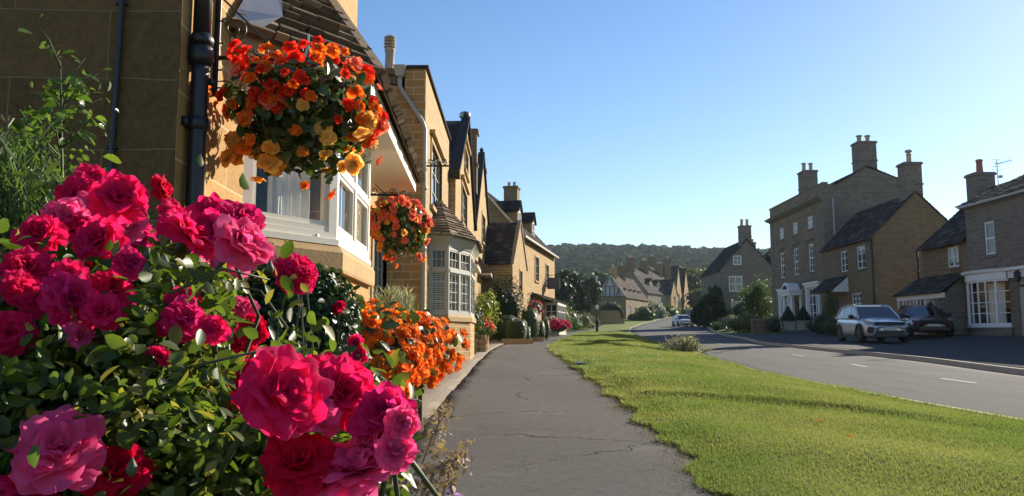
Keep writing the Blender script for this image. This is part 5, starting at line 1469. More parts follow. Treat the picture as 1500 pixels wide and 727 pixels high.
ROSE = [(5,2,24,.60,.26),(6,8,40,.74,.32),(7,16,56,.84,.36),(8,28,76,.93,.38),(8,45,98,1.0,.42),(7,64,118,1.0,.44),(5,85,132,.90,.50)]
ROSE_OPEN = [(6,2,40,.52,.26),(7,20,60,.72,.34),(8,38,84,.9,.40),(8,58,106,1.0,.46),(6,78,124,1.02,.5)]
BEG = [(4,5,45,.5,.32),(5,30,75,.75,.42),(5,55,100,.95,.55),(3,85,120,1.0,.6)]
SIMPLE = [(3,20,60,.7,.45),(4,65,95,1.0,.6)]
def bloom_set(name, mat, lay, n, seed, **k): return [bloom_mesh(name, M[mat], lay, seed+i, **k) for i in range(n)]
BL = {'pink': bloom_set('rose_bloom','pink',ROSE,4,10) + bloom_set('rose_bloom','pink',ROSE_OPEN,4,20) + bloom_set('rose_bloom','magenta',ROSE,3,25), 'red': bloom_set('rose_bloom','rosered',ROSE_OPEN,2,30),
      'pale': bloom_set('rose_bloom','palepink',ROSE_OPEN,4,40)}
for k, m in (('orange','orange'),('scarlet','scarlet'),('coral','coral'),('amber','amber'),('yellow','yellow')):
    BL['b_'+k] = bloom_set('begonia_bloom', m, BEG, 2, 50+len(k), ruffle=.12, nu=6, nv=5) + bloom_set('begonia_bloom', m, SIMPLE, 1, 70+len(k), ruffle=.12, nu=6, nv=5)
def put_bloom(parent, key, p, axis, size, name=None, label=None):
    me = random.choice(BL[key]); o = bpy.data.objects.new(name or me.name.split('.')[0], me); COL.objects.link(o); o.parent = parent
    o.location = Vector(p) - ORI[parent.name]; q = Vector(axis).to_track_quat('Z', 'Y'); e = (q @ Matrix.Rotation(random.random()*6.28, 4, 'Z').to_quaternion())
    o.rotation_mode = 'QUATERNION'; o.rotation_quaternion = e; o.scale = (size, size, size*random.uniform(.8, 1.0))
    return o

# ---------------------------------------------------------------- trees and shrubs
def tree(name, label, x, y, h, rad, mat='leaf_tree', leaf=.25, n=6000, trunk=.25, clear=.25, group=None, clumps=26, shape=1.0, droop=0, z=None, seed=None, cat='tree', amp=.25):
    z0 = g(x, y) if z is None else z; seed = seed or int(abs(x*13+y*7))+1
    t = thing(name, (x, y, z0), label, cat, group); r = np.random.default_rng(seed)
    cz = z0 + h*(clear + (1-clear)*.5); rz = h*(1-clear)*.5
    mb = MB(); mb.tube([(x,y,z0-.2),(x+.05*r.normal(),y,z0+h*clear),(x+.1*r.normal(),y+.1*r.normal(),cz),(x,y,cz+rz*.7)], [trunk,trunk*.75,trunk*.45,trunk*.1], 8)
    cs = []
    d = rdir(clumps); d[:, 2] = d[:, 2]*.9
    for i in range(clumps):
        q = d[i]*np.array([rad, rad, rz])*r.uniform(.35, .82)
        taper = 1 - (1-shape)*max(0, (q[2]/rz+.2)); q[:2] *= max(.15, taper)
        cs.append(np.array([x, y, cz]) + q)
        if i % 3 == 0: mb.tube([(x,y,cz-rz*.6), tuple((np.array([x,y,cz-rz*.2])+cs[-1])/2), tuple(cs[-1])], [trunk*.35,trunk*.2,trunk*.06], 5)
    mb.build('trunk', M['bark'], t, True)
    P, N = [], []
    per = n//clumps
    for i, c in enumerate(cs):
        s = r.uniform(.28, .5)
        p, nr = blob(c, (rad*s, rad*s, rz*s*.8), per, seed*31+i, .35, .3)
        if droop: p[:, 2] -= droop*np.abs(rng.random(len(p)))**2*np.linalg.norm(p[:, :2]-np.array([x,y]), axis=1)
        P.append(p); N.append(nr)
    P, N = np.concatenate(P), np.concatenate(N); k = P[:, 2] > z0+.05; P, N = P[k], N[k]
    V, F = leafy(P, N, leaf, CLUMP if leaf > .18 else LEAF2, .9, .1)
    np_mesh('crown', V, F, M[mat], t)
    return t
def shrub(name, label, c, rad, mat='leaf_mid', leaf=.05, n=2500, group=None, cat='shrub', boxy=0, amp=.25, tmpl=LEAF2, hard=False, zbase=None, shell=.5, corefac=.8, jitter=.8):
    """c: centre; grows from the ground below it"""
    zb = g(c[0], c[1]) if zbase is None else zbase
    t = thing(name, (c[0], c[1], zb), label, cat, group)
    p, nr = blob(c, rad, n, int(abs(c[0]*17+c[1]*5))+3, .86 if hard else shell, amp, zb+.01, boxy)
    parts = [leafy(p, nr, leaf, tmpl, jitter*(.6 if hard else 1))]
    if corefac: parts.append(core(c, np.array(rad)*corefac*(1.08 if hard else .9), boxy))
    V, F = join(parts); np_mesh('foliage', V, F, M[mat], t)
    mb = MB(); mb.tube([(c[0],c[1],zb-.05),(c[0],c[1],max(zb+.1, c[2]))], [.03+.02*rad[0], .01], 6); mb.build('stem', M['bark'], t)
    return t
def flowers(parent, key, pts, axes, sizes): 
    return [put_bloom(parent, key, p, a, s) for p, a, s in zip(pts, axes, sizes)]
# ================================================================ the far end of the street
# half timbered house
A_ = Vector((21.0,145)); dvv = Vector((.40,.917)).normalized(); nn_ = Vector((dvv.y,-dvv.x))
foot = [A_-nn_*6.0, A_, A_+dvv*17, A_+dvv*17-nn_*6.0]; zt = g(19,147)
t, f4, rf = rect_house('half_timbered_house', 'half timbered gable house with pale panels, seen far down the street', 'house', foot, zt, 7.9, 12.1, 'y', 'grey_stone', 'tile_brown', {1: [(1.8,3.6,zt,6.2),(6.2,7.6,4.9,6.3),(10,11.4,4.9,6.3)]}, row=.4, wid=.6)
fg = f4[0]; L = fg.L; mb = MB(); z_e = 7.9
mb.add([fg.P(.1,z_e+.05,.03), fg.P(L-.1,z_e+.05,.03), fg.P(L/2,12.0,.03)], [(0,1,2)]); mb.build('plaster_panel', M['render'], t)
mb = MB()
def tb(a, b, w_=.36): mb.beam(fg.P(a[0],a[1],.06), fg.P(b[0],b[1],.06), .08, w_, (fg.n.x, fg.n.y, 0))
tb((0,z_e+.1),(L,z_e+.1)); tb((L*.24,z_e+2.0),(L*.76,z_e+2.0)); tb((0,z_e),(L/2,12.1),.3); tb((L,z_e),(L/2,12.1),.3)
for u in (.2,.36,.5,.64,.8): tb((L*u,z_e+.1),(L*u,z_e+min(2.0, 4.0*min(u,1-u)*2)))
tb((L*.36,z_e+2.0),(L*.47,z_e+3.6)); tb((L*.64,z_e+2.0),(L*.53,z_e+3.6)); tb((L*.22,z_e+1.6),(L*.30,z_e+.1)); tb((L*.78,z_e+1.6),(L*.70,z_e+.1))
mb.build('timber_frame', M['timber'], t)
f1 = f4[1]
for u0,u1,v0,v1 in [(6.2,7.6,4.9,6.3),(10,11.4,4.9,6.3)]: window(t, f1, u0,u1,v0,v1, 2,2, mat='offgrey', sillmat='trim', fw=.1, inset=.06)
mb = MB(); f1.box(mb, 1.85, 3.55, zt, 6.1, -.14, -.06); mb.build('door', M['timber'], t)
for u in (2.6, 6.3, 9.6, 13.2): c = f1.P(u,0,-.7); dormer(t, Vector((c.x,c.y)), dvv, nn_, 1.4, 8.0, 9.3, 9.6, 2.4, 'render', 'tile_brown')
m_ = (foot[0]+foot[1])/2
for u, hgt in ((2.0, 13.6), (8.2, 14.4)):
    c = m_+dvv*u; chimney(t, (c.x,c.y), 1.1, 1.1, 11.4, hgt, 'golden' if u < 5 else 'grey_stone', rz=.4, pots=[(0,0)], ph=.6, pr=.2)
# row house behind it
A_ = Vector((29.0,168)); dvv = Vector((.5,.866)); nn_ = Vector((dvv.y,-dvv.x)); foot = [A_-nn_*8.0, A_, A_+dvv*20, A_+dvv*20-nn_*8.0]; zt = g(27,172)
t, f4, rf = rect_house('row_house', 'dark roofed row house with tall chimneys behind the half timbered house', 'house', foot, zt, 10.0, 15.4, 'y', 'shade_toned_stone', 'slate_dark', {}, row=.45, wid=.6)
for u in (5.0, 10.0): c = f4[1].P(u,0,-1.0); dormer(t, Vector((c.x,c.y)), dvv, nn_, 1.8, 10.6, 12.4, 13.3, 3.0, 'honey', 'slate_dark')
m_ = (foot[0]+foot[1])/2
for u in (.6, 9, 19): c = m_+dvv*u; chimney(t, (c.x,c.y), 1.2, 1.6, 14.6, 17.6, 'grey_stone', rz=.5, pots=[(0,.4),(0,-.4)], ph=.7, pr=.2)
c = f4[1].P(15.5,0,0); gp = Vector((c.x,c.y))
mb = MB(); wall(mb, gp-dvv*2.4+nn_*.8, gp+dvv*2.4+nn_*.8, zt-.5, [(0,10.0),(2.4,13.6),(4.8,10.0)], [(1.7,3.1,8.0,9.6)]); wall(mb, gp-dvv*2.4-nn_*.5, gp-dvv*2.4+nn_*.8, zt-.5, [(0,10.0),(1.3,10.0)]); mb.build('front_gable', M['golden'], t)
mb = MB()
for s in (-1,1): slates(mb, (*(gp+dvv*2.6*s+nn_*.9),9.9), (*(gp+dvv*2.6*s-nn_*3),9.9), (*(gp-nn_*3),13.7), (*(gp+nn_*.9),13.7), .4, .5)
mb.build('gable_roof', M['slate_dark'], t)
# twin gabled house at the end
A_ = Vector((40.2,196)); dvv = Vector((.45,.893)); nn_ = Vector((dvv.y,-dvv.x)); foot = [A_-nn_*13.0, A_, A_+dvv*15, A_+dvv*15-nn_*13.0]; zt = g(40,200)
t, f4, rf = rect_house('steep_gable_house', 'far stone house with two narrow sunlit steep gables near the willow', 'house', foot, zt, 12.6, 18.4, 'y', 'grey_stone', 'slate_dark', {}, row=.5, wid=.7)
for u in (3.0, 10.5):
    c = f4[1].P(u,0,0); gp = Vector((c.x,c.y))
    mb = MB(); w1_ = [(2.0,3.0,9.5,11)]
    wall(mb, gp-dvv*2.6+nn_*.7, gp+dvv*2.6+nn_*.7, zt-.6, [(0,11.8),(2.6,18.2),(5.2,11.8)], w1_); wall(mb, gp-dvv*2.6-nn_*.2, gp-dvv*2.6+nn_*.7, zt-.6, [(0,11.8),(.9,11.8)]); mb.build('front_gable', M['golden'], t)
    mb = MB()
    for s in (-1,1): slates(mb, (*(gp+dvv*2.8*s+nn_*.8),11.6), (*(gp+dvv*2.8*s-nn_*5),11.6), (*(gp-nn_*5),18.3), (*(gp+nn_*.8),18.3), .45, .6)
    mb.build('gable_roof', M['slate_dark'], t)
c = (foot[0]+foot[1])/2+dvv*4; chimney(t, (c.x,c.y), 1.4, 1.4, 17.2, 21.0, 'grey_stone', rz=.5, pots=[(0,.4),(0,-.4)], ph=.7, pr=.22)
c = foot[1]+dvv*1-nn_*1.5; chimney(t, (c.x,c.y), 1.2, 1.2, 12.2, 20.0, 'grey_stone', rz=.5, pots=[(0,0)], ph=.7, pr=.22)

# garden wall with an arched hedge top beside the dark yews
x0, x1, yw = 13.9, 17.6, 124.0
wl = thing('garden_wall', ((x0+x1)/2, yw, g(x0,yw)), 'brown stone garden wall with grass top and arched end beside the lamp post', 'wall')
mb = MB(); mb.box(x0, x1, yw, yw+.6, g(x0,yw)-.3, g(x0,yw)+2.1); mb.box(x1-.9, x1+.1, yw-.1, yw+4, g(x0,yw)-.3, g(x0,yw)+1.5); mb.build('masonry', M['honey'], wl)
mb = MB(); zb = g(x0,yw)+2.1
mb.tube([(x0+1.6+1.9*math.sin(a)*1.0, yw-.1, zb-.9+1.7*math.cos(a)) for a in np.linspace(-.2, 1.75, 12)], .28, 6); mb.build('arched_coping', M['slate_dark'], wl)
p, nr = blob((x0+1.8, yw+1.3, zb+.2), (1.9,1.1,1.0), 900, 5, .5, .2); V, F = leafy(p, nr, .3, CLUMP); setprops(np_mesh('shrub', V, F, M['leaf_mid']), 'rounded green shrub growing over the far garden wall', 'shrub')
x0 = 11.3; gp_ = thing('gate_pier', (x0, 112.5, g(x0,112)), 'tall dark stone gate pier standing left of the lamp post', 'gate pier')
mb = MB(); mb.box(x0, x0+1.1, 112, 113.2, g(x0,112)-.3, g(x0,112)+3.0); mb.build('shaft', M['grey_stone'], gp_); mb = MB(); mb.box(x0-.1, x0+1.2, 111.9, 113.3, g(x0,112)+3.0, g(x0,112)+3.2); mb.build('cap', M['slate_dark'], gp_)

# trees of the village
Gv = 'tall dark yews beyond the path'
for (px, top, d, rd, lab) in ((822,397,103,1.9,'dark yew at the left end of the clump beside the dormer house'),(840,391,112,2.3,'tallest dark yew in the middle of the clump behind the path'),(859,398,122,2.2,'dark yew at the right of the clump, directly behind the lamp post')):
    P0 = at(px, top, d); tree('yew_tree', lab, P0.x, d, P0.z-g(P0.x,d), rd, 'leaf_conifer', .35, 5200, .35, .06, Gv, 34, .75)
specs = [('loose_tree','broad pale olive tree behind the chimneys of the half timbered house',965,387,225,9,'leaf_olive'),('willow_tree','drooping pale willow beside the far steep gables',1013,392,228,9,'leaf_olive'),
 ('willow_tree','smaller pale willow at the left edge of the dark yard trees',1034,418,200,5,'leaf_olive'),('round_tree','dark round tree above the half timbered roof',905,402,260,13,'leaf_tree'),
 ('round_tree','dark green tree between the yews and the half timbered gable',876,396,255,10,'leaf_tree'),('round_tree','dark green tree behind the row house chimneys',938,396,270,13,'leaf_tree'),
 ('round_tree','mid green tree between the olive tree and the willow',988,398,270,11,'leaf_tree')]
for nm, lab, px, top, d, rd, mt in specs:
    P0 = at(px, top, d); tree(nm, lab, P0.x, d, P0.z-g(P0.x,d), rd, mt, .8, 5200, .5, .12, 'trees behind the far houses', 36, .95, .5 if nm == 'willow_tree' else 0)
for (px, top, d, rd, nm, lab, mt) in ((1033,432,84,.85,'conifer','dark conifer at the roadside left of the far gable house','leaf_conifer'),(1046,416,86,1.0,'conifer','taller dark conifer against the far gable house wall','leaf_conifer'),(1023,447,90,.9,'conifer','low dark conifer beside the parked van','leaf_conifer'),
   (1128,362,93,3.0,'conifer','tall dark conifer between the far gable house and the portico house','leaf_conifer')):
    P0 = at(px, top, d); tree(nm, lab, P0.x, d, P0.z-g(P0.x,d), rd, mt, .42, 2600, .2, .03, 'dark conifers by the far gable house', 46, .35, amp=.5)
P0 = at(1112, 405, 73); tree('garden_tree', 'round leafy garden tree in front of the far gable house', P0.x, 73, P0.z-g(P0.x,73), 1.9, 'leaf_mid', .15, 9000, .15, .03, None, 34)
# shrubs in front of the far houses
for (px, py, d, r_, lab, mt, k) in ((962,458,150,2.6,'pale flowering shrub in front of the row house','leaf_grey',0),(944,462,140,1.9,'green shrub under the half timbered house porch roof','leaf_mid',0),(979,461,158,2.4,'mid green shrub at the foot of the far steep gables','leaf_mid',0),
   (1004,462,170,2.2,'pale green shrub beside the far road bend','leaf_olive',0),(928,466,141,.9,'small shrub beside the half timbered house door','leaf_mid',0)):
    P0 = at(px, py, d); shrub('far_shrub', lab, (P0.x, d, P0.z), (r_, r_, r_*.85), mt, .28, 900, 'shrubs in front of the far houses', tmpl=CLUMP)

# far lamp and post
for (px, py0, py1, d, lab) in ((996,443,468,150,'thin far lamp post beside the white car'),):
    P0 = at(px, py0, d); b0 = at(px, py1, d); o = thing('street_lamp', b0, lab, 'street lamp'); mb = MB(); mb.tube([b0, P0], .07, 6); mb.build('post', M['metal'], o); mb = MB(); mb.lathe(P0, [(.1,0),(.22,.35),(.05,.55)], 6); mb.build('lantern', M['lampglass'], o)

# the wooded hill
def wood():
    n = 5200; x = rng.uniform(-260, 620, n); y = 330 + 640*rng.random(n)**.8
    field = (np.abs(x-.255*y-4) < .022*y) & (y < 640) & (y > 470)
    k = ~field & (np.abs(x/np.maximum(y,1)) < .62); x, y = x[k], y[k]; z = G(x, y)
    parts = []
    per = 30
    rad = rng.uniform(4.5, 8.5, len(x))*(.75+.25*y/900)
    d = rdir(len(x)*per).reshape(len(x), per, 3); d[:, :, 2] = np.abs(d[:, :, 2])*1.25 - .15
    p = np.stack([x, y, z+rad*.55], -1)[:, None] + d*rad[:, None, None]*np.array([1, 1, .85])*rng.uniform(.72, 1.05, (len(x), per, 1))
    p = p.reshape(-1, 3); nr = d.reshape(-1, 3) + .2*rng.normal(size=(len(p), 3))
    return scatter(*CLUMP, p, nr, np.repeat(rad, per)*.62*rng.uniform(.7, 1.2, len(p)))
V, F = wood(); setprops(np_mesh('woodland', V, F, M['leaf_wood']), 'hazy wooded hill closing the end of the street', 'woodland', kind='stuff')
# ================================================================ hanging baskets
r0 = lambda s: random.gauss(0, s)
def colour_pick(u, v, table):
    w_ = [max(0.0, f(u, v)) for _, f in table]; s = sum(w_); r_ = random.random()*s
    for (k, _), q in zip(table, w_):
        r_ -= q
        if r_ <= 0: return k
    return table[-1][0]
def hanging_basket(s, l, z, rx, rz, label, table, nb, nleaf, seed, size, extra=(), small=()):
    c = H(s, l, z); o = thing('hanging_basket', c, label, 'flower basket', 'hanging flower baskets')
    mb = MB(); mb.lathe((c.x,c.y,c.z-.14), [(.02,-.17),(.12,-.15),(.21,-.06),(.25,.06),(.25,.10)], 16); bk = mb.build('basket', M['wood'], o, True)
    mb = MB(); 
    for k in range(3):
        a = 2.1*k+.5; mb.tube([(c.x+.25*math.cos(a),c.y+.25*math.sin(a),c.z-.04),(c.x,c.y,c.z+.42)], .006, 5)
    mb.tube([(c.x,c.y,c.z+.40),(c.x,c.y,c.z+.50)], .008, 5); mb.build('chain', M['metal'], o)
    cc = np.array(c)
    p, nr = blob(cc+np.array([0,0,-.03]), (rx*.8, rx*.8, rz*.78), nleaf, seed, .45, .22)
    V, F = leafy(p, nr, .075, LEAF, .9, .15); np_mesh('foliage', V, F, M['leaf_begonia'], o)
    # flowers sit on the outside, most of them on the rim and trailing skirts
    for key, px, py, dd in extra: put_bloom(o, key, at(px, py, dd), Vector((r0(.2),-.7+r0(.3),.1+r0(.3))), size*random.uniform(.7,1.2))
    n = 0; r_ = np.random.default_rng(seed+9)
    while n < nb:
        d = r_.normal(size=3); d /= np.linalg.norm(d)
        f = float(lumpy(d[None], seed, .22)[0])
        q = cc + np.array([0,0,-.03]) + d*np.array([rx, rx, rz])*f*r_.uniform(.84, 1.0)
        if d[2] < -.6 and r_.random() < .5: continue
        if d[2] > .8 and r_.random() < .5: continue
        ax = d*np.array([1,1,.6]) + np.array([.15,-.25,.1]) + r_.normal(size=3)*.25
        key = colour_pick(d[0]*.9 - d[1]*.1, d[2], table)
        put_bloom(o, key, q, ax, size*r_.uniform(.65, 1.25)); n += 1
    # the smaller flowers beyond the hundred largest
    for i, (key, cnt) in enumerate(small):
        me = BL[key][i % 3]; d = r_.normal(size=(cnt,3)); d[:,2] = np.abs(d[:,2])*.9-.25; d[:,1] -= .3; d /= np.linalg.norm(d,axis=1,keepdims=True)
        q = cc + np.array([0,0,-.03]) + d*np.array([rx,rx,rz])*(lumpy(d, seed, .22)*r_.uniform(.84,.98,cnt))[:,None]
        V, F = scatter([tuple(v.co) for v in me.vertices], [tuple(p.vertices) for p in me.polygons], q, d+np.array([.1,-.3,.1]), size*r_.uniform(.5,.95,cnt)); setprops(np_mesh('small_flowers', V, F, me.materials[0], o, True), kind='stuff')
    return o
tb1 = [('b_scarlet', lambda u,v: .9*(1 if v > -.15 else .12)), ('b_orange', lambda u,v: 1.0*(1 if u < .1 else .45)), ('b_coral', lambda u,v: .35), ('b_amber', lambda u,v: .25+1.1*(v < -.15)), ('b_yellow', lambda u,v: .7*(u > .1)*(v < -.1)+.06)]
hanging_basket(5.02, -1.14, 2.46, .54, .45, 'near hanging basket of scarlet, orange and yellow begonias under the iron bracket', tb1, 71, 2400, 3, .056, [(random.choice(['b_amber','b_amber','b_orange','b_yellow']),random.uniform(325,412),random.uniform(198,250),random.uniform(4.6,5.0)) for i in range(13)] + [(random.choice(['b_yellow','b_yellow','b_amber']),random.uniform(438,535),random.uniform(185,258),random.uniform(4.6,5.0)) for i in range(14)] + [('b_coral',555,185,5.0),('b_coral',562,186,5.0),('b_scarlet',545,165,5.0)], [('b_scarlet',55),('b_orange',38),('b_coral',14)])
tb2 = [('b_coral', lambda u,v: 1.3), ('b_orange', lambda u,v: .4), ('b_amber', lambda u,v: .45), ('b_yellow', lambda u,v: .9*(u < -.2)+.08)]
hanging_basket(10.5, -1.13, 2.46, .48, .47, 'hanging basket of coral and orange begonias beyond the white canopy', tb2, 98, 2000, 8, .058, (), [('b_coral',56),('b_amber',20),('b_yellow',14)])

# ================================================================ planter with the orange begonias
y0, y1 = 6.15, 7.7; xc0, xc1 = -1.28, -.90; zb = g(-1,7)
o = thing('stone_planter', (-1.1,6.9,zb), 'dark wooden trough planter standing between the bay and the path', 'planter')
for (a,b,c,d) in ((xc0,xc1,y0,y0+.05),(xc0,xc1,y1-.05,y1)):
    mb = MB(); mb.box(a,b,c,d,zb-.03,zb+.46); mb.build('end_board', M['wood'], o)
for (a,b) in ((xc0,xc0+.05),(xc1-.05,xc1)):
    for k in range(3): mb = MB(); mb.box(a,b,y0+.052,y1-.052,zb-.03+k*.165,zb-.03+k*.165+.158); mb.build('side_board', M['wood'], o)
for (a,b) in ((xc0,y0),(xc1,y0),(xc0,y1),(xc1,y1)):
    mb = MB(); mb.box(a-.035,a+.035,b-.035,b+.035,zb-.03,zb+.5); mb.build('corner_post', M['wood'], o)
mb = MB(); mb.box(xc0+.05,xc1-.05,y0+.05,y1-.05,zb+.36,zb+.42); mb.build('compost', M['soil'], o)
o['label'] = 'dark wooden trough planter standing between the bay and the path'; o.name = 'trough_planter'; ORI[o.name] = Vector((-1.1,6.9,zb))
o = thing('begonia_plant', (-1.08,6.9,zb+.42), 'mass of bright orange begonias spilling from the trough beside the path', 'flowers')
cs = [((-1.12,6.35,.78),(.40,.36,.34)),((-1.05,6.85,.80),(.42,.45,.36)),((-1.02,7.35,.76),(.42,.42,.34)),((-1.30,6.8,.92),(.34,.6,.26)),((-1.22,6.05,.52),(.20,.16,.34)),((-1.0,7.7,.62),(.36,.25,.3)),((-.98,6.05,.50),(.16,.18,.30)),((-1.42,6.3,.78),(.28,.4,.28))]
P_, N_ = [], []
for i, (c, r_) in enumerate(cs):
    p, nr = blob(np.array(c)+np.array([0,0,zb]), r_, 420, 40+i, .4, .2, zb+.1); P_.append(p); N_.append(nr)
P_, N_ = np.concatenate(P_), np.concatenate(N_)
V, F = leafy(P_, N_, .085, LEAF, .9, .2); np_mesh('foliage', V, F, M['leaf_begonia'], o)
big = []; rr = np.random.default_rng(77)
for i, (c, r_) in enumerate(cs):
    for _ in range(330):
        d = rr.normal(size=3); d /= np.linalg.norm(d)
        if d[2] < -.6 or d[1] > .75: continue
        f = float(lumpy(d[None], 40+i, .2)[0]); q = np.array(c)+np.array([0,0,zb-.06])+d*np.array(r_)*f*rr.uniform(.85,1.08)
        if any((((q-np.array(c2)-np.array([0,0,zb]))/np.array(r2))**2).sum() < .55 for c2, r2 in cs): continue
        big.append((q, d))
rr.shuffle(big)
big.sort(key=lambda t_: t_[0][1] - .8*t_[0][2])
for q, d in big[:96]: put_bloom(o, random.choice(['b_orange']*11+['b_coral','b_coral','b_scarlet']), q, d+np.array([.2,-.4,.25])+rr.normal(size=3)*.25, .062*rr.uniform(.7,1.2))
rest = big[96:]
if rest:
    parts = []
    tv = [tuple(v.co) for v in BL['b_orange'][2].vertices]; tf = [tuple(p.vertices) for p in BL['b_orange'][2].polygons]
    V, F = scatter(tv, tf, np.array([q for q, _ in rest]), np.array([d+np.array([.2,-.4,.25]) for _, d in rest]), .060*rr.uniform(.6,1.2,len(rest)))
    setprops(np_mesh('begonia_flowers', V, F, M['orange'], o, True), kind='stuff')

# ================================================================ the rose bush in front
ro = thing('rose_bush', (-.62, .85, 0), 'big foreground bush of hot pink double roses filling the lower left', 'rose bush')
blooms = [(136,261,66),(111,284,70),(177,288,92),(146,300,80),(182,326,74),(144,352,92),(97,318,84),(58,345,86),(40,392,76),(99,405,60),(104,437,94),(165,424,74),(192,386,58),(70,310,60),(205,352,62),(120,330,80),
 (240,276,48),(256,310,50),(313,306,76),(281,338,92),(309,340,96),(361,352,108),(357,322,84),(336,372,80),(262,330,70),(330,330,80),(18,486,74),(359,448,48),(268,440,60),(272,468,76),(371,484,52),(347,503,58),(310,482,54),
 (150,455,70),(60,440,70),(250,470,56),(30,420,64),(120,490,50),(235,520,46),(85,655,148),(170,686,104),(46,722,110),(418,574,150),(372,556,92),(350,585,84),(504,574,122),(470,560,96),(560,606,112),(546,640,110),(437,676,124),(516,684,142),(580,660,72),(455,600,110),(590,620,60)]
redset = {(170,686,104),(437,676,124),(371,484,52),(347,503,58),(240,276,48)}
palset = {(104,437,86),(359,448,48),(272,468,62),(516,684,142),(580,660,72),(546,640,110),(165,424,60),(590,620,60)}
base = Vector((-.55, .95, 0)); ends = []
for b_ in blooms:
    px, py, dm = b_
    d = min(1.75, 1150*.088/dm) if not (380 < py < 530 and px < 345) else random.uniform(.80, .95)
    d = min(d, .74) if py > 590 else d
    d = d*(.95+.1*random.random()); P0 = at(px, py, d)
    key = 'red' if b_ in redset else 'pale' if b_ in palset or random.random() < .18 else 'pink'
    tocam = (Vector((0,0,EYE))-P0).normalized()
    ax = tocam*.75 + Vector((random.gauss(.1,.35), random.gauss(-.05,.3), random.gauss(.55,.25)))
    put_bloom(ro, key, P0, ax, dm*d/1150/2*.93); ends.append((P0, ax))
mb = MB(); leafP, leafN = [], []
for P0, ax in ends:
    a = Vector(ax).normalized(); b0 = base + Vector((random.gauss(0,.16), random.gauss(0,.14), 0)); q = P0 - a*.05
    m1 = b0.lerp(q, .45) + Vector((random.gauss(0,.06), random.gauss(0,.06), .12)); m2 = q - a*.10 + Vector((0,0,-.05))
    pts = [b0, m1, m2, q, P0-a*.008]; mb.tube(pts, [.007,.005,.0035,.003,.005], 6)
    for _ in range(16):
        k = random.choice((0,1,1,2)); p = pts[k].lerp(pts[k+1], random.random()); leafP.append(np.array(p)+rng.normal(size=3)*.035); leafN.append(rng.normal(size=3)+np.array([0,-.2,.5]))
# loose canes with buds
for (pa, pb, d) in (((110,640),(420,505),.75),((250,430),(395,410),.85),((330,640),(270,520),.9),((420,480),(345,420),1.0),((150,560),(60,470),.8),((215,520),(300,380),.95)):
    A_, B_ = at(*pa, d), at(*pb, d*1.08); m_ = A_.lerp(B_, .5)+Vector((0,0,.02)); mb.tube([A_, m_, B_], [.002,.0016,.001], 6)
    for _ in range(9): leafP.append(np.array(A_.lerp(B_, random.random()))+rng.normal(size=3)*.02); leafN.append(rng.normal(size=3)+np.array([0,-.2,.6]))
mb.build('stem', M['stem'], ro, True)
mb = MB()
for (px, py, d) in ((216,375,.85),(214,398,.85),(193,690,.62),(250,420,.9),(395,395,.8),(300,560,.8)):
    c = at(px, py, d); mb.lathe((c.x,c.y,c.z-.004), [(.0015,0),(.004,.003),(.0045,.006),(.0025,.010),(.0006,.014)], 8)
setprops(mb.build('rosebuds', M['stem'], ro, True), kind='stuff')
vols = [((130,540),1.0,(.20,.22,.17),1500),((280,500),1.05,(.22,.22,.15),1500),((90,650),.85,(.16,.16,.16),1100),((260,640),.85,(.18,.2,.16),1500),((420,690),.95,(.16,.2,.14),1100),((180,420),1.15,(.20,.18,.12),800),((20,560),1.0,(.15,.2,.2),700),((300,590),1.05,(.12,.16,.12),600)]
for (px, d, r_, n) in vols:
    c = at(*px, d); p, nr = blob(c, r_, n, int(px[0])+1, .1, .2); leafP += list(p); leafN += list(nr*.5 + rng.normal(size=p.shape)*.6 + np.array([0,-.15,.5]))
for c, r_, n in (((-.55,.95,.45),(.5,.4,.35),2200),((-.75,1.1,.75),(.3,.3,.3),900)):
    p, nr = blob(c, r_, n, 8, .2, .2); leafP += list(p); leafN += list(nr + np.array([0,0,.4]))
leafP = np.array(leafP); leafN = np.array(leafN)
rep = rng.random(len(leafP)) < .95; leafP = np.concatenate([leafP, leafP[rep]+rng.normal(size=(rep.sum(),3))*.04]); leafN = np.concatenate([leafN, leafN[rep]+rng.normal(size=(rep.sum(),3))*.6])
# the blooms open clear of the leaves
eye = np.array([0,0,EYE]); pxx = CX + FOC*leafP[:,0]/np.maximum(leafP[:,1],.05); pyy = CY - FOC*((leafP[:,2]-EYE)*cP-leafP[:,1]*sP)/np.maximum(leafP[:,1]*cP+(leafP[:,2]-EYE)*sP,.05)
keep = ~((pxx > 335) & (pyy < 520) & (pyy > 300) & (rng.random(len(leafP)) < .92)) & ~((pxx > 610) & (leafP[:,2] > .35)) & ~((pyy < 300) & (pxx > 230) & (rng.random(len(leafP)) < .8)); ld = np.linalg.norm(leafP-eye, axis=1)
for (P0, ax), b_ in zip(ends, blooms):
    q = np.array(P0)-eye; dq = np.linalg.norm(q); cosa = ((leafP-eye)@q)/(ld*dq); keep &= ~((np.arccos(np.clip(cosa,-1,1)) < b_[2]/1150*.46) & (ld < dq+.01) & (rng.random(len(leafP)) < .9))
leafP, leafN = leafP[keep], leafN[keep]
V, F = scatter(*LEAF, leafP, leafN, .018*np.clip(np.linalg.norm(leafP-np.array([0,0,EYE]),axis=1), .55, 1.2)*rng.uniform(.6, 1.6, len(leafP))); np_mesh('foliage', V, F, M['leaf_rose'], ro)

def spray(o, b0, tip, nleaf, size, mat, rad=.004, tmpl=LEAF, spread=.05, name='foliage', bend=.05):
    pass
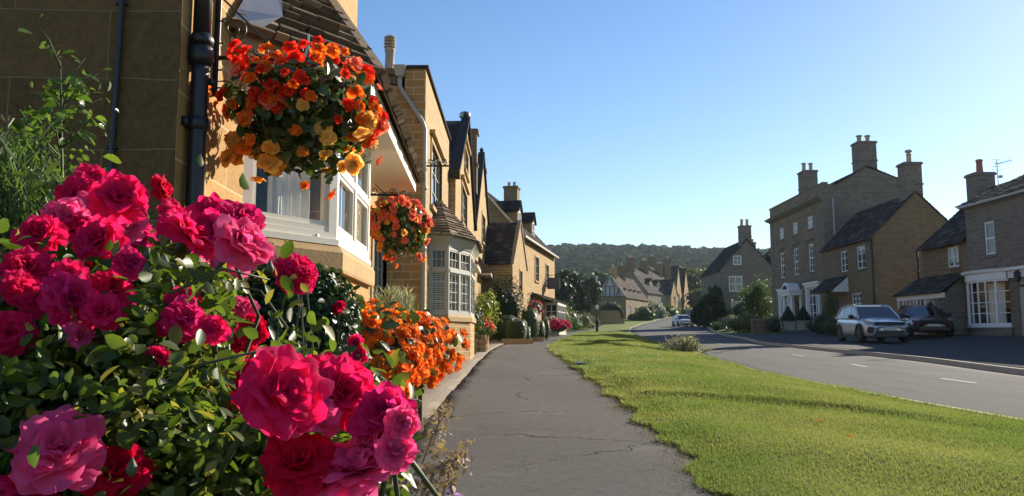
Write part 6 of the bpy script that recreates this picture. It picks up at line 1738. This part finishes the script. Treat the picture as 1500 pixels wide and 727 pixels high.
# tall young rose shoot by the shaded wall
tp = at(88, 88, 1.7); bt = Vector((tp.x-.02, 1.72, 0))
o = thing('rose_shoot', bt, 'tall thin leafy shoot rising against the dark end wall', 'rose shoot')
pts = [bt, bt.lerp(tp,.4)+Vector((.03,0,0)), bt.lerp(tp,.75)+Vector((.035,0,0)), tp]; mb = MB(); mb.tube(pts, [.006,.005,.004,.002], 6)
lp_, ln_ = [], []
for i in range(64):
    f = random.uniform(.40, 1); p = Vector(pts[0]).lerp(pts[3], f)+Vector((.025*math.sin(f*3),0,0)); a = random.random()*6.28; L_ = .16*(1.25-f)+.03
    e = p + Vector((math.cos(a)*L_, math.sin(a)*L_*.6, .05+.04*random.random())); mb.tube([p, p.lerp(e,.6)+Vector((0,0,.01)), e], [.002,.0016,.001], 5)
    for k in range(12): q = p.lerp(e, .3+.75*random.random()); lp_.append(np.array(q)+rng.normal(size=3)*.014); ln_.append(np.array([math.cos(a),math.sin(a),1.0])+rng.normal(size=3)*.6)
mb.build('stem', M['stem'], o, True); lp_, ln_ = np.array(lp_), np.array(ln_)
V, F = scatter(*LEAF, lp_, ln_, .027*rng.uniform(.4,1.3,len(lp_))); np_mesh('foliage', V, F, leafmat('young_rose_leaf', (.07,.13,.025), (.14,.20,.04), .4, .3, spec=.5), o)

# feathery rosemary on the left edge
def needles(name, label, spots, mat, size, cat='herb bush', group=None, dens=260, bendy=.05):
    c = spots[0][0]; o = thing(name, Vector((c[0],c[1],g(c[0],c[1]))), label, cat, group); mb = MB(); P_, N_ = [], []
    for (b0, tip, n) in spots:
        b0, tip = Vector(b0), Vector(tip); m_ = b0.lerp(tip, .55)+Vector((random.gauss(0,bendy),random.gauss(0,bendy),0)); mb.tube([b0,m_,tip],[.004,.003,.0015],5)
        for i in range(n):
            f = random.random()**.7; p = b0.lerp(m_, f/.55) if f < .55 else m_.lerp(tip, (f-.55)/.45); P_.append(np.array(p)); a = random.random()*6.28; N_.append(np.array([math.cos(a), math.sin(a), .2]))
    mb.build('stem', M['stem'], o)
    P_, N_ = np.array(P_), np.array(N_)
    # needle axis: outward and up
    tv = np.array(NEEDLE[0]); dirs = N_*np.array([1,1,1])+np.array([0,0,1.1]); dirs /= np.linalg.norm(dirs,axis=1,keepdims=True)
    side = np.cross(dirs, rng.normal(size=dirs.shape)); side /= np.linalg.norm(side,axis=1,keepdims=True); s_ = size*rng.uniform(.6,1.3,len(P_))[:,None]
    V = np.stack([P_-side*s_*.05, P_+side*s_*.05, P_+dirs*s_+side*s_*.03, P_+dirs*s_-side*s_*.03],1).reshape(-1,3)
    np_mesh('foliage', V, np.arange(len(V)).reshape(-1,4), M[mat], o); return o
spots = []
for i in range(240):
    px = random.uniform(-60, 112); d = random.uniform(1.5, 2.1); top = 215+random.gauss(0,28)+max(0,px-60)*1.8
    tp = at(px, top+random.random()*90, d); spots.append(((tp.x+random.gauss(-.04,.05), d+random.gauss(0,.05), .0), tp, 110))
needles('rosemary_bush', 'tall feathery rosemary bush at the left edge behind the roses', spots, 'leaf_herb', .045)

# glossy dark shrub under the bay
c = at(430, 472, 3.9); shrub('glossy_shrub', 'dark glossy evergreen shrub under the bay window sill', (c.x,c.y,c.z-.10), (.33,.34,.42), 'leaf_dark', .042, 6500, tmpl=LEAF, shell=.72, corefac=.85, amp=.12)
c = at(335, 480, 3.6); shrub('glossy_shrub', 'second dark evergreen shrub hidden behind the roses by the downpipe', (c.x,c.y,c.z-.2), (.3,.3,.38), 'leaf_dark', .042, 2600, tmpl=LEAF, shell=.7)
# second rose with spires of magenta flowers
def small_rose(label, pts, d, size, key):
    P = [at(px, py, d*(1+.04*random.random())) for px, py in pts]; b0 = Vector((P[0].x-.03, P[0].y+.03, g(P[0].x,P[0].y))); o = thing('rose_bush', b0, label, 'rose bush'); mb = MB(); L_, N_ = [], []
    for p in P:
        mb.tube([b0+Vector((random.gauss(0,.02),random.gauss(0,.02),0)), b0.lerp(p,.6)+Vector((random.gauss(0,.03),0,.04)), p], [.005,.004,.002], 5)
        put_bloom(o, key, p, Vector((random.gauss(.1,.4),-.6+random.gauss(0,.3),.5+random.gauss(0,.3))), size*random.uniform(.75,1.2))
        for _ in range(14): f = random.uniform(.3,1); L_.append(np.array(b0.lerp(p,f))+rng.normal(size=3)*.035); N_.append(rng.normal(size=3)+np.array([0,-.3,.6]))
    mb.build('stem', M['stem'], o); V, F = scatter(*LEAF, np.array(L_), np.array(N_), .036*rng.uniform(.6,1.3,len(L_))); np_mesh('foliage', V, F, M['leaf_rose'], o)
small_rose('upright magenta rose with a spire of small blooms left of the orange begonias', [(521,503),(517,514),(527,520),(522,531),(532,536),(518,542),(538,549),(528,556),(546,562),(536,570),(519,524),(530,545)], 1.9, .026, 'pink')
small_rose('lone cluster of pink roses in front of the bay base', [(440,390),(447,402),(432,403),(443,412),(425,398)], 1.6, .036, 'pink')
small_rose('small pink buds on a thin rose stem among the dark shrub leaves', [(476,528),(484,540),(470,545)], 1.7, .024, 'pink')
small_rose('single crimson flower beside the bay base', [(494,452),(497,447)], 3.6, .03, 'red')

# dry flower sprigs along the edge of the bed
def sprig(px, py, d, label, L_, key='dry', n=70, lean=(.3,-.1)):
    b0 = at(px, py, d); zb = g(b0.x,b0.y); b0 = Vector((b0.x,b0.y,max(zb,b0.z-.05))); tip = b0+Vector((lean[0]*L_, lean[1]*L_, L_*.75)); o = thing('dry_flower_sprig', b0, label, 'dried flower', 'dried sprigs at the bed edge')
    mb = MB(); mb.tube([b0, b0.lerp(tip,.5)+Vector((0,0,.02)), tip], [.003,.0025,.0015], 5); mb.build('stem', M['dry'] if key == 'dry' else M['stem'], o)
    f = rng.random(n)*.75+.3; p = np.array([np.array(b0.lerp(tip,x)) for x in f])+rng.normal(size=(n,3))*.011; V, F = scatter(*LEAF2, p, rng.normal(size=(n,3)), .017*rng.uniform(.6,1.4,n)); np_mesh('flower_head', V, F, M[key], o)
sprig(640,715,1.5,'dry brown flower sprig leaning over the path at the bottom edge',.16)
sprig(610,700,1.45,'pale dried sprig below the large pink roses',.12,lean=(.6,-.1)); sprig(570,705,1.4,'dried flower head tucked beneath the pink roses',.1,lean=(.7,0))
sprig(618,655,2.3,'dried sprig standing at the planter corner',.2,lean=(.35,.05)); sprig(632,640,2.6,'pale dried sprig closest to the path edge by the trough',.2,lean=(.2,.1))
sprig(655,722,1.6,'small mauve flower low at the bottom edge',.06,'mauve',40,lean=(.1,0)); sprig(585,690,1.5,'small mauve flower under the pink roses',.06,'mauve',40,lean=(.1,0))
# ground cover in the bed
n = 5000; x = rng.uniform(-1.9,-.82,n); y = rng.uniform(1.0,8.0,n); keep = (rng.random(n) < .25+.75*((np.sin(x*9)+np.sin(y*5+x*3)) > .1)); x, y = x[keep], y[keep]
p = np.stack([x,y,G(x,y)+.05+.05*rng.random(len(x))],-1); V, F = leafy(p, np.tile([0,0,1.],(len(x),1)), .03, LEAF2, 1.0, .4); setprops(np_mesh('ground_cover', V, F, M['leaf_mid']), 'low ground cover leaves in the flower bed', 'ground cover', kind='stuff')
n = 2200; x = -.82+rng.normal(size=n)*.07+.02; y = rng.uniform(1.5,9,n); p = np.stack([x,y,G(x,y)+.035+0*x],-1); V, F = leafy(p, np.tile([0,0,1.],(n,1)), .014, LEAF2, .6, .9); setprops(np_mesh('leaf_litter', V, F, M['dry']), 'dry leaf litter along the edge of the path', 'leaf litter', kind='stuff')

n = 5200; y = 3.5*(26/3.5)**rng.random(n); x = path_r(y)+rng.normal(size=n)*.10-.02+.05*np.sin(y*3.3); p = np.stack([x,y,G(x,y)+.022+.012*rng.random(n)],-1); V, F = leafy(p, np.tile([0,0,1.],(n,1)), .02*np.clip(y/7,.8,2.5), LEAF2, .7, .7); setprops(np_mesh('moss', V, F, leafmat('edge_moss', (.13,.15,.03), (.24,.21,.06), .3, .9, spec=.05, c3=(.22,.15,.07))), 'yellowish moss and clover along the ragged grass edge of the path', 'moss', kind='stuff')
# herbs by the link building
spots = []
for i in range(40):
    px = random.uniform(552, 600); d = random.uniform(12.5, 14); tp = at(px, 424+random.random()*20, d); spots.append(((tp.x,d,g(tp.x,d)), tp, 60))
needles('herb_bush', 'grey green herb bush in front of the recessed link building', spots, 'leaf_grey', .16)

# ================================================================ plants along the left houses
def raised_bed():
    x0, x1, y0, y1 = -1.55, -.80, 24.6, 27.4; zb = g(-1,26)
    o = thing('stone_bed', (-1.2,26,zb), 'low dry stone raised bed of red flowers against the twin gabled house', 'raised bed')
    mb = MB(); r_ = random.Random(4)
    for row in range(4):
        y = y0
        while y < y1:
            w_ = r_.uniform(.2,.42); mb.box(x1-.2+r_.uniform(-.03,.03), x1+r_.uniform(-.03,.03), y, min(y1,y+w_)-.015, zb+row*.15-.05, zb+row*.15+.088); y += w_
        x = x0
        while x < x1-.2:
            w_ = r_.uniform(.2,.34); mb.box(x, min(x1-.2,x+w_)-.015, y0-r_.uniform(0,.04), y0+.2, zb+row*.15-.05, zb+row*.15+.088); x += w_
    mb.build('stones', M['honey'], o); mb = MB(); mb.box(x0,x1-.15,y0+.15,y1-.05,zb,zb+.5); mb.build('soil', M['soil'], o)
raised_bed()
def flower_shrub(name, label, c, rad, keys, nb, size, mat='leaf_mid', leaf=.07, n=1400, boxy=0, top=-.2, group=None):
    o = shrub(name, label, c, rad, mat, leaf, n, group, 'flowering shrub', boxy)
    k = 0; rr = np.random.default_rng(int(abs(c[0]*77+c[1])))
    while k < nb:
        d = rr.normal(size=3); d /= np.linalg.norm(d)
        if d[2] < top or d[1] > .5: continue
        put_bloom(o, random.choice(keys), np.array(c)+d*np.array(rad)*rr.uniform(.9,1.08), d+np.array([.1,-.2,.2]), size*rr.uniform(.7,1.25)); k += 1
    return o
z = g(-1,26)
flower_shrub('geranium', 'red geraniums spilling over the front of the low stone bed', (-1.0,25.0,z+.75), (.42,.5,.36), ['b_scarlet','b_scarlet','b_coral'], 60, .055)
flower_shrub('geranium', 'red geraniums with green foliage at the far end of the low stone bed', (-.98,26.6,z+.75), (.40,.75,.36), ['b_scarlet','b_coral'], 60, .055)
c = at(708, 452, 25.2); shrub('leafy_shrub', 'loose bright leafy shrub above the red geraniums', (c.x,25.2,c.z), (.5,.6,.55), 'leaf_lime', .09, 900, corefac=.5)
c = at(701, 480, 23.0); shrub('leafy_shrub', 'small green shrub at the corner of the octagonal bay base', (c.x-.1,23.0,c.z+.2), (.28,.4,.5), 'leaf_mid', .07, 700, corefac=.5)
# climber on the corner of the twin gabled house
o = thing('climber', (-1.2,44.3,g(-1.2,44)), 'yellow green climber growing up the corner of the twin gabled house', 'climbing plant')
P_, N_ = [], []
for i in range(14):
    f = i/13; c = at(720+3*math.sin(i*1.3), 470-84*f, 43.6); p, nr = blob(c, (.34+.18*(f > .7),.5,.38), 190, 300+i, .3, .2); P_.append(p); N_.append(nr)
V, F = leafy(np.concatenate(P_), np.concatenate(N_), .13, LEAF2, .9, .1); np_mesh('foliage', V, F, M['leaf_lime'], o); mb = MB(); mb.tube([at(720,478,43.8), at(721,440,43.8), at(720,395,43.8)], .05, 6); mb.build('stem', M['bark'], o)
# dark shrub in the angle of the wing
c = at(745, 447, 38.8); shrub('garden_shrub', 'tall dark shrub against the shaded wing wall', (c.x-.15,38.8,c.z-.2), (.95,.8,1.35), 'leaf_conifer', .11, 4200, corefac=.75)
c = at(731, 445, 38.4); shrub('garden_shrub', 'narrow dark shrub left of the tall one beside the climber', (c.x,38.4,c.z-.1), (.5,.6,1.15), 'leaf_dark', .11, 1800, corefac=.7)
HG = 'clipped box hedges along the path'
def hedge(label, px0, px1, ptop, d, dep, boxy=5, hard=True, mat='leaf_box', group=HG, leaf=.045, n=3600, bottom=None):
    a, b = at(px0, ptop, d), at(px1, ptop, d); zb = g(a.x,d)+.02 if bottom is None else bottom; h = a.z-zb
    return shrub('box_hedge' if boxy else 'topiary_ball', label, ((a.x+b.x)/2, d+dep/2, zb+h/2), ((b.x-a.x)/2, dep/2, h/2), mat, leaf, n, group, 'hedge', boxy, .05, hard=hard, zbase=zb-.02)
hedge('long flat topped hedge at the foot of the dark shrub', 724, 757, 462, 36.5, 1.2)
hedge('square clipped hedge block nearest the path kerb', 741, 772, 468, 34.6, 1.3, 6)
hedge('large rounded hedge mound beside the gabled wing', 763, 791, 450, 37.5, 1.5, 2.8, n=4200)
hedge('low clipped hedge block right of the square one', 771, 777, 479, 35.5, 1.4, 6, n=1200)
hedge('slim clipped hedge post before the porch', 785, 799, 470, 38.5, 1.2, 4, n=1800)
hedge('small round box ball beside the pink hydrangea', 796, 806, 468, 41, .6, 2.2, n=1200)
# kerbstones of the beds
for (px0, px1, d, lab) in ((735,781,33.9,'long low stone kerb edging the clipped hedges'),(778,796,37.8,'short stone kerb in front of the slim hedge post'),):
    a, b = at(px0, 490, d), at(px1, 490, d); z = g(a.x,d); o = thing('bed_kerb', (a.x,d,z), lab, 'kerb', 'stone kerbs of the planting beds'); mb = MB(); mb.box(a.x,b.x,d,d+.14,z-.05,z+.22); mb.build('front_stone', M['trim'], o); mb = MB(); mb.box(b.x-.14,b.x,d+.142,d+2.6,z-.05,z+.215); mb.build('side_stone', M['trim'], o)
c = at(780,450,44.5); flower_shrub('hydrangea', 'dark reddish flowering shrub on the wall by the lantern', (c.x+.1,45.8,c.z-.1), (.6,.6,.55), ['pale','b_coral'], 26, .07, 'leaf_dark')
c = at(818,479,50); flower_shrub('hydrangea', 'low pink hydrangea blazing beside the path in front of the porch', (c.x,50,c.z), (.75,.8,.46), ['pale','pink','red'], 75, .10, 'leaf_mid')
M['whitepet'] = M['whitef']; BL['white'] = bloom_set('white_bloom','whitef',SIMPLE,1,90)
c = at(806,474,51.5); flower_shrub('hydrangea', 'white flowering shrub behind the pink hydrangea', (c.x,51.6,c.z), (.55,.6,.5), ['white'], 40, .10, 'leaf_mid')
for (px, top, d, r_, lab, mt) in ((822,446,66,.95,'rust tinged shrub just right of the glazed porch','leaf_olive'),(834,452,70,1.0,'rounded green shrub between the porch and the yews','leaf_mid'),(841,468,74,.9,'low shrub bordering the path before the yews','leaf_mid'),(853,458,80,1.1,'loose pale shrub at the path side under the yews','leaf_olive'),(862,470,90,.8,'small shrub at the end of the path border','leaf_mid')):
    P0 = at(px, top, d); zb = g(P0.x,d); h = P0.z-zb; shrub('border_shrub', lab, (P0.x,d,zb+h*.5), (r_,r_,h*.52), mt, .12, 1500, 'shrubs bordering the far path')

# grey flowering clump at the road edge
c = at(1020, 513, 24.5); c.x = float(road_l(24.5))-.25; zb = g(c.x,24.5)
o = thing('roadside_plant', (c.x,24.5,zb), 'pale feathery grey green plant at the edge of the road', 'plant'); mb = MB(); P_, N_ = [], []
for i in range(150):
    f = random.gauss(0,.42); tip = Vector((c.x+f+random.gauss(0,.1), 24.5+random.gauss(0,.3), zb+.10+.42*math.exp(-(f/.6)**2)*random.uniform(.6,1.15))); b0 = Vector((c.x+f*.6,24.5+random.gauss(0,.15),zb)); mb.tube([b0,tip],[.006,.003],4)
    for k in range(16): P_.append(np.array(b0.lerp(tip,.25+.78*random.random()))+rng.normal(size=3)*.03); N_.append(rng.normal(size=3)+np.array([0,0,.4]))
mb.build('stem', M['stem'], o); V, F = scatter(*LEAF2, np.array(P_), np.array(N_), .06*rng.uniform(.5,1.3,len(P_))); np_mesh('foliage', V, F, M['leaf_grey'], o)

# ================================================================ planting in front of the right hand houses
CG = 'clipped cones by the portico'
for (px, lab, d) in ((1154,'left clipped cone tree in a pale tub beside the portico',57.4),(1176,'right clipped cone tree in a pale tub beside the portico',56.6)):
    P0 = at(px, 449, d); zb = g(P0.x,d)+.04
    o = thing('planter_tub', (P0.x,d,zb), lab.replace('clipped cone tree in a pale tub','square pale tub holding a clipped cone'), 'planter', 'tubs by the portico'); mb = MB(); mb.box(P0.x-.36,P0.x+.36,d-.36,d+.36,zb,zb+.62); mb.box(P0.x-.40,P0.x+.40,d-.40,d+.40,zb+.62,zb+.70); mb.build('tub', M['offgrey'], o)
    o = thing('cone_tree', (P0.x,d,zb+.7), lab, 'topiary', CG); h = P0.z-zb-.7; n = 2600; f = rng.random(n)**.6; f = 1-f; a = rng.random(n)*6.28; r_ = .62*(1-f)**.9*np.sqrt(rng.uniform(.75,1,n)); f2 = f*h
    p = np.stack([P0.x+r_*np.cos(a), d+r_*np.sin(a), zb+.72+f2],-1); nr = np.stack([np.cos(a),np.sin(a),.5+0*a],-1); parts = [leafy(p,nr,.07,LEAF2,.6)]
    V, F = join(parts); np_mesh('foliage', V, F, M['leaf_conifer'], o); mb = MB(); mb.lathe((P0.x,d,zb+.7), [(.5,0),(.02,h*.92)], 10); mb.build('stem', M['leaf_conifer'], o)
for (px, top, d, r_, lab, mt) in ((1134,464,56,.6,'low dark shrub left of the portico','leaf_dark'),(1192,470,52,.55,'dark round shrub right of the cone trees','leaf_conifer'),(1203,458,47.4,.75,'dark climbing shrub under the porch hood','leaf_dark'),(1222,462,45.6,.8,'bushy shrub behind the silver car','leaf_mid'),(1216,428,47.6,.5,'dark hanging plant beside the porch hood','leaf_dark')):
    P0 = at(px, top, d); zb = g(P0.x,d); h = P0.z-zb; shrub('house_shrub', lab, (P0.x,d,zb+h*.5), (r_,r_,h*.52), mt, .09, 1500, 'shrubs before the portico house')
for (px, py, d, r_, lab, mt) in ((1068,473,66,.95,'pale flowering bush on the verge before the far gable house','leaf_grey'),(1082,476,62,1.0,'dark mound of shrub right of the pale bush','leaf_dark'),(1097,474,60,1.1,'reddish grass clump beside the lawn edge','leaf_olive'),(1053,480,72,.7,'small flowering shrub at the road corner','leaf_mid'),(1117,478,58.5,.9,'dark shrub by the low wall left of the portico','leaf_dark'),(1090,455,78,1.8,'dark rounded shrub below the garden tree','leaf_dark'),(1060,462,86,1.2,'dark shrub at the foot of the far gable wall','leaf_conifer')):
    P0 = at(px, py, d); shrub('garden_bush', lab, (P0.x,d,max(P0.z,g(P0.x,d)+.3)), (r_,r_*.9,r_*.75), mt, .13, 1300, 'bushes on the verge before the far gable house', corefac=.7)
a, b = at(1102,468,57.5), at(1140,468,57.5); zb = g(a.x,58); o = thing('low_wall', (a.x,57.6,zb), 'low reddish stone garden wall left of the portico house', 'wall'); mb = MB(); mb.box(a.x,b.x+.1,57.5,57.9,zb-.2,zb+1.0); mb.build('masonry', M['grey_stone'], o); mb = MB(); mb.box(a.x-.05,b.x+.1,57.45,57.95,zb+1.0,zb+1.1); mb.build('coping', M['trim_grey'], o)

# fallen leaves on the grass
for i, (px, py) in enumerate(((1206,617),(1240,635))):
    lo, hi = 3.0, 40.0
    for _ in range(40):
        m_ = (lo+hi)/2; P0 = at(px, py, m_)
        if P0.z > float(verge_z(np.array(P0.x), np.array(m_)))+.03: lo = m_
        else: hi = m_
    V, F = scatter(*LEAF, np.array([list(P0)]), np.array([[.2,-.6,.7]]), np.array([.07]))
    o = np_mesh('fallen_leaf', V, F, M['amber'] if i < 2 else M['dry'], smooth=True); setprops(o, ['bright orange fallen leaf on the grass near the middle of the verge','pale orange fallen leaf a step nearer than the brightest one','brown fallen leaf on the grass near the right edge','brown fallen leaf low on the right of the verge','brown fallen leaf near the path edge of the grass'][i], 'fallen leaf', 'fallen leaves on the verge')

# ================================================================ air
mb = MB(); mb.box(-950, 1350, -85, 1550, -4, 190)
hz = mb.build('haze', None)
t = NT('thin_haze'); pv = t.n('ShaderNodeVolumePrincipled'); pv.inputs['Color'].default_value = (.72,.84,1,1); pv.inputs['Density'].default_value = HAZE; pv.inputs['Anisotropy'].default_value = .2
t.link(pv.outputs[0], t.out.inputs[1]); hz.data.materials.clear(); hz.data.materials.append(t.mat); hz['kind'] = 'stuff'; hz['label'] = 'thin blue haze in the air'; hz['category'] = 'haze'
